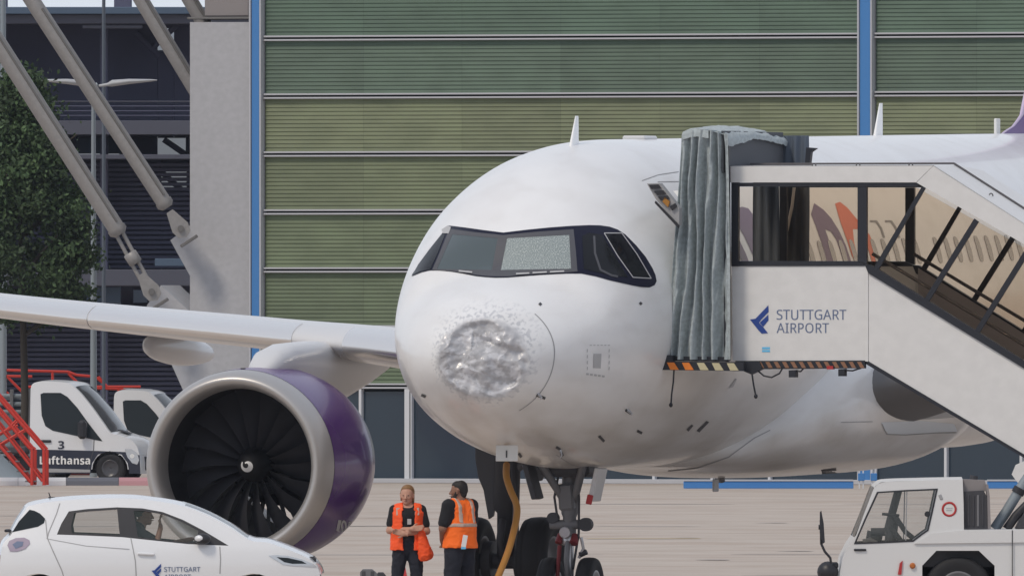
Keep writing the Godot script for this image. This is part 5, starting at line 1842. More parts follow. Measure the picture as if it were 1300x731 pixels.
func build_car() -> void:
	var d := 296.9
	var near := 296.1
	var ox := 203.0
	var C := func(a: Array) -> PackedVector2Array:
		var r := PackedVector2Array()
		for i in range(0, a.size(), 2): r.append(Vector2((a[i] - ox) * near / F, CY - (a[i + 1] - HZ) * near / F))
		return r
	var car := thing("hatchback_car", "small white hatchback with airport lettering on its door, in the left foreground", "car", Vector3(px(ox, 0, d).x, 0, DC - d))
	var w := func(x: float, y: float) -> float:
		var e := absf(x) / 2.0
		var plan := 0.855 * (1.0 - 0.16 * pow(e, 4.0))
		var v := 0.0
		if y > 0.93: v = 0.36 * (y - 0.93) + 0.10 * pow(y - 0.93, 2.0)
		elif y < 0.55: v = 0.10 * pow((0.55 - y) / 0.35, 2.0)
		else: v = -0.012 * sin(PI * (y - 0.55) / 0.38)
		return maxf(0.15, plan - v)
	var top_px := [1.5, 705, 3, 693, 7, 686, 14, 679, 22, 664, 33, 647, 36.5, 642.5, 61, 637.5, 97, 634, 145, 632.5, 181, 634, 226, 640.7, 258.5, 651.5, 291, 668, 318, 685.5, 342.5, 689, 371.6, 699.5, 388, 706.5, 397.4, 712.4, 404, 720, 407, 729]
	var top: PackedVector2Array = dense(C.call(top_px), 0.05)
	var outline := PackedVector2Array(top)
	outline.append_array(C.call([409, 745, 407, 762, 400, 770]))
	var fa := Vector2((322 - ox) * near / F, 0.31)
	var ra := Vector2((48 - ox) * near / F, 0.31)
	for c in [fa, ra]:
		for k in 15:
			var a := PI * k / 14.0
			outline.append(c + Vector2(cos(a), sin(a) * 0.97) * 0.365 + Vector2(0, -0.02))
	outline.append_array(C.call([6, 770, -1, 755, -2, 730]))
	var dlo: PackedVector2Array = C.call([72.5, 678.5, 78, 665, 87.5, 649.2, 110, 646.3, 149, 644, 181, 645.3, 207, 650, 233, 660, 258, 673, 280, 686, 291, 692.6, 270, 691.8, 239, 690.5, 200, 686.5, 155, 681.7, 110, 679.8])
	var qtr: PackedVector2Array = C.call([15.5, 675.5, 24, 662, 37.5, 647, 44, 648.5, 51, 652, 57.5, 658.5, 56, 664, 48.5, 668.5, 32, 672])
	var hl: PackedVector2Array = C.call([341.5, 705.2, 352, 704.5, 366, 705.5, 384, 710, 399, 716, 403.5, 720, 390, 719.3, 372, 718.2, 360, 716.5])
	var body := side_sheet([outline], [dlo], w, [1.0, -1.0], 0.06)
	# the roof, the bonnet and the tailgate close the body; the screens are glass
	var cutx := [C.call([232, 0, 316, 0, 24, 0, 37, 0])]
	var xs: PackedVector2Array = cutx[0]
	var seg := [PackedVector2Array(), PackedVector2Array(), PackedVector2Array()]
	for p in top:
		if p.x < xs[0].x + 0.03: seg[0].append(p)
		if p.x > xs[0].x - 0.03 and p.x < xs[1].x + 0.03: seg[1].append(p)
		if p.x > xs[1].x - 0.03: seg[2].append(p)
	body.add(top_strip(seg[0], w, 0.045))
	body.add(top_strip(seg[2], w, 0.05))
	part("body", body.mesh(), M.car_white, car)
	var ws := top_strip(seg[1], func(x: float, y: float) -> float: return w.call(x, y) - 0.07, 0.05)
	part("windscreen", ws.mesh(), M.car_glass, car)
	for s in [1.0, -1.0]:
		var pil := G.new()
		pil.sg = 1
		for i in seg[1].size() - 1:
			var a: Vector2 = seg[1][i]
			var b: Vector2 = seg[1][i + 1]
			pil.quad(Vector3(a.x, a.y, s * w.call(a.x, a.y)), Vector3(b.x, b.y, s * w.call(b.x, b.y)), Vector3(b.x, b.y + 0.012, s * (w.call(b.x, b.y) - 0.075)), Vector3(a.x, a.y + 0.012, s * (w.call(a.x, a.y) - 0.075)))
		part("windscreen_pillar", pil.mesh(), M.car_white, car)
	var rs := PackedVector2Array()
	for p in top:
		if p.x > C.call([15, 0])[0].x and p.x < C.call([34, 0])[0].x: rs.append(p)
	part("rear_screen", top_strip(rs, func(x: float, y: float) -> float: return w.call(x, y) - 0.1, 0.046, 0.006).mesh(), M.van_glass, car)
	# side glazing with black frames
	for s in [1.0, -1.0]:
		part("side_window", side_sheet([C.call([76.5, 677.5, 81, 667, 89.5, 650.8, 110, 648, 149, 645.7, 151, 646, 154.5, 680.5, 110, 678.6])], [], w, [s], 0.08, -0.012).mesh(), M.car_glass, car)
		part("side_window", side_sheet([C.call([166, 646.3, 181, 647, 207, 651.8, 233, 661.6, 258, 674.5, 276, 685.5, 262, 690, 239, 689.2, 200, 685.2, 172, 682])], [], w, [s], 0.08, -0.012).mesh(), M.car_glass, car)
		var frame := side_sheet([dlo], [C.call([92, 676.8, 90.5, 668, 94.5, 651.5, 110, 649.5, 149, 646.8, 152.5, 679.3, 110, 677.5]), C.call([170, 648.3, 181, 648.5, 207, 653, 232, 662.8, 252, 673.5, 252, 688.5, 239, 688.4, 200, 684.6, 175.5, 681.5])], w, [s], 0.06, -0.004)
		part("window_frame", frame.mesh(), M.trim_black, car)
		part("quarter_glass", side_sheet([qtr], [], w, [s], 0.06, 0.004).mesh(), M.van_glass, car)
		part("headlamp", side_sheet([hl], [], w, [s], 0.05, 0.006).mesh(), M.lamp_clear, car)
		part("headlamp_insert", side_sheet([C.call([352, 707, 366, 708, 384, 712, 390, 715.5, 372, 715.5, 362, 713.5])], [], w, [s], 0.05, 0.009).mesh(), M.van_glass, car)
		part("tail_lamp", side_sheet([C.call([9.5, 692, 12, 686.5, 20, 683, 31, 682.3, 37.5, 685.5, 38.5, 690, 33, 696, 22, 700, 13, 700])], [], w, [s], 0.04, 0.008).mesh(), M.lamp_rear, car)
		part("tail_lamp_core", side_sheet([C.call([16, 691, 22, 687, 30, 687.5, 29, 693, 20, 696.5])], [], w, [s], 0.04, 0.012).mesh(), M.print_slate, car)
		for ln in [[166.5, 682.5, 169, 694, 172.5, 712, 174, 740, 174, 764], [58, 660, 60.5, 683, 68, 700, 79, 724, 83, 738], [279.8, 693.5, 280.8, 710, 280, 728], [76, 639, 72, 652, 62, 676, 60, 684], [61, 684, 110, 693, 165, 697]]:
			var lw := 0.006 if ln.size() != 6 or ln[0] != 61 else 0.004
			var sl := []
			for q in Geometry2D.offset_polyline(C.call(ln), lw, Geometry2D.JOIN_ROUND, Geometry2D.END_BUTT): sl.append(q)
			part("panel_gap", side_sheet(sl, [], w, [s], 0.06, 0.003).mesh(), M.seam_grey, car)
		var g := G.new()
		var hp: Vector2 = C.call([186, 703])[0]
		g.box(Vector3(hp.x, hp.y, s * (w.call(hp.x, hp.y) + 0.016)), Vector3(0.21, 0.035, 0.04), Basis(Vector3(0, 0, 1), -0.05), 0.012)
		part("door_handle", g.mesh(), M.car_white, car)
		g = G.new()
		g.sg = 1
		var mp: Vector2 = C.call([258, 684])[0]
		g.ball(Vector3(mp.x, mp.y, s * (w.call(mp.x, mp.y) + 0.10)), Vector3(0.105, 0.068, 0.085), 9)
		part("door_mirror", g.mesh(), M.trim_black, car)
		g = G.new()
		g.ball(Vector3(mp.x - 0.03, mp.y + 0.006, s * (w.call(mp.x, mp.y) + 0.125)), Vector3(0.07, 0.045, 0.066), 8)
		part("mirror_cap", g.mesh(), M.car_white, car)
	for c in [fa, ra]:
		for s in [0.74, -0.74]: wheel(car, Vector3(c.x, c.y, s), 0.31, 0.19, M.wheel_alloy, Vector3(0, 0, 1))
	var g := G.new()
	g.box(Vector3(0, 0.32, 0), Vector3(3.7, 0.22, 1.35), Basis(), 0.03)
	g.box(Vector3(1.55, 0.62, 0), Vector3(0.7, 0.45, 1.25), Basis(), 0.03)
	part("underbody", g.mesh(), M.interior_dark, car)
	# cabin: seats, dashboard, wheel
	for z in [0.36, -0.36]:
		g = G.new()
		g.box(Vector3(-0.10, 0.62, z), Vector3(0.5, 0.18, 0.46), Basis(), 0.05)
		g.box(Vector3(-0.36, 0.92, z), Vector3(0.16, 0.56, 0.44), Basis(Vector3(0, 0, 1), 0.16), 0.05)
		part("front_seat", g.mesh(), M.seat_grey, car)
		g = G.new()
		g.box(Vector3(-0.44, 1.27, z), Vector3(0.11, 0.17, 0.25), Basis(Vector3(0, 0, 1), 0.12), 0.04)
		part("head_rest", g.mesh(), M.seat_grey, car)
	g = G.new()
	g.box(Vector3(-1.0, 0.66, 0), Vector3(0.5, 0.18, 1.2), Basis(), 0.05)
	g.box(Vector3(-1.22, 0.86, 0), Vector3(0.16, 0.36, 1.2), Basis(Vector3(0, 0, 1), 0.3), 0.05)
	part("rear_bench", g.mesh(), M.seat_grey, car)
	g = G.new()
	g.box(Vector3(0.78, 0.88, 0), Vector3(0.42, 0.16, 1.3), Basis(Vector3(0, 0, 1), -0.1), 0.05)
	part("dashboard", g.mesh(), M.interior_dark, car)
	g = G.new()
	var ringp := []
	for k in 25: ringp.append(Vector3(0.52 + 0.07 * sin(TAU * k / 24.0), 0.97 + 0.17 * sin(TAU * k / 24.0), 0.36 + 0.18 * cos(TAU * k / 24.0)))
	g.tube(ringp, 0.014, 7, false)
	part("steering_wheel", g.mesh(), M.interior_dark, car)
	g = G.new()
	g.tube([Vector3(-1.33, 1.53, 0), Vector3(-1.36, 1.62, 0)], [0.012, 0.006], 6)
	g.box(Vector3(-1.32, 1.555, 0), Vector3(0.09, 0.02, 0.05), Basis(), 0.006)
	part("roof_aerial", g.mesh(), M.trim_black, car)
	g = G.new()
	var rp: Vector2 = C.call([11, 674])[0]
	g.box(Vector3(rp.x - 0.02, rp.y, 0.3), Vector3(0.07, 0.035, 0.5), Basis(), 0.01)
	part("rear_wiper", g.mesh(), M.trim_black, car)
	# door print
	var zl: float = w.call(0.2, 0.7) + 0.004
	var l0: Vector2 = C.call([209, 725.5])[0]
	var l1: Vector2 = C.call([255, 719.5])[0]
	lettering("door_lettering", "STUTTGART", M.print_slate, car, Vector3(l0.x, l0.y, zl), l1.x - l0.x, l1.y - l0.y)
	l0 = C.call([209, 735.5])[0]
	l1 = C.call([243, 729])[0]
	lettering("door_lettering", "AIRPORT", M.print_slate, car, Vector3(l0.x, l0.y, zl), l1.x - l0.x, l1.y - l0.y)
	l0 = C.call([201.5, 724.5])[0]
	airport_logo(car, Vector3(l0.x, l0.y, zl), 0.12)
	# occupants
	seated_person(car.position + Vector3(-0.02, 0, 0.36), "driver in dark clothes in the white hatchback, hand raised to the face")

func build_tractor() -> void:
	var d := 298.0
	var near := 297.15
	var ox := 1180.0
	var C := func(a: Array) -> PackedVector2Array:
		var r := PackedVector2Array()
		for i in range(0, a.size(), 2): r.append(Vector2((a[i] - ox) * near / F, CY - (a[i + 1] - HZ) * near / F))
		return r
	var o := thing("tow_tractor", "white tow tractor with sloped cab in the right foreground, red ring sign beside its window", "tow tractor", Vector3(px(ox, 0, d).x, 0, DC - d))
	var w := func(x: float, y: float) -> float: return 0.85 - 0.05 * maxf(0.0, y - 1.2)
	var outl: PackedVector2Array = C.call([1064.5, 745, 1065, 728, 1069, 708, 1077, 692, 1086, 679, 1095, 655, 1104.5, 630, 1109, 619, 1114, 614, 1124, 611.5, 1170, 610, 1221.5, 609, 1222.6, 640, 1223, 672.4, 1300, 671.6, 1420, 671.6, 1420, 765, 1262, 765, 1262, 718, 1242, 699, 1188, 699, 1170, 718, 1170, 765, 1064.5, 765])
	var win: PackedVector2Array = C.call([1083, 690.8, 1096, 660, 1112.5, 624.2, 1150, 621.8, 1190, 620, 1184, 648, 1178, 673.5, 1170, 679, 1159, 687.6, 1120, 689.5])
	part("body_side", side_sheet([outl], [win], w, [1.0], 0.12).mesh(), M.tractor_white, o)
	part("body_side", side_sheet([outl], [win], w, [-1.0], 0.12).mesh(), M.tractor_white, o)
	var g := G.new()
	g.add(top_strip(dense(C.call([1109, 619, 1114, 614, 1124, 611.5, 1170, 610, 1221.5, 609]), 0.06), w, 0.03))
	part("roof", g.mesh(), M.tractor_white, o)
	g = G.new()
	g.add(top_strip(C.call([1064.5, 765, 1065, 728, 1069, 708, 1077, 692, 1084, 682]), w, 0.04))
	part("nose", g.mesh(), M.tractor_white, o)
	part("windscreen", top_strip(C.call([1084, 682, 1095, 655, 1104.5, 630, 1109, 619]), w, 0.04).mesh(), M.tractor_glass, o)
	g = G.new()
	var e0: Vector2 = C.call([1223, 672.4])[0]
	var e1: Vector2 = C.call([1420, 671.6])[0]
	var slope_y := 0.09
	g.quad(Vector3(e0.x, e0.y, -0.80), Vector3(e1.x, e1.y, -0.80), Vector3(e1.x, e1.y, 0.80), Vector3(e0.x, e0.y, 0.80))
	part("rear_deck", g.mesh(), M.tractor_white, o)
	# chamfered shoulder along the side
	g = G.new()
	var sh := PackedVector2Array()
	g.prism(C.call([1176, 681, 1181, 677, 1222.8, 673, 1420, 672.2, 1420, 687, 1160, 690, 1166, 686]), Transform3D.IDENTITY, 0.80, 0.875)
	part("shoulder_panel", g.mesh(), M.tractor_white, o)
	for s in [1.0, -1.0]:
		part("window_frame", side_sheet([win], [C.call([1086, 688.8, 1098.5, 660, 1114.3, 626, 1150, 623.8, 1187.6, 622.2, 1182, 648, 1176.3, 672.5, 1168.5, 677.8, 1158.5, 685.6, 1120, 687.5])], w, [s], 0.1, 0.006).mesh(), M.trim_black, o)
		part("side_window", side_sheet([win], [], w, [s], 0.2, -0.008).mesh(), M.tractor_glass, o)
		g = G.new()
		g.tube([Vector3(C.call([1149, 0])[0].x, C.call([0, 687])[0].y, s * 0.832), Vector3(C.call([1150.5, 0])[0].x, C.call([0, 622.5])[0].y, s * 0.81)], 0.008, 6)
		part("window_divider", g.mesh(), M.seam_grey, o)
	g = G.new()
	var kp: Vector2 = C.call([1176.5, 652.5])[0]
	g.tube([Vector3(kp.x, kp.y, 0.83), Vector3(kp.x, kp.y, 0.87)], 0.035, 12)
	part("window_latch", g.mesh(), M.trim_black, o)
	# wheel arch lining and wheels
	g = G.new()
	g.prism(C.call([1170, 765, 1170, 718, 1188, 699, 1242, 699, 1262, 718, 1262, 765]), Transform3D.IDENTITY, 0.30, 0.55)
	part("wheel_arch", g.mesh(), M.trim_black, o)
	for x in [1216.0, 1385.0]:
		for s in [0.68, -0.68]: wheel(o, Vector3(C.call([x, 0])[0].x, 0.42, s), 0.42, 0.26, M.gear_grey, Vector3(0, 0, 1))
	g = G.new()
	g.box(Vector3(C.call([1240, 0])[0].x, 0.55, 0), Vector3(3.3, 0.4, 1.1), Basis(), 0.04)
	part("chassis", g.mesh(), M.interior_dark, o)
	# controls and seat behind the window
	var K := func(nm: String, a: Array, r, z: float, m: Material):
		var h := G.new()
		var pts := []
		var c: PackedVector2Array = C.call(a)
		for q in c: pts.append(Vector3(q.x, q.y, z))
		h.tube(pts, r, 9)
		part(nm, h.mesh(), m, o)
	K.call("far_pillar", [1127, 678, 1133, 655, 1142, 622], 0.05, -0.3, M.interior_dark)
	K.call("steering_column", [1130, 700, 1132, 676, 1134, 660], 0.075, 0.1, M.interior_dark)
	K.call("lever", [1136, 655, 1150, 676, 1160, 684], 0.032, 0.2, M.interior_dark)
	K.call("lever", [1130, 668, 1145, 688], 0.03, 0.2, M.interior_dark)
	K.call("lever", [1120, 653, 1142, 655], 0.018, 0.15, M.interior_dark)
	K.call("seat_back", [1109, 692, 1112, 676], 0.10, -0.2, M.interior_dark)
	K.call("instrument_box", [1106, 676, 1124, 676], 0.05, 0.0, M.interior_dark)
	K.call("seat_cushion", [1096, 690, 1104, 688, 1112, 692], 0.05, 0.2, M.seat_grey)
	# sign, reflector, lamp, handle on the side
	var sp: Vector2 = C.call([1204.3, 646.3])[0]
	g = G.new()
	g.sg = 1
	g.lathe([[0.0, 0.066], [0.006, 0.066], [0.006, 0.092], [0.0, 0.092]], 32, Transform3D(Basis(), Vector3(sp.x, sp.y, w.call(sp.x, sp.y) + 0.002)))
	part("sign_ring", g.mesh(), M.red_paint, o)
	g = G.new()
	g.tube([Vector3(sp.x, sp.y, w.call(sp.x, sp.y) - 0.005), Vector3(sp.x, sp.y, w.call(sp.x, sp.y) + 0.004)], 0.066, 24)
	part("sign_face", g.mesh(), M.plate_white, o)
	for e in [[-0.014, 0.07, 0.03], [0.012, 0.08, 0.026]]:
		g = G.new()
		g.box(Vector3(sp.x, sp.y + e[0], w.call(sp.x, sp.y) + 0.0055), Vector3(e[1], e[2] * 0.5, 0.003))
		part("sign_print", g.mesh(), M.light_mark, o)
	var q1: Vector2 = C.call([1193.5, 631])[0]
	g = G.new()
	g.box(Vector3(q1.x, q1.y, 0.828), Vector3(0.04, 0.07, 0.03), Basis(Vector3(0, 0, 1), 0.4), 0.008)
	part("door_lock", g.mesh(), M.seam_grey, o)
	q1 = C.call([1142, 721])[0]
	g = G.new()
	g.prism(pv([-0.03, -0.08, 0.015, -0.08, 0.03, 0.09, -0.005, 0.06]), Transform3D(Basis(), Vector3(q1.x, q1.y, 0.85)), 0.0, 0.02)
	part("reflector", g.mesh(), M.red_paint, o)
	q1 = C.call([1157.7, 718])[0]
	g = G.new()
	g.sg = 1
	g.tube([Vector3(q1.x, q1.y, 0.85), Vector3(q1.x, q1.y, 0.875), Vector3(q1.x, q1.y, 0.885)], [0.036, 0.036, 0.02], 16)
	part("marker_lamp", g.mesh(), M.amber, o)
	q1 = C.call([1091, 698])[0]
	g = G.new()
	g.box(Vector3(q1.x, q1.y, 0.86), Vector3(0.15, 0.028, 0.03), Basis(), 0.008)
	part("grab_handle", g.mesh(), M.trim_black, o)
	g = G.new()
	var v0: Vector2 = C.call([1284.5, 673])[0]
	g.box(Vector3(v0.x, v0.y - 0.42, 0.877), Vector3(0.012, 0.84, 0.006))
	part("panel_gap", g.mesh(), M.dark_mark, o)
	# radiator block behind the cab
	g = G.new()
	g.prism(C.call([1223.5, 671.5, 1223.5, 624, 1248, 622.5, 1252.5, 630, 1253.5, 671.5]), Transform3D.IDENTITY, 0.1, 0.78)
	part("filter_box", g.mesh(), M.gear_dark, o)
	g = G.new()
	g.prism(C.call([1222.5, 623.8, 1222.5, 608.5, 1250, 609.5, 1253, 623.8]), Transform3D.IDENTITY, 0.1, 0.74)
	part("filter_top", g.mesh(), M.hall_cap, o)
	g = G.new()
	g.prism(C.call([1253.6, 671.5, 1252.8, 630, 1251, 615, 1254, 615, 1256, 630, 1257.5, 671.5]), Transform3D.IDENTITY, 0.3, 0.8)
	part("filter_frame", g.mesh(), M.hall_cap, o)
	for k in 4:
		g = G.new()
		var x0: Vector2 = C.call([1229.0 + 6.0 * k, 669])[0]
		g.box(Vector3(x0.x, x0.y + 0.2, 0.785), Vector3(0.028, 0.38, 0.014), Basis(), 0.004)
		part("filter_rib", g.mesh(), M.gear_grey if k == 2 else M.gear_dark, o)
	K.call("beacon_stub", [1236, 609, 1237, 604], 0.05, 0.4, M.gear_dark)
	K.call("exhaust_pipe", [1263, 672, 1278, 650, 1297, 619, 1310, 600], 0.065, 0.3, M.pole_grey)
	K.call("pipe_clamp", [1292, 627, 1296, 620], 0.08, 0.3, M.trim_black)
	K.call("air_hose", [1278, 672, 1290, 655, 1305, 640], 0.055, 0.45, M.trim_black)
	g = G.new()
	g.prism(C.call([1290, 671.5, 1300, 650, 1345, 645, 1345, 671.5]), Transform3D.IDENTITY, -0.4, 0.5)
	part("engine_cover", g.mesh(), M.gear_dark, o)
	# mirror on its arm, with a round lamp below
	K.call("mirror_arm", [1041, 660, 1041.5, 690, 1046, 700, 1053, 708, 1054, 716], 0.016, 0.95, M.trim_black)
	g = G.new()
	g.prism(C.call([1039.8, 650, 1041.5, 648, 1044.5, 664, 1046, 688, 1043.5, 690, 1039.5, 676]), Transform3D.IDENTITY, 0.86, 1.06)
	part("mirror", g.mesh(), M.trim_black, o)
	K.call("mirror_knuckle", [1038, 669, 1044, 669], 0.03, 0.95, M.trim_black)
	g = G.new()
	var bp: Vector2 = C.call([1050, 726])[0]
	g.ball(Vector3(bp.x, bp.y, 0.8), Vector3(0.13, 0.13, 0.13), 10)
	part("front_lamp", g.mesh(), M.trim_black, o)
	g = G.new()
	g.box(Vector3(bp.x + 0.06, bp.y + 0.08, 0.8), Vector3(0.14, 0.08, 0.12), Basis(), 0.02)
	g.box(Vector3(bp.x + 0.1, bp.y - 0.1, 0.7), Vector3(0.16, 0.1, 0.2), Basis(), 0.02)
	part("lamp_bracket", g.mesh(), M.trim_black, o)

func build_van(o: Node3D, h: float, band: bool) -> void:
	# local x forward; the outline is in metres at full height 2.25
	var k := h / 2.25
	var P := func(a: Array) -> PackedVector2Array:
		var r := PackedVector2Array()
		for i in range(0, a.size(), 2): r.append(Vector2((a[i] - 38.0) / 57.6 * 1.025 * k, (618.5 - a[i + 1]) / 57.6 * k))
		return r
	var w := func(x: float, y: float) -> float:
		var nose := clampf((x / k - 1.7) / 0.75, 0.0, 1.0)
		return k * (0.93 - 0.07 * maxf(0.0, y / k - 1.15) - 0.14 * nose * nose)
	var top: PackedVector2Array = dense(P.call([38, 503, 38.4, 495, 40.5, 490.5, 46, 488, 60, 487, 85, 488.8, 92, 492.5, 97, 497, 104, 504, 118, 521, 132, 540, 142, 553, 152, 556, 162, 559.5, 170, 564.5, 175, 572, 177.5, 582]), 0.05)
	var outline := PackedVector2Array(top)
	outline.append_array(P.call([179, 592, 179, 606]))
	var fa: Vector2 = P.call([141, 600])[0]
	for i in 13:
		var a := PI * i / 12.0
		outline.append(fa + Vector2(cos(a), sin(a)) * 0.40 * k)
	outline.append_array(P.call([38, 606]))
	var win: PackedVector2Array = P.call([51, 503.5, 55, 501.8, 77, 501.8, 86, 507, 99, 521, 113, 540, 132, 564, 121, 562, 102.6, 558, 67.7, 550.5, 58, 544.5, 53, 531])
	var body := side_sheet([outline], [], w, [1.0, -1.0], 0.1)
	var seg := [PackedVector2Array(), PackedVector2Array(), PackedVector2Array()]
	var xa: float = P.call([96, 0])[0].x
	var xb: float = P.call([142.5, 0])[0].x
	for p in top:
		if p.x < xa + 0.03: seg[0].append(p)
		if p.x > xa - 0.03 and p.x < xb + 0.03: seg[1].append(p)
		if p.x > xb - 0.03: seg[2].append(p)
	body.add(top_strip(seg[0], w, 0.03))
	body.add(top_strip(seg[1], w, 0.05))
	body.add(top_strip(seg[2], w, 0.05))
	var front := PackedVector2Array(P.call([177.5, 582, 179, 592, 179, 606]))
	body.add(top_strip(front, w, 0.04))
	var g := G.new()
	body.quad(Vector3(0, 0.25 * k, -0.9 * k), Vector3(0, 2.1 * k, -0.82 * k), Vector3(0, 2.1 * k, 0.82 * k), Vector3(0, 0.25 * k, 0.9 * k))
	part("cab", body.mesh(), M.van_white, o)
	part("windscreen", top_strip(seg[1], func(x: float, y: float) -> float: return w.call(x, y) - 0.07 * k, 0.05, 0.012).mesh(), M.van_glass, o)
	for s in [1.0, -1.0]:
		part("side_window", side_sheet([win], [], w, [s], 0.12, 0.008).mesh(), M.van_glass, o)
		if band:
			part("navy_band", side_sheet([P.call([38.3, 574.5, 90, 575.5, 130, 576.5, 165, 578, 178, 582, 179, 605.5, 165.5, 605.5, 163.5, 592, 156, 581, 141, 576.4, 126, 581, 118.5, 592, 116.6, 605.5, 38.3, 605.5])], [], w, [s], 0.1, 0.005).mesh(), M.van_navy, o)
		part("headlamp", side_sheet([P.call([160, 574, 168, 574, 175, 579, 177.5, 588, 175, 594, 169, 592, 163, 584])], [], w, [s], 0.08, 0.012).mesh(), M.lamp_clear, o)
		part("headlamp_lens", side_sheet([arc(P.call([169, 583])[0].x, P.call([169, 583])[0].y, 0.05, 0.05, 12)], [], w, [s], 0.08, 0.018).mesh(), M.paper_white, o)
		var sl := []
		for q in Geometry2D.offset_polyline(P.call([121, 562, 120.5, 575, 116, 590, 112, 604]), 0.008, Geometry2D.JOIN_ROUND, Geometry2D.END_BUTT): sl.append(q)
		part("door_gap", side_sheet(sl, [], w, [s], 0.1, 0.009).mesh(), M.dark_mark, o)
		g = G.new()
		var hp: Vector2 = P.call([59, 564])[0]
		g.box(Vector3(hp.x, hp.y, s * (w.call(hp.x, hp.y) + 0.02)), Vector3(0.24 * k, 0.06 * k, 0.05), Basis(), 0.015)
		part("door_handle", g.mesh(), M.trim_black, o)
		g = G.new()
		var mp: Vector2 = P.call([108, 549])[0]
		g.box(Vector3(mp.x, mp.y, s * (w.call(mp.x, mp.y) + 0.16)), Vector3(0.2 * k, 0.42 * k, 0.2), Basis(), 0.06)
		part("door_mirror", g.mesh(), M.trim_black, o)
		part("sill", side_sheet([P.call([38.3, 598.5, 116, 600.5, 116, 604, 38.3, 604])], [], w, [s], 0.1, 0.012).mesh(), M.seam_grey, o)
		for x in [fa.x, fa.x - 3.6 * k]: wheel(o, Vector3(x, 0.34 * k, s * 0.78 * k), 0.34 * k, 0.22 * k, M.fan_black, Vector3(0, 0, 1))
	g = G.new()
	var bp: Vector2 = P.call([150, 554])[0]
	g.box(Vector3(bp.x + 0.05, bp.y + 0.04, 0.35 * k), Vector3(0.26 * k, 0.02, 0.4 * k), Basis(Vector3(0, 0, 1), -0.3), 0.006)
	part("bonnet_vent", g.mesh(), M.trim_black, o)
	g = G.new()
	g.box(Vector3(-1.6 * k, 0.75 * k, 0), Vector3(3.0 * k, 0.14, 1.8 * k), Basis(), 0.02)
	part("load_bed", g.mesh(), M.gear_dark, o)
	g = G.new()
	g.box(Vector3(0.4 * k, 0.45 * k, 0), Vector3(4.4 * k, 0.3, 0.9 * k), Basis(), 0.02)
	part("frame_rail", g.mesh(), M.trim_black, o)
	g = G.new()
	g.add(top_strip(PackedVector2Array(P.call([174.5, 571, 177.5, 582])), func(x: float, y: float) -> float: return w.call(x, y) - 0.25, 0.045, 0.004))
	part("grille", g.mesh(), M.trim_black, o)
	if band:
		var zz: float = w.call(0.9, 0.6) + 0.012
		var a: Vector2 = P.call([51, 594])[0]
		var b: Vector2 = P.call([116, 583])[0]
		lettering("door_lettering", "Lufthansa", M.paper_white, o, Vector3(a.x, a.y, zz), b.x - a.x, b.y - a.y, Basis.IDENTITY, 700)
		a = P.call([74.5, 574])[0]
		b = P.call([82.5, 563.5])[0]
		lettering("door_number", "3", M.van_navy, o, Vector3(a.x, a.y, w.call(a.x, a.y) + 0.012), b.x - a.x, b.y - a.y, Basis.IDENTITY, 700)

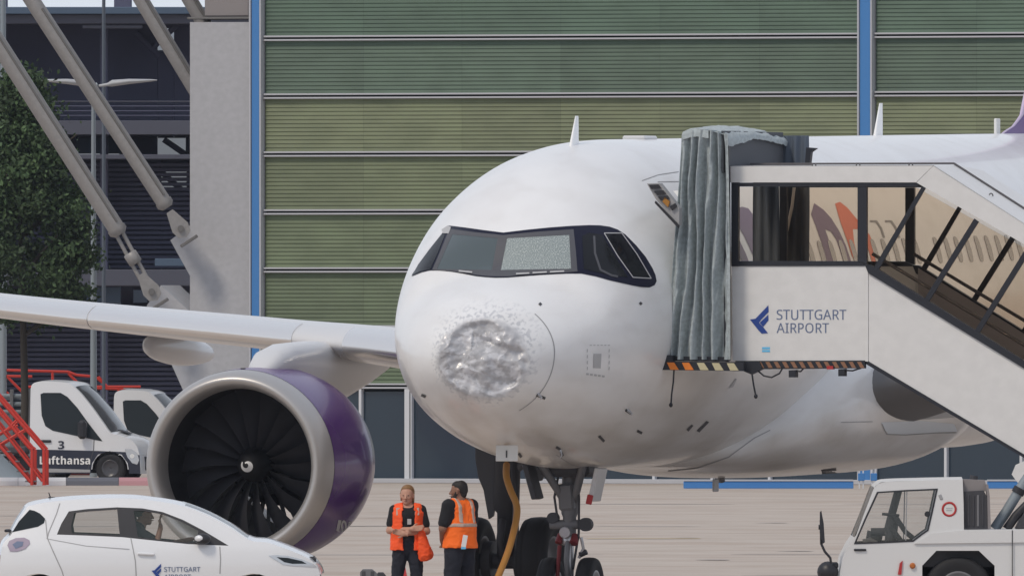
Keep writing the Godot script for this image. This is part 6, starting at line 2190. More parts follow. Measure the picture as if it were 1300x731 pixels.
func build_left_yard() -> void:
	var d := 534.0
	var p := px(38, 0, d)
	var v1 := thing("pickup_van", "white airline van with navy band and number 3 behind the engine", "van", Vector3(p.x + 0.20, 0, DC - d), -0.22)
	build_van(v1, 2.2, true)
	d = 543.0
	p = px(143, 0, d)
	var v2 := thing("pickup_van", "plain white van half hidden between the engine and the numbered van", "van", Vector3(p.x + 0.18, 0, DC - d), -0.2)
	build_van(v2, 1.98, false)
	# low barrier blocks, painted white, grey and faded red
	d = 527.5
	for b in [[-60, 22, "barrier_white", "white low barrier block, leftmost of the row and cut by the frame"], [22.5, 83, "barrier_white", "white low barrier block beside the foot of the red steps"], [83.5, 150, "barrier_dark", "dark grey low barrier block in front of the numbered van"], [150.5, 222, "barrier_pink", "faded red low barrier block beside the engine"]]:
		var a := px(b[0], 617, d)
		var e := px(b[1], 606, d)
		var g := G.new()
		var h := e.y
		g.prism(pv([-0.22, 0.0, 0.22, 0.0, 0.20, h * 0.55, 0.12, h * 0.95, 0.08, h, -0.08, h, -0.12, h * 0.95, -0.20, h * 0.55]), Transform3D(Basis(Vector3(0, 0, 1), Vector3(0, 1, 0), Vector3(-1, 0, 0)), Vector3(0, 0, 0)), -(e.x - a.x) / 2, (e.x - a.x) / 2)
		solo("barrier_block", g.mesh(), M[b[2]], b[3], "barrier", Vector3((a.x + e.x) / 2, 0, a.z), "low barrier blocks along the yard edge")
	# red mobile steps in front of the barrier
	d = 525.5
	p = px(20, 0, d)
	var st := thing("red_steps", "red mobile steps with crossed handrails at the left edge", "steps", Vector3(p.x, 0, DC - d))
	var Q := func(x: float, y: float, z := 0.0) -> Vector3: return Vector3(px(x, y, d).x - p.x, maxf(0.02, px(x, y, d).y), z)
	for z in [0.0, -0.9]:
		for r in [[[-40, 462, 55, 571], 0.036], [[-40, 478, 36, 568, 40, 571], 0.036], [[55, 571, 55, 616], 0.036], [[40, 571, 39.5, 616], 0.036], [[-40, 520, 38, 612], 0.036], [[-30, 505, 53, 611], 0.028], [[-20, 575, 31, 545], 0.024], [[-20, 560, 18, 540], 0.024], [[8, 545, 20, 533], 0.024], [[-40, 540, -40, 462], 0.038], [[-22, 560, -22, 482], 0.028]]:
			var g := G.new()
			var pts := []
			for i in range(0, r[0].size(), 2): pts.append(Q.call(r[0][i] + (0.0 if z == 0.0 else 3.0), r[0][i + 1], z))
			g.tube(pts, r[1], 8)
			part("handrail", g.mesh(), M.red_rail, st)
	for k in 7:
		var g := G.new()
		var a: Vector3 = Q.call(38.0 - 11.0 * k, 611.0 - 12.6 * k, -0.45)
		g.box(a, Vector3(0.24, 0.03, 0.86), Basis(), 0.006)
		part("tread", g.mesh(), M.gear_grey, st)
	# red railings on the trolley behind the vans
	d = 556.0
	p = px(60, 0, d)
	var tr := thing("red_trolley", "long red trolley with railings standing behind the vans", "trolley", Vector3(p.x, 0, DC - d))
	var Q2 := func(x: float, y: float, z := 0.0) -> Vector3: return Vector3(px(x, y, d).x - p.x, maxf(0.02, px(x, y, d).y), z)
	for r in [[-60, 468, 86, 472], [86, 472, 96, 476], [-60, 476, 40, 478], [30, 491, 178, 491], [86, 474, 108, 496], [124, 478, 138, 494], [0, 470, 30, 500], [96, 476, 120, 478, 130, 486], [-20, 478, 10, 500], [30, 500, 30, 480], [44, 490, 160, 494], [66, 472, 66, 500], [118, 478, 118, 500], [150, 491, 150, 505]]:
		var g := G.new()
		var pts := []
		for i in range(0, r.size(), 2): pts.append(Q2.call(r[i], r[i + 1]))
		g.tube(pts, 0.032, 8)
		part("railing", g.mesh(), M.red_rail, tr)
	var g2 := G.new()
	g2.tube([Q2.call(156, 493.5), Q2.call(193, 495.5)], 0.03, 8)
	part("grey_rail", g2.mesh(), M.pole_grey, tr)
	for x in [157.0, 170.0, 182.0]:
		g2 = G.new()
		g2.tube([Q2.call(x, 494), Q2.call(x, 512)], 0.02, 6)
		part("grey_post", g2.mesh(), M.pole_grey, tr)
	g2 = G.new()
	var ta: Vector3 = Q2.call(24, 520)
	var tb: Vector3 = Q2.call(130, 606)
	g2.box((ta + tb) / 2 + Vector3(0, 0, -0.6), Vector3(tb.x - ta.x, ta.y - tb.y, 1.0), Basis(), 0.03)
	part("red_box", g2.mesh(), mat("dark_red_panel", Color(0.13, 0.018, 0.02), 0.6), tr)
	g2 = G.new()
	for x in [30.0, 120.0]:
		var c: Vector3 = Q2.call(x, 600)
		g2.tube([Vector3(c.x, 0.3, -1.0), Vector3(c.x, 0.3, -0.2)], 0.3, 16)
	part("wheels", g2.mesh(), M.tyre_rubber, tr)
	# grey pipe rack behind the steps
	d = 548.0
	p = px(10, 0, d)
	var rk := thing("pipe_rack", "grey rack of stacked metal pipes behind the red steps", "rack", Vector3(p.x, 0, DC - d))
	var Q3 := func(x: float, y: float, z := 0.0) -> Vector3: return Vector3(px(x, y, d).x - p.x, maxf(0.02, px(x, y, d).y), z)
	for k in 6:
		g2 = G.new()
		g2.tube([Q3.call(-40, 502 + k * 5.0, -0.2 * (k % 2)), Q3.call(38, 503 + k * 5.0, -0.2 * (k % 2))], 0.05, 8)
		part("pipe", g2.mesh(), M.pole_grey if k % 2 == 0 else M.pole_dark, rk)
	for x in [-30.0, 14.0, 37.0]:
		g2 = G.new()
		g2.box((Q3.call(x, 498, -0.1) + Q3.call(x, 616, -0.1)) / 2, Vector3(0.08, 2.05, 0.4), Basis(), 0.01)
		part("upright", g2.mesh(), M.gear_grey, rk)
	g2 = G.new()
	g2.box(Q3.call(-6, 545, -0.3), Vector3(0.8, 0.9, 0.5), Basis(), 0.03)
	part("cabinet", g2.mesh(), M.pole_grey, rk)
	# grey covered stack at the bottom-left
	d = 530.0
	var cv := G.new()
	cv.sg = 1
	var rr := RandomNumberGenerator.new()
	rr.seed = 5
	var rings := []
	for i in 9:
		var q := i / 8.0
		var ring := PackedVector3Array()
		for j in 20:
			var a := TAU * j / 20.0
			var e := 1.0 + 0.08 * sin(a * 3.0 + q * 4.0)
			ring.append(Vector3(lerpf(-0.1, -0.45, q) + cos(a) * lerpf(0.62, 0.16, q) * e, q * 0.82, sin(a) * lerpf(0.5, 0.14, q) * e))
		rings.append(ring)
	cv.loft(rings, true, false, true)
	solo("covered_stack", cv.mesh(), M.pole_grey, "grey sheeted heap at the left edge beside the white barrier", "heap", Vector3(px(8, 0, d).x, 0, DC - d))

# ------------------------------------------------------------------ people: limbs as tapered capsules, joined smoothly and meshed as surface nets
class Field:
	var cell: float
	var lo: Vector3
	var n: Vector3i
	var f: PackedFloat32Array
	func _init(lo_: Vector3, hi: Vector3, cell_: float) -> void:
		cell = cell_
		lo = lo_
		n = Vector3i(((hi - lo_) / cell_).ceil()) + Vector3i.ONE
		f.resize(n.x * n.y * n.z)
		f.fill(10.0)
	func bone(a: Vector3, b: Vector3, ra: float, rb: float, k := 0.03, flat := Vector3.ONE) -> void:   # flat: the axes' scale of the cross-section
		var m := maxf(ra, rb) * maxf(1.0, maxf(1.0 / flat.x, maxf(1.0 / flat.y, 1.0 / flat.z))) + k + 2.0 * cell
		var p0 := Vector3i(((a.min(b) - Vector3.ONE * m - lo) / cell).floor()).clamp(Vector3i.ZERO, n - Vector3i.ONE)
		var p1 := Vector3i(((a.max(b) + Vector3.ONE * m - lo) / cell).ceil()).clamp(Vector3i.ZERO, n - Vector3i.ONE)
		var af := a * flat
		var ab := b * flat - af
		var l2 := maxf(ab.length_squared(), 1e-9)
		for z in range(p0.z, p1.z + 1):
			for y in range(p0.y, p1.y + 1):
				var at := (z * n.y + y) * n.x
				for x in range(p0.x, p1.x + 1):
					var p := (lo + Vector3(x, y, z) * cell) * flat
					var t := clampf((p - af).dot(ab) / l2, 0.0, 1.0)
					var d := p.distance_to(af + ab * t) - lerpf(ra, rb, t)
					var o := f[at + x]
					var h := clampf(0.5 + 0.5 * (o - d) / k, 0.0, 1.0)
					f[at + x] = lerpf(o, d, h) - k * h * (1.0 - h)
	func cut_above(y: float) -> void:
		for z in n.z:
			for yy in n.y:
				var e := lo.y + yy * cell - y
				for x in n.x:
					var i := (z * n.y + yy) * n.x + x
					f[i] = maxf(f[i], e)
	func cut_below(y: float) -> void:
		for z in n.z:
			for yy in n.y:
				var e := y - lo.y - yy * cell
				for x in n.x:
					var i := (z * n.y + yy) * n.x + x
					f[i] = maxf(f[i], e)
	func carve(o: Callable) -> void:
		for z in n.z:
			for yy in n.y:
				for x in n.x:
					var i := (z * n.y + yy) * n.x + x
					if f[i] < 0.05: f[i] = maxf(f[i], o.call(lo + Vector3(x, yy, z) * cell))
	func ripple(seed_: int, amp: float, fold: float) -> void:   # creases of cloth
		var ns := FastNoiseLite.new()
		ns.seed = seed_
		ns.frequency = 1.0
		ns.fractal_octaves = 2
		for z in n.z:
			for yy in n.y:
				for x in n.x:
					var i := (z * n.y + yy) * n.x + x
					if absf(f[i]) < 0.06:
						var p := lo + Vector3(x, yy, z) * cell
						f[i] -= amp * maxf(0.0, 0.55 - absf(ns.get_noise_3d(p.x * fold, p.y * fold * 1.5, p.z * fold)) * 2.4)
	func add_to(g: G) -> void:
		var vid := {}
		var pts := PackedVector3Array()
		var sx := 1
		var sy := n.x
		var sz := n.x * n.y
		var offs := [0, sx, sy, sx + sy, sz, sz + sx, sz + sy, sz + sx + sy]
		var cor := [Vector3(0, 0, 0), Vector3(1, 0, 0), Vector3(0, 1, 0), Vector3(1, 1, 0), Vector3(0, 0, 1), Vector3(1, 0, 1), Vector3(0, 1, 1), Vector3(1, 1, 1)]
		var edges := [[0, 1], [2, 3], [4, 5], [6, 7], [0, 2], [1, 3], [4, 6], [5, 7], [0, 4], [1, 5], [2, 6], [3, 7]]
		for z in n.z - 1:
			for y in n.y - 1:
				for x in n.x - 1:
					var i := z * sz + y * sy + x
					var a := f[i]
					if a > 5.0 * cell or a < -5.0 * cell: continue
					var neg := 0
					for o in offs:
						if f[i + o] < 0.0: neg += 1
					if neg == 0 or neg == 8: continue
					var s := Vector3.ZERO
					var c := 0
					for e in edges:
						var p := f[i + offs[e[0]]]
						var q := f[i + offs[e[1]]]
						if (p < 0.0) != (q < 0.0):
							s += cor[e[0]].lerp(cor[e[1]], p / (p - q))
							c += 1
					vid[i] = pts.size()
					pts.append(lo + (Vector3(x, y, z) + s / c) * cell)
		for i: int in vid:
			for ax in [[sx, sy, sz], [sy, sz, sx], [sz, sx, sy]]:
				var p := f[i]
				var q := f[i + ax[0]]
				if (p < 0.0) == (q < 0.0): continue
				var a: int = vid.get(i - ax[1] - ax[2], -1)
				var b: int = vid.get(i - ax[2], -1)
				var c: int = vid.get(i - ax[1], -1)
				if a < 0 or b < 0 or c < 0: continue
				var e: int = vid[i]
				if p < 0.0: g.quad(pts[a], pts[c], pts[e], pts[b])
				else: g.quad(pts[a], pts[b], pts[e], pts[c])

func hand(g: G, wrist: Vector3, dir: Vector3, palm_n: Vector3, thumb_side: float, curl: float) -> void:
	dir = dir.normalized()
	palm_n = (palm_n - dir * palm_n.dot(dir)).normalized()
	var side := dir.cross(palm_n) * thumb_side
	var f := Field.new(wrist - Vector3.ONE * 0.12 + dir * 0.09, wrist + Vector3.ONE * 0.12 + dir * 0.09, 0.0042)
	f.bone(wrist - dir * 0.03, wrist + dir * 0.02, 0.026, 0.027, 0.02)
	for k in 4:
		var o := side * (0.027 - 0.018 * k)
		f.bone(wrist + dir * 0.01 + o * 0.6, wrist + dir * 0.085 + o, 0.017, 0.0125, 0.012)
		var l: float = [0.036, 0.041, 0.038, 0.029][k]
		var p := wrist + dir * 0.088 + o
		var dd := dir
		for j in 3:
			dd = (dd.rotated(side.normalized(), -curl * (0.6 + 0.25 * j + 0.08 * k) * thumb_side)).normalized()
			var q: Vector3 = p + dd * l * [1.0, 0.66, 0.5][j]
			f.bone(p, q, 0.0095 - 0.001 * j, 0.0087 - 0.001 * j, 0.004)
			p = q
	var t0 := wrist + dir * 0.025 + side * 0.022
	var t1 := t0 + (dir * 0.6 + side * 0.75 + palm_n * 0.2).normalized() * 0.038
	var t2 := t1 + (dir * 0.9 + side * 0.3 + palm_n * 0.25).normalized() * 0.030
	f.bone(t0, t1, 0.0125, 0.0105, 0.008)
	f.bone(t1, t2, 0.0103, 0.008, 0.004)
	f.add_to(g)

# a head of its own grid; b turns it; returns the places of eyes and mouth
func head(g: G, c: Vector3, b: Basis, female: bool) -> Dictionary:
	var f := Field.new(c - Vector3.ONE * 0.16, c + Vector3.ONE * 0.16, 0.0062)
	var T := func(x: float, y: float, z: float) -> Vector3: return c + b * Vector3(x, y, z)
	f.bone(T.call(0, 0.035, -0.025), T.call(0, 0.03, 0.012), 0.082, 0.076, 0.03)
	f.bone(T.call(0, -0.02, 0.03), T.call(0, -0.065, 0.045), 0.062, 0.042, 0.03)
	f.bone(T.call(-0.03, -0.06, 0.02), T.call(0, -0.09, 0.058), 0.032, 0.022, 0.02)
	f.bone(T.call(0.03, -0.06, 0.02), T.call(0, -0.09, 0.058), 0.032, 0.022, 0.02)
	f.bone(T.call(0, 0.005, 0.088), T.call(0, -0.03, 0.108), 0.009, 0.014, 0.012)      # nose
	f.bone(T.call(-0.012, -0.035, 0.093), T.call(0.012, -0.035, 0.093), 0.009, 0.009, 0.008)
	f.bone(T.call(-0.035, 0.022, 0.070), T.call(0.035, 0.022, 0.070), 0.009, 0.009, 0.012)   # brow
	f.bone(T.call(-0.04, -0.025, 0.062), T.call(-0.03, -0.03, 0.066), 0.018, 0.016, 0.015)
	f.bone(T.call(0.04, -0.025, 0.062), T.call(0.03, -0.03, 0.066), 0.018, 0.016, 0.015)
	f.bone(T.call(-0.014, -0.061, 0.089), T.call(0.014, -0.061, 0.089), 0.008, 0.008, 0.008)   # lips
	for s in [-1.0, 1.0]: f.bone(T.call(s * 0.078, 0.012, -0.004), T.call(s * 0.076, -0.028, 0.004), 0.016, 0.011, 0.008)
	f.bone(T.call(0, -0.05, -0.02), T.call(0, -0.16, -0.035), 0.052, 0.052, 0.03)          # neck
	f.add_to(g)
	return {"eyes": [T.call(-0.031, 0.003, 0.0855), T.call(0.031, 0.003, 0.0855)], "mouth": T.call(0, -0.061, 0.097)}

func limb(f: Field, pts: Array, r: Array, grow := 0.0, k := 0.03) -> void:
	for i in pts.size() - 1: f.bone(pts[i], pts[i + 1], r[i] + grow, r[i + 1] + grow, k)

func face_parts(o: Node3D, h: Dictionary, b: Basis) -> void:
	for e in h.eyes:
		var g := G.new()
		g.ball(e, Vector3(0.0105, 0.005, 0.007), 6)
		part("eye", g.mesh(), M.eye_dark, o)
	var g := G.new()
	g.ball(h.mouth, Vector3(0.02, 0.005, 0.006), 6)
	part("mouth", g.mesh(), M.lip_red, o)

func build_people() -> void:
	woman()
	man()

func woman() -> void:
	var d := 302.0
	var p := px(517.5, 0, d)
	var o := thing("person", "standing person with fair tied hair, arms crossed, open orange vest over black shirt", "person", Vector3(p.x, 0, DC - d))
	var skin := G.new()
	skin.sg = 1
	var hips := [Vector3(-0.085, 0.90, 0), Vector3(0.085, 0.90, 0)]
	var knees := [Vector3(-0.135, 0.49, 0.03), Vector3(0.115, 0.49, 0.04)]
	var ankles := [Vector3(-0.16, 0.09, -0.02), Vector3(0.125, 0.09, -0.01)]
	var sh := [Vector3(-0.165, 1.365, -0.01), Vector3(0.165, 1.365, -0.01)]
	var el := [Vector3(-0.225, 1.11, 0.02), Vector3(0.235, 1.10, 0.02)]
	var wr := [Vector3(0.045, 1.13, 0.19), Vector3(-0.03, 1.07, 0.20)]
	var lo := Vector3(-0.42, -0.02, -0.26)
	var hi := Vector3(0.42, 1.52, 0.34)
	var f := Field.new(lo, hi, 0.013)
	f.bone(Vector3(0, 0.93, 0), Vector3(0, 1.10, 0.0), 0.125, 0.105, 0.06, Vector3(0.78, 1, 1.15))
	f.bone(Vector3(0, 1.10, 0), Vector3(0, 1.29, 0.0), 0.105, 0.125, 0.06, Vector3(0.78, 1, 1.1))
	f.bone(Vector3(-0.11, 1.37, -0.01), Vector3(0.11, 1.37, -0.01), 0.055, 0.055, 0.06)
	f.bone(Vector3(0, 1.36, -0.02), Vector3(0.0, 1.50, -0.012), 0.055, 0.05, 0.04)
	for i in 2:
		limb(f, [hips[i], knees[i], ankles[i]], [0.092, 0.056, 0.04])
		f.bone(ankles[i] + Vector3(0, -0.045, -0.03), ankles[i] + Vector3(0, -0.06, 0.13), 0.035, 0.028)
		limb(f, [sh[i], el[i], wr[i]], [0.052, 0.039, 0.027])
	f.add_to(skin)
	hand(skin, wr[0], Vector3(0.95, 0.1, 0.1), Vector3(-0.1, -0.2, -1), 1.0, 0.35)
	hand(skin, wr[1], Vector3(-0.9, 0.2, -0.05), Vector3(0.1, -0.1, -1), 1.0, 0.35)
	var hb := Basis(Vector3.UP, -0.18) * Basis(Vector3.RIGHT, 0.06)
	var hc := Vector3(-0.008, 1.545, 0.0)
	var h := head(skin, hc, hb, true)
	part("body", skin.mesh(), M.skin_fair, o)
	face_parts(o, h, hb)
	# hair: cap, sides, a tail behind
	f = Field.new(hc - Vector3(0.16, 0.26, 0.2), hc + Vector3(0.16, 0.14, 0.14), 0.008)
	f.bone(hc + hb * Vector3(0, 0.046, -0.03), hc + hb * Vector3(0, 0.05, 0.008), 0.088, 0.076, 0.02)
	f.bone(hc + hb * Vector3(-0.07, 0.02, -0.01), hc + hb * Vector3(-0.076, -0.06, 0.0), 0.022, 0.014, 0.02)
	f.bone(hc + hb * Vector3(0.07, 0.02, -0.01), hc + hb * Vector3(0.080, -0.08, 0.0), 0.022, 0.013, 0.02)
	f.bone(hc + hb * Vector3(0.02, 0.02, -0.09), hc + hb * Vector3(0.05, -0.14, -0.10), 0.04, 0.02, 0.02)
	f.carve(func(q: Vector3) -> float:
		var l := hb.inverse() * (q - hc)
		return minf((l.z - 0.035) + (l.y - 0.055) * -0.6, 0.083 - l.y) if l.z > 0.0 else -1.0)
	var g := G.new()
	g.sg = 1
	f.add_to(g)
	part("hair", g.mesh(), M.hair_fair, o)
	# trousers
	f = Field.new(Vector3(-0.4, 0.0, -0.26), Vector3(0.4, 1.06, 0.3), 0.013)
	f.bone(Vector3(0, 0.93, 0), Vector3(0, 1.06, 0.0), 0.135, 0.118, 0.05, Vector3(0.78, 1, 1.12))
	for i in 2: limb(f, [hips[i], knees[i], ankles[i] + Vector3(0, -0.02, 0)], [0.102, 0.070, 0.062])
	f.cut_above(1.02)
	f.cut_below(0.07)
	f.ripple(1, 0.016, 5)
	g = G.new()
	g.sg = 1
	f.add_to(g)
	part("trousers", g.mesh(), M.cloth_navy, o)
	# shirt with short sleeves
	f = Field.new(lo, hi, 0.013)
	f.bone(Vector3(0, 0.98, 0), Vector3(0, 1.10, 0.0), 0.125, 0.118, 0.05, Vector3(0.78, 1, 1.12))
	f.bone(Vector3(0, 1.10, 0), Vector3(0, 1.29, 0.0), 0.118, 0.138, 0.05, Vector3(0.78, 1, 1.08))
	f.bone(Vector3(-0.11, 1.365, -0.01), Vector3(0.11, 1.365, -0.01), 0.065, 0.065, 0.05)
	for i in 2: f.bone(sh[i], sh[i].lerp(el[i], 0.68), 0.066, 0.06, 0.03)
	f.cut_below(0.96)
	f.carve(func(q: Vector3) -> float: return 0.062 - Vector2(q.x, (q.z - 0.03) * 0.8).length() if q.y > 1.385 else -1.0)
	f.ripple(3, 0.006, 6)
	g = G.new()
	g.sg = 1
	f.add_to(g)
	part("shirt", g.mesh(), M.cloth_black, o)
	# open vest: two fronts and a back
	f = Field.new(Vector3(-0.34, 0.82, -0.26), Vector3(0.34, 1.5, 0.28), 0.012)
	f.bone(Vector3(0, 0.88, 0), Vector3(0, 1.10, 0.0), 0.165, 0.148, 0.05, Vector3(0.74, 1, 1.05))
	f.bone(Vector3(0, 1.10, 0), Vector3(0, 1.28, 0.0), 0.148, 0.156, 0.05, Vector3(0.74, 1, 1.05))
	f.bone(Vector3(-0.115, 1.375, -0.01), Vector3(0.115, 1.375, -0.01), 0.074, 0.074, 0.05)
	f.cut_below(0.87)
	f.carve(func(q: Vector3) -> float:
		var open := 0.075 + 0.03 * (q.y - 1.1) if q.y < 1.36 else 0.07
		var e := (open - absf(q.x - 0.01)) if q.z > 0.0 or q.y > 1.39 else -1.0
		var arm := 0.085 - (q - Vector3(signf(q.x) * 0.255, 1.29, 0.0)).length()
		return maxf(e, arm))
	f.ripple(31, 0.015, 5.5)
	g = G.new()
	g.sg = 1
	f.add_to(g)
	var vest := part("vest", g.mesh(), M.vest_orange, o)
	for s in [-1.0, 1.0]:
		g = G.new()
		g.box(Vector3(s * 0.115, 1.345, 0.098), Vector3(0.055, 0.10, 0.012), Basis(Vector3.RIGHT, -0.35), 0.004)
		part("reflective_strip", g.mesh(), M.reflective, vest)
	# second vest folded over the left forearm
	f = Field.new(Vector3(0.0, 0.6, -0.1), Vector3(0.5, 1.2, 0.35), 0.012)
	f.bone(Vector3(0.17, 1.06, 0.14), Vector3(0.215, 0.82, 0.12), 0.05, 0.085, 0.03, Vector3(1, 1, 1.5))
	f.bone(Vector3(0.20, 0.98, 0.12), Vector3(0.27, 0.80, 0.10), 0.04, 0.045, 0.04, Vector3(1, 1, 1.5))
	f.bone(Vector3(0.2, 0.86, 0.12), Vector3(0.17, 0.76, 0.12), 0.05, 0.02, 0.03, Vector3(1, 1, 1.5))
	f.ripple(41, 0.022, 6.0)
	g = G.new()
	g.sg = 1
	f.add_to(g)
	solo("safety_vest", g.mesh(), M.vest_orange, "orange safety vest hanging over the arm of the fair-haired person", "vest", o.position)
	g = G.new()
	g.box(Vector3(0.02, 1.22, 0.135), Vector3(0.05, 0.07, 0.006), Basis(), 0.002)
	part("badge", g.mesh(), M.light_mark, o)
	g = G.new()
	for i in 2: g.tube([ankles[i] + Vector3(0, -0.05, -0.06), ankles[i] + Vector3(0, -0.045, 0.02), ankles[i] + Vector3(0, -0.058, 0.13)], [0.045, 0.05, 0.032], 12)
	part("shoes", g.mesh(), M.cloth_black, o)

func man() -> void:
	var d := 301.6
	var p := px(584, 0, d)
	var o := thing("person", "standing person seen from behind, dark hair and beard, buttoned orange vest with grey stripes", "person", Vector3(p.x, 0, DC - d))
	var skin := G.new()
	skin.sg = 1
	# back three quarters to us: facing away and to the left
	var B := Basis(Vector3.UP, PI + 0.75)
	var hips := [B * Vector3(-0.095, 0.93, 0), B * Vector3(0.095, 0.93, 0)]
	var knees := [B * Vector3(-0.125, 0.50, 0.02), B * Vector3(0.125, 0.50, 0.02)]
	var ankles := [B * Vector3(-0.14, 0.09, -0.02), B * Vector3(0.14, 0.09, -0.02)]
	var sh := [B * Vector3(-0.195, 1.42, 0), B * Vector3(0.195, 1.42, 0)]
	var el := [B * Vector3(-0.245, 1.14, 0.05), B * Vector3(0.255, 1.14, 0.04)]
	var wr := [B * Vector3(-0.14, 1.0, 0.22), B * Vector3(0.10, 0.99, 0.22)]
	var lo := Vector3(-0.45, -0.02, -0.42)
	var hi := Vector3(0.45, 1.56, 0.42)
	var f := Field.new(lo, hi, 0.014)
	f.bone(B * Vector3(-0.05, 0.96, 0), B * Vector3(-0.04, 1.15, 0), 0.115, 0.11, 0.05)
	f.bone(B * Vector3(0.05, 0.96, 0), B * Vector3(0.04, 1.15, 0), 0.115, 0.11, 0.05)
	f.bone(B * Vector3(-0.06, 1.15, 0), B * Vector3(-0.08, 1.34, 0), 0.11, 0.10, 0.05)
	f.bone(B * Vector3(0.06, 1.15, 0), B * Vector3(0.08, 1.34, 0), 0.11, 0.10, 0.05)
	f.bone(sh[0], sh[1], 0.062, 0.062, 0.06)
	f.bone(Vector3(0, 1.42, 0), Vector3(0, 1.55, 0), 0.065, 0.06, 0.04)
	for i in 2:
		limb(f, [hips[i], knees[i], ankles[i]], [0.10, 0.062, 0.045])
		f.bone(ankles[i] + Vector3(0, -0.045, 0) + B * Vector3(0, 0, -0.03), ankles[i] + Vector3(0, -0.058, 0) + B * Vector3(0, 0, 0.15), 0.038, 0.03)
		limb(f, [sh[i], el[i], wr[i]], [0.06, 0.046, 0.031])
	f.add_to(skin)
	hand(skin, wr[0], B * Vector3(0.6, -0.5, 0.5), B * Vector3(0.3, 0, -1), 1.0, 0.4)
	hand(skin, wr[1], B * Vector3(-0.6, -0.5, 0.5), B * Vector3(-0.3, 0, -1), -1.0, 0.4)
	var hb := Basis(Vector3.UP, -1.75)
	var hc := Vector3(-0.02, 1.60, 0.0)
	var h := head(skin, hc, hb, false)
	part("body", skin.mesh(), M.skin_tan, o)
	face_parts(o, h, hb)
	f = Field.new(hc - Vector3.ONE * 0.16, hc + Vector3.ONE * 0.16, 0.008)
	f.bone(hc + hb * Vector3(0, 0.048, -0.03), hc + hb * Vector3(0, 0.052, 0.014), 0.086, 0.074, 0.02)
	f.bone(hc + hb * Vector3(0, 0.0, -0.05), hc + hb * Vector3(0, -0.04, -0.05), 0.07, 0.055, 0.02)
	f.carve(func(q: Vector3) -> float:
		var l := hb.inverse() * (q - hc)
		return 0.068 - l.y if l.z > 0.045 else (0.01 - l.y if l.z > 0.0 else -1.0))
	var g := G.new()
	g.sg = 1
	f.add_to(g)
	part("hair", g.mesh(), M.hair_black, o)
	f = Field.new(hc - Vector3.ONE * 0.16, hc + Vector3.ONE * 0.16, 0.008)
	f.bone(hc + hb * Vector3(-0.055, -0.02, 0.012), hc + hb * Vector3(-0.03, -0.078, 0.035), 0.024, 0.032, 0.02)
	f.bone(hc + hb * Vector3(0.055, -0.02, 0.012), hc + hb * Vector3(0.03, -0.078, 0.035), 0.024, 0.032, 0.02)
	f.bone(hc + hb * Vector3(-0.015, -0.088, 0.066), hc + hb * Vector3(0.015, -0.088, 0.066), 0.030, 0.030, 0.02)
	g = G.new()
	g.sg = 1
	f.add_to(g)
	part("beard", g.mesh(), M.beard_black, o)
	f = Field.new(Vector3(-0.4, 0.0, -0.4), Vector3(0.4, 1.1, 0.4), 0.014)
	for e in [-0.05, 0.05]: f.bone(B * Vector3(e, 0.96, 0), B * Vector3(e, 1.1, 0), 0.13, 0.122, 0.05)
	for i in 2: limb(f, [hips[i], knees[i], ankles[i] + Vector3(0, -0.02, 0)], [0.122, 0.094, 0.082])
	f.cut_above(1.06)
	f.cut_below(0.07)
	f.ripple(2, 0.016, 5)
	g = G.new()
	g.sg = 1
	f.add_to(g)
	part("trousers", g.mesh(), M.cloth_navy, o)
	f = Field.new(lo, hi, 0.014)
	for e in [-1.0, 1.0]:
		f.bone(B * Vector3(e * 0.05, 1.0, 0), B * Vector3(e * 0.05, 1.15, 0), 0.125, 0.122, 0.05)
		f.bone(B * Vector3(e * 0.06, 1.15, 0), B * Vector3(e * 0.08, 1.34, 0), 0.122, 0.112, 0.05)
	f.bone(sh[0], sh[1], 0.076, 0.076, 0.05)
	for i in 2: f.bone(sh[i], sh[i].lerp(el[i], 0.74), 0.080, 0.076, 0.03)
	f.cut_below(0.99)
	f.carve(func(q: Vector3) -> float: return 0.07 - Vector2(q.x, q.z).length() if q.y > 1.46 else -1.0)
	f.ripple(4, 0.006, 6)
	g = G.new()
	g.sg = 1
	f.add_to(g)
	part("shirt", g.mesh(), M.cloth_black, o)
	# vest
	var VF := func(grow: float) -> Field:
		var q := Field.new(Vector3(-0.36, 0.84, -0.36), Vector3(0.36, 1.54, 0.36), 0.012)
		for e in [-1.0, 1.0]:
			q.bone(B * Vector3(e * 0.06, 0.9, 0), B * Vector3(e * 0.055, 1.15, 0), 0.174 + grow, 0.148 + grow, 0.05)
			q.bone(B * Vector3(e * 0.06, 1.15, 0), B * Vector3(e * 0.085, 1.36, 0), 0.145 + grow, 0.122 + grow, 0.05)
		q.bone(B * Vector3(-0.125, 1.43, 0), B * Vector3(0.125, 1.43, 0), 0.080 + grow, 0.080 + grow, 0.04)
		q.carve(func(z: Vector3) -> float:
			var l := B.inverse() * z
			var arm := 0.105 - Vector2(absf(l.x) - 0.265, (l.y - 1.32) * 0.62).length()
			var neck := 0.068 - Vector2(l.x, l.z - 0.01).length() if l.y > 1.44 else -1.0
			return maxf(arm, neck))
		return q
	f = VF.call(0.0)
	f.cut_below(0.90)
	f.ripple(31, 0.015, 5.5)
	g = G.new()
	g.sg = 1
	f.add_to(g)
	var vest := part("vest", g.mesh(), M.vest_amber, o)
	f = VF.call(0.006)
	f.ripple(31, 0.015, 5.5)
	f.cut_below(1.155)
	f.cut_above(1.205)
	g = G.new()
	g.sg = 1
	f.add_to(g)
	part("reflective_strip", g.mesh(), M.reflective, vest)
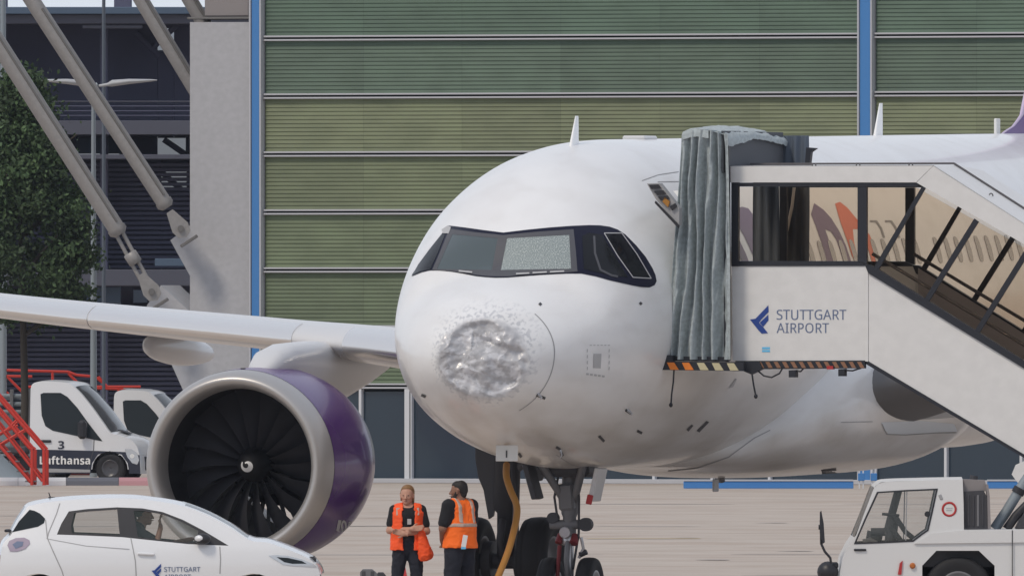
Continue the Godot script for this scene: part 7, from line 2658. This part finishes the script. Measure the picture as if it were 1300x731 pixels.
	for e in [-0.105, 0.105]:
		f = VF.call(0.006)
		f.ripple(31, 0.015, 5.5)
		f.cut_below(1.205)
		f.carve(func(z: Vector3) -> float:
			var l := B.inverse() * z
			return absf(l.x - e) - 0.026)
		g = G.new()
		g.sg = 1
		f.add_to(g)
		part("reflective_strip", g.mesh(), M.reflective, vest)
	# paper tucked at the hem
	g = G.new()
	var pc := Vector3(0.055, 0.985, 0.215)
	g.box(pc, Vector3(0.06, 0.15, 0.008), Basis(Vector3.UP, 0.2) * Basis(Vector3(0, 0, 1), -0.18), 0.003)
	solo("paper_sheet", g.mesh(), M.paper_white, "white folded paper tucked at the hem of the bearded person's vest", "paper", o.position)
	g = G.new()
	g.box(pc + Vector3(-0.012, -0.085, 0.0), Vector3(0.06, 0.03, 0.012), Basis(Vector3.UP, 0.2), 0.003)
	part("blue_clip", g.mesh(), M.print_cyan, o)
	g = G.new()
	for i in 2: g.tube([ankles[i] + Vector3(0, -0.05, 0) + B * Vector3(0, 0, -0.07), ankles[i] + Vector3(0, -0.045, 0) + B * Vector3(0, 0, 0.03), ankles[i] + Vector3(0, -0.056, 0) + B * Vector3(0, 0, 0.16)], [0.048, 0.053, 0.034], 12)
	part("shoes", g.mesh(), M.cloth_black, o)

func seated_person(at: Vector3, label: String) -> void:   # facing +x, in a car seat
	var o := thing("person", label, "person", at)
	var skin := G.new()
	skin.sg = 1
	var hip := Vector3(-0.16, 0.78, 0)
	var f := Field.new(Vector3(-0.5, 0.3, -0.36), Vector3(0.75, 1.45, 0.36), 0.015)
	f.bone(hip, Vector3(-0.26, 1.05, 0), 0.12, 0.115, 0.05, Vector3(1, 1, 0.8))
	f.bone(Vector3(-0.26, 1.05, 0), Vector3(-0.27, 1.16, 0), 0.115, 0.10, 0.05, Vector3(1, 1, 0.75))
	f.bone(Vector3(-0.27, 1.17, -0.15), Vector3(-0.27, 1.17, 0.15), 0.06, 0.06, 0.05)
	f.bone(Vector3(-0.26, 1.16, 0), Vector3(-0.22, 1.27, 0), 0.055, 0.05, 0.03)
	for s in [-1.0, 1.0]:
		limb(f, [Vector3(-0.16, 0.76, s * 0.09), Vector3(0.28, 0.80, s * 0.12), Vector3(0.45, 0.42, s * 0.12)], [0.085, 0.06, 0.04])
	var wr := [Vector3(0.03, 1.20, 0.14), Vector3(0.38, 1.05, -0.14)]
	limb(f, [Vector3(-0.27, 1.16, 0.17), Vector3(-0.02, 0.99, 0.22), wr[0]], [0.055, 0.042, 0.03])
	limb(f, [Vector3(-0.27, 1.16, -0.17), Vector3(0.05, 0.97, -0.2), wr[1]], [0.055, 0.042, 0.03])
	f.add_to(skin)
	hand(skin, wr[0], Vector3(-0.1, 1, -0.2), Vector3(-1, 0, 0), 1.0, 0.3)
	hand(skin, wr[1], Vector3(1, 0.2, 0), Vector3(0, -1, 0), 1.0, 0.4)
	var hb := Basis(Vector3.UP, PI / 2 - 0.1)
	var hc := Vector3(-0.17, 1.345, 0)
	var h := head(skin, hc, hb, false)
	part("body", skin.mesh(), M.skin_tan, o)
	face_parts(o, h, hb)
	f = Field.new(hc - Vector3.ONE * 0.16, hc + Vector3.ONE * 0.16, 0.009)
	f.bone(hc + hb * Vector3(0, 0.045, -0.03), hc + hb * Vector3(0, 0.05, 0.01), 0.088, 0.075, 0.02)
	f.carve(func(q: Vector3) -> float:
		var l := hb.inverse() * (q - hc)
		return 0.065 - l.y if l.z > 0.03 else -1.0)
	var g := G.new()
	g.sg = 1
	f.add_to(g)
	part("hair", g.mesh(), M.hair_black, o)
	f = Field.new(Vector3(-0.5, 0.6, -0.36), Vector3(0.3, 1.32, 0.36), 0.015)
	f.bone(hip, Vector3(-0.26, 1.05, 0), 0.135, 0.13, 0.05, Vector3(1, 1, 0.8))
	f.bone(Vector3(-0.26, 1.05, 0), Vector3(-0.27, 1.16, 0), 0.13, 0.115, 0.05, Vector3(1, 1, 0.75))
	f.bone(Vector3(-0.27, 1.165, -0.15), Vector3(-0.27, 1.165, 0.15), 0.075, 0.075, 0.05)
	f.bone(Vector3(-0.27, 1.16, 0.17), Vector3(-0.06, 1.02, 0.21), 0.07, 0.06, 0.03)
	f.bone(Vector3(-0.27, 1.16, -0.17), Vector3(0.0, 1.0, -0.2), 0.07, 0.06, 0.03)
	f.cut_below(0.7)
	f.ripple(5, 0.006, 6)
	g = G.new()
	g.sg = 1
	f.add_to(g)
	part("shirt", g.mesh(), M.cloth_navy, o)

func build_small_things() -> void:
	# yellow power cable from the nose to the ground
	var pts := []
	for q in [[643, 590, 303.0], [643, 605, 302.6], [648, 622, 302.4], [655.5, 640, 302.2], [656, 655, 302.0], [652, 675, 301.8], [645, 700, 301.6], [634, 728, 301.4], [622, 755, 301.2], [606, 778, 301.0]]: pts.append(px(q[0], q[1], q[2]))
	pts.append(Vector3(pts[9].x - 0.6, 0.05, pts[9].z + 0.1))
	pts.append(Vector3(pts[9].x - 2.2, 0.05, pts[9].z + 0.7))
	var c := Curve3D.new()
	for i in pts.size():
		var t: Vector3 = (pts[mini(i + 1, pts.size() - 1)] - pts[maxi(i - 1, 0)]) * 0.18
		c.add_point(pts[i], -t, t)
	c.bake_interval = 0.05
	var base := Vector3(pts[10].x, 0, pts[10].z)
	var g := G.new()
	g.tube(Array(c.get_baked_points()).map(func(p): return p - base), 0.043, 12)
	solo("power_cable", g.mesh(), M.yellow_hose, "thick yellow ground power cable hanging from the airliner's nose to the apron", "cable", base)
	# wheel chocks
	for e in [[468, 727, "dark grey wheel chock lying between the engine and the fair-haired person", 0.24], [484, 731, "small black block lying right beside the grey wheel chock", 0.13]]:
		var d := 335.0 if e[3] > 0.2 else 336.5
		var p := px(e[0], e[1], d)
		g = G.new()
		var h: float = p.y + 0.05
		var w: float = e[3] / 2
		g.prism(pv([-w, 0, w, 0, w * 0.95, h * 0.8, w * 0.4, h, -w * 0.7, h, -w, h * 0.85]), Transform3D(Basis(), Vector3.ZERO), -0.15, 0.15)
		var ch := thing("wheel_chock" if e[3] > 0.2 else "rubber_block", e[2], "chock", Vector3(p.x, 0, p.z))
		part("block", g.mesh(), M.gear_grey if e[3] > 0.2 else M.gear_dark, ch)
		if e[3] > 0.2:
			for x in [-0.07, 0.05]:
				g = G.new()
				g.box(Vector3(x, h * 0.75, 0.153), Vector3(0.05, h * 0.3, 0.01), Basis(), 0.003)
				part("grip_pad", g.mesh(), M.dark_mark, ch)
	# traffic cone between the legs of the standing person
	var d := 328.0
	var top := px(507, 708, d)
	var cone := thing("traffic_cone", "red traffic cone on the apron behind the fair-haired person's legs", "traffic cone", Vector3(top.x, 0, top.z))
	g = G.new()
	g.sg = 1
	g.lathe([[0.03, 0.15], [0.25, 0.105], [0.45, 0.065], [top.y - 0.02, 0.028], [top.y, 0.015], [top.y + 0.001, 0.001]], 24, Transform3D(Basis(Vector3(1, 0, 0), Vector3(0, 0, -1), Vector3(0, 1, 0)), Vector3.ZERO))
	part("cone_body", g.mesh(), mat("cone_red", Color(0.72, 0.035, 0.03), 0.5), cone)
	g = G.new()
	g.box(Vector3(0, 0.02, 0), Vector3(0.38, 0.04, 0.38), Basis(), 0.01)
	part("cone_base", g.mesh(), M.gear_dark, cone)
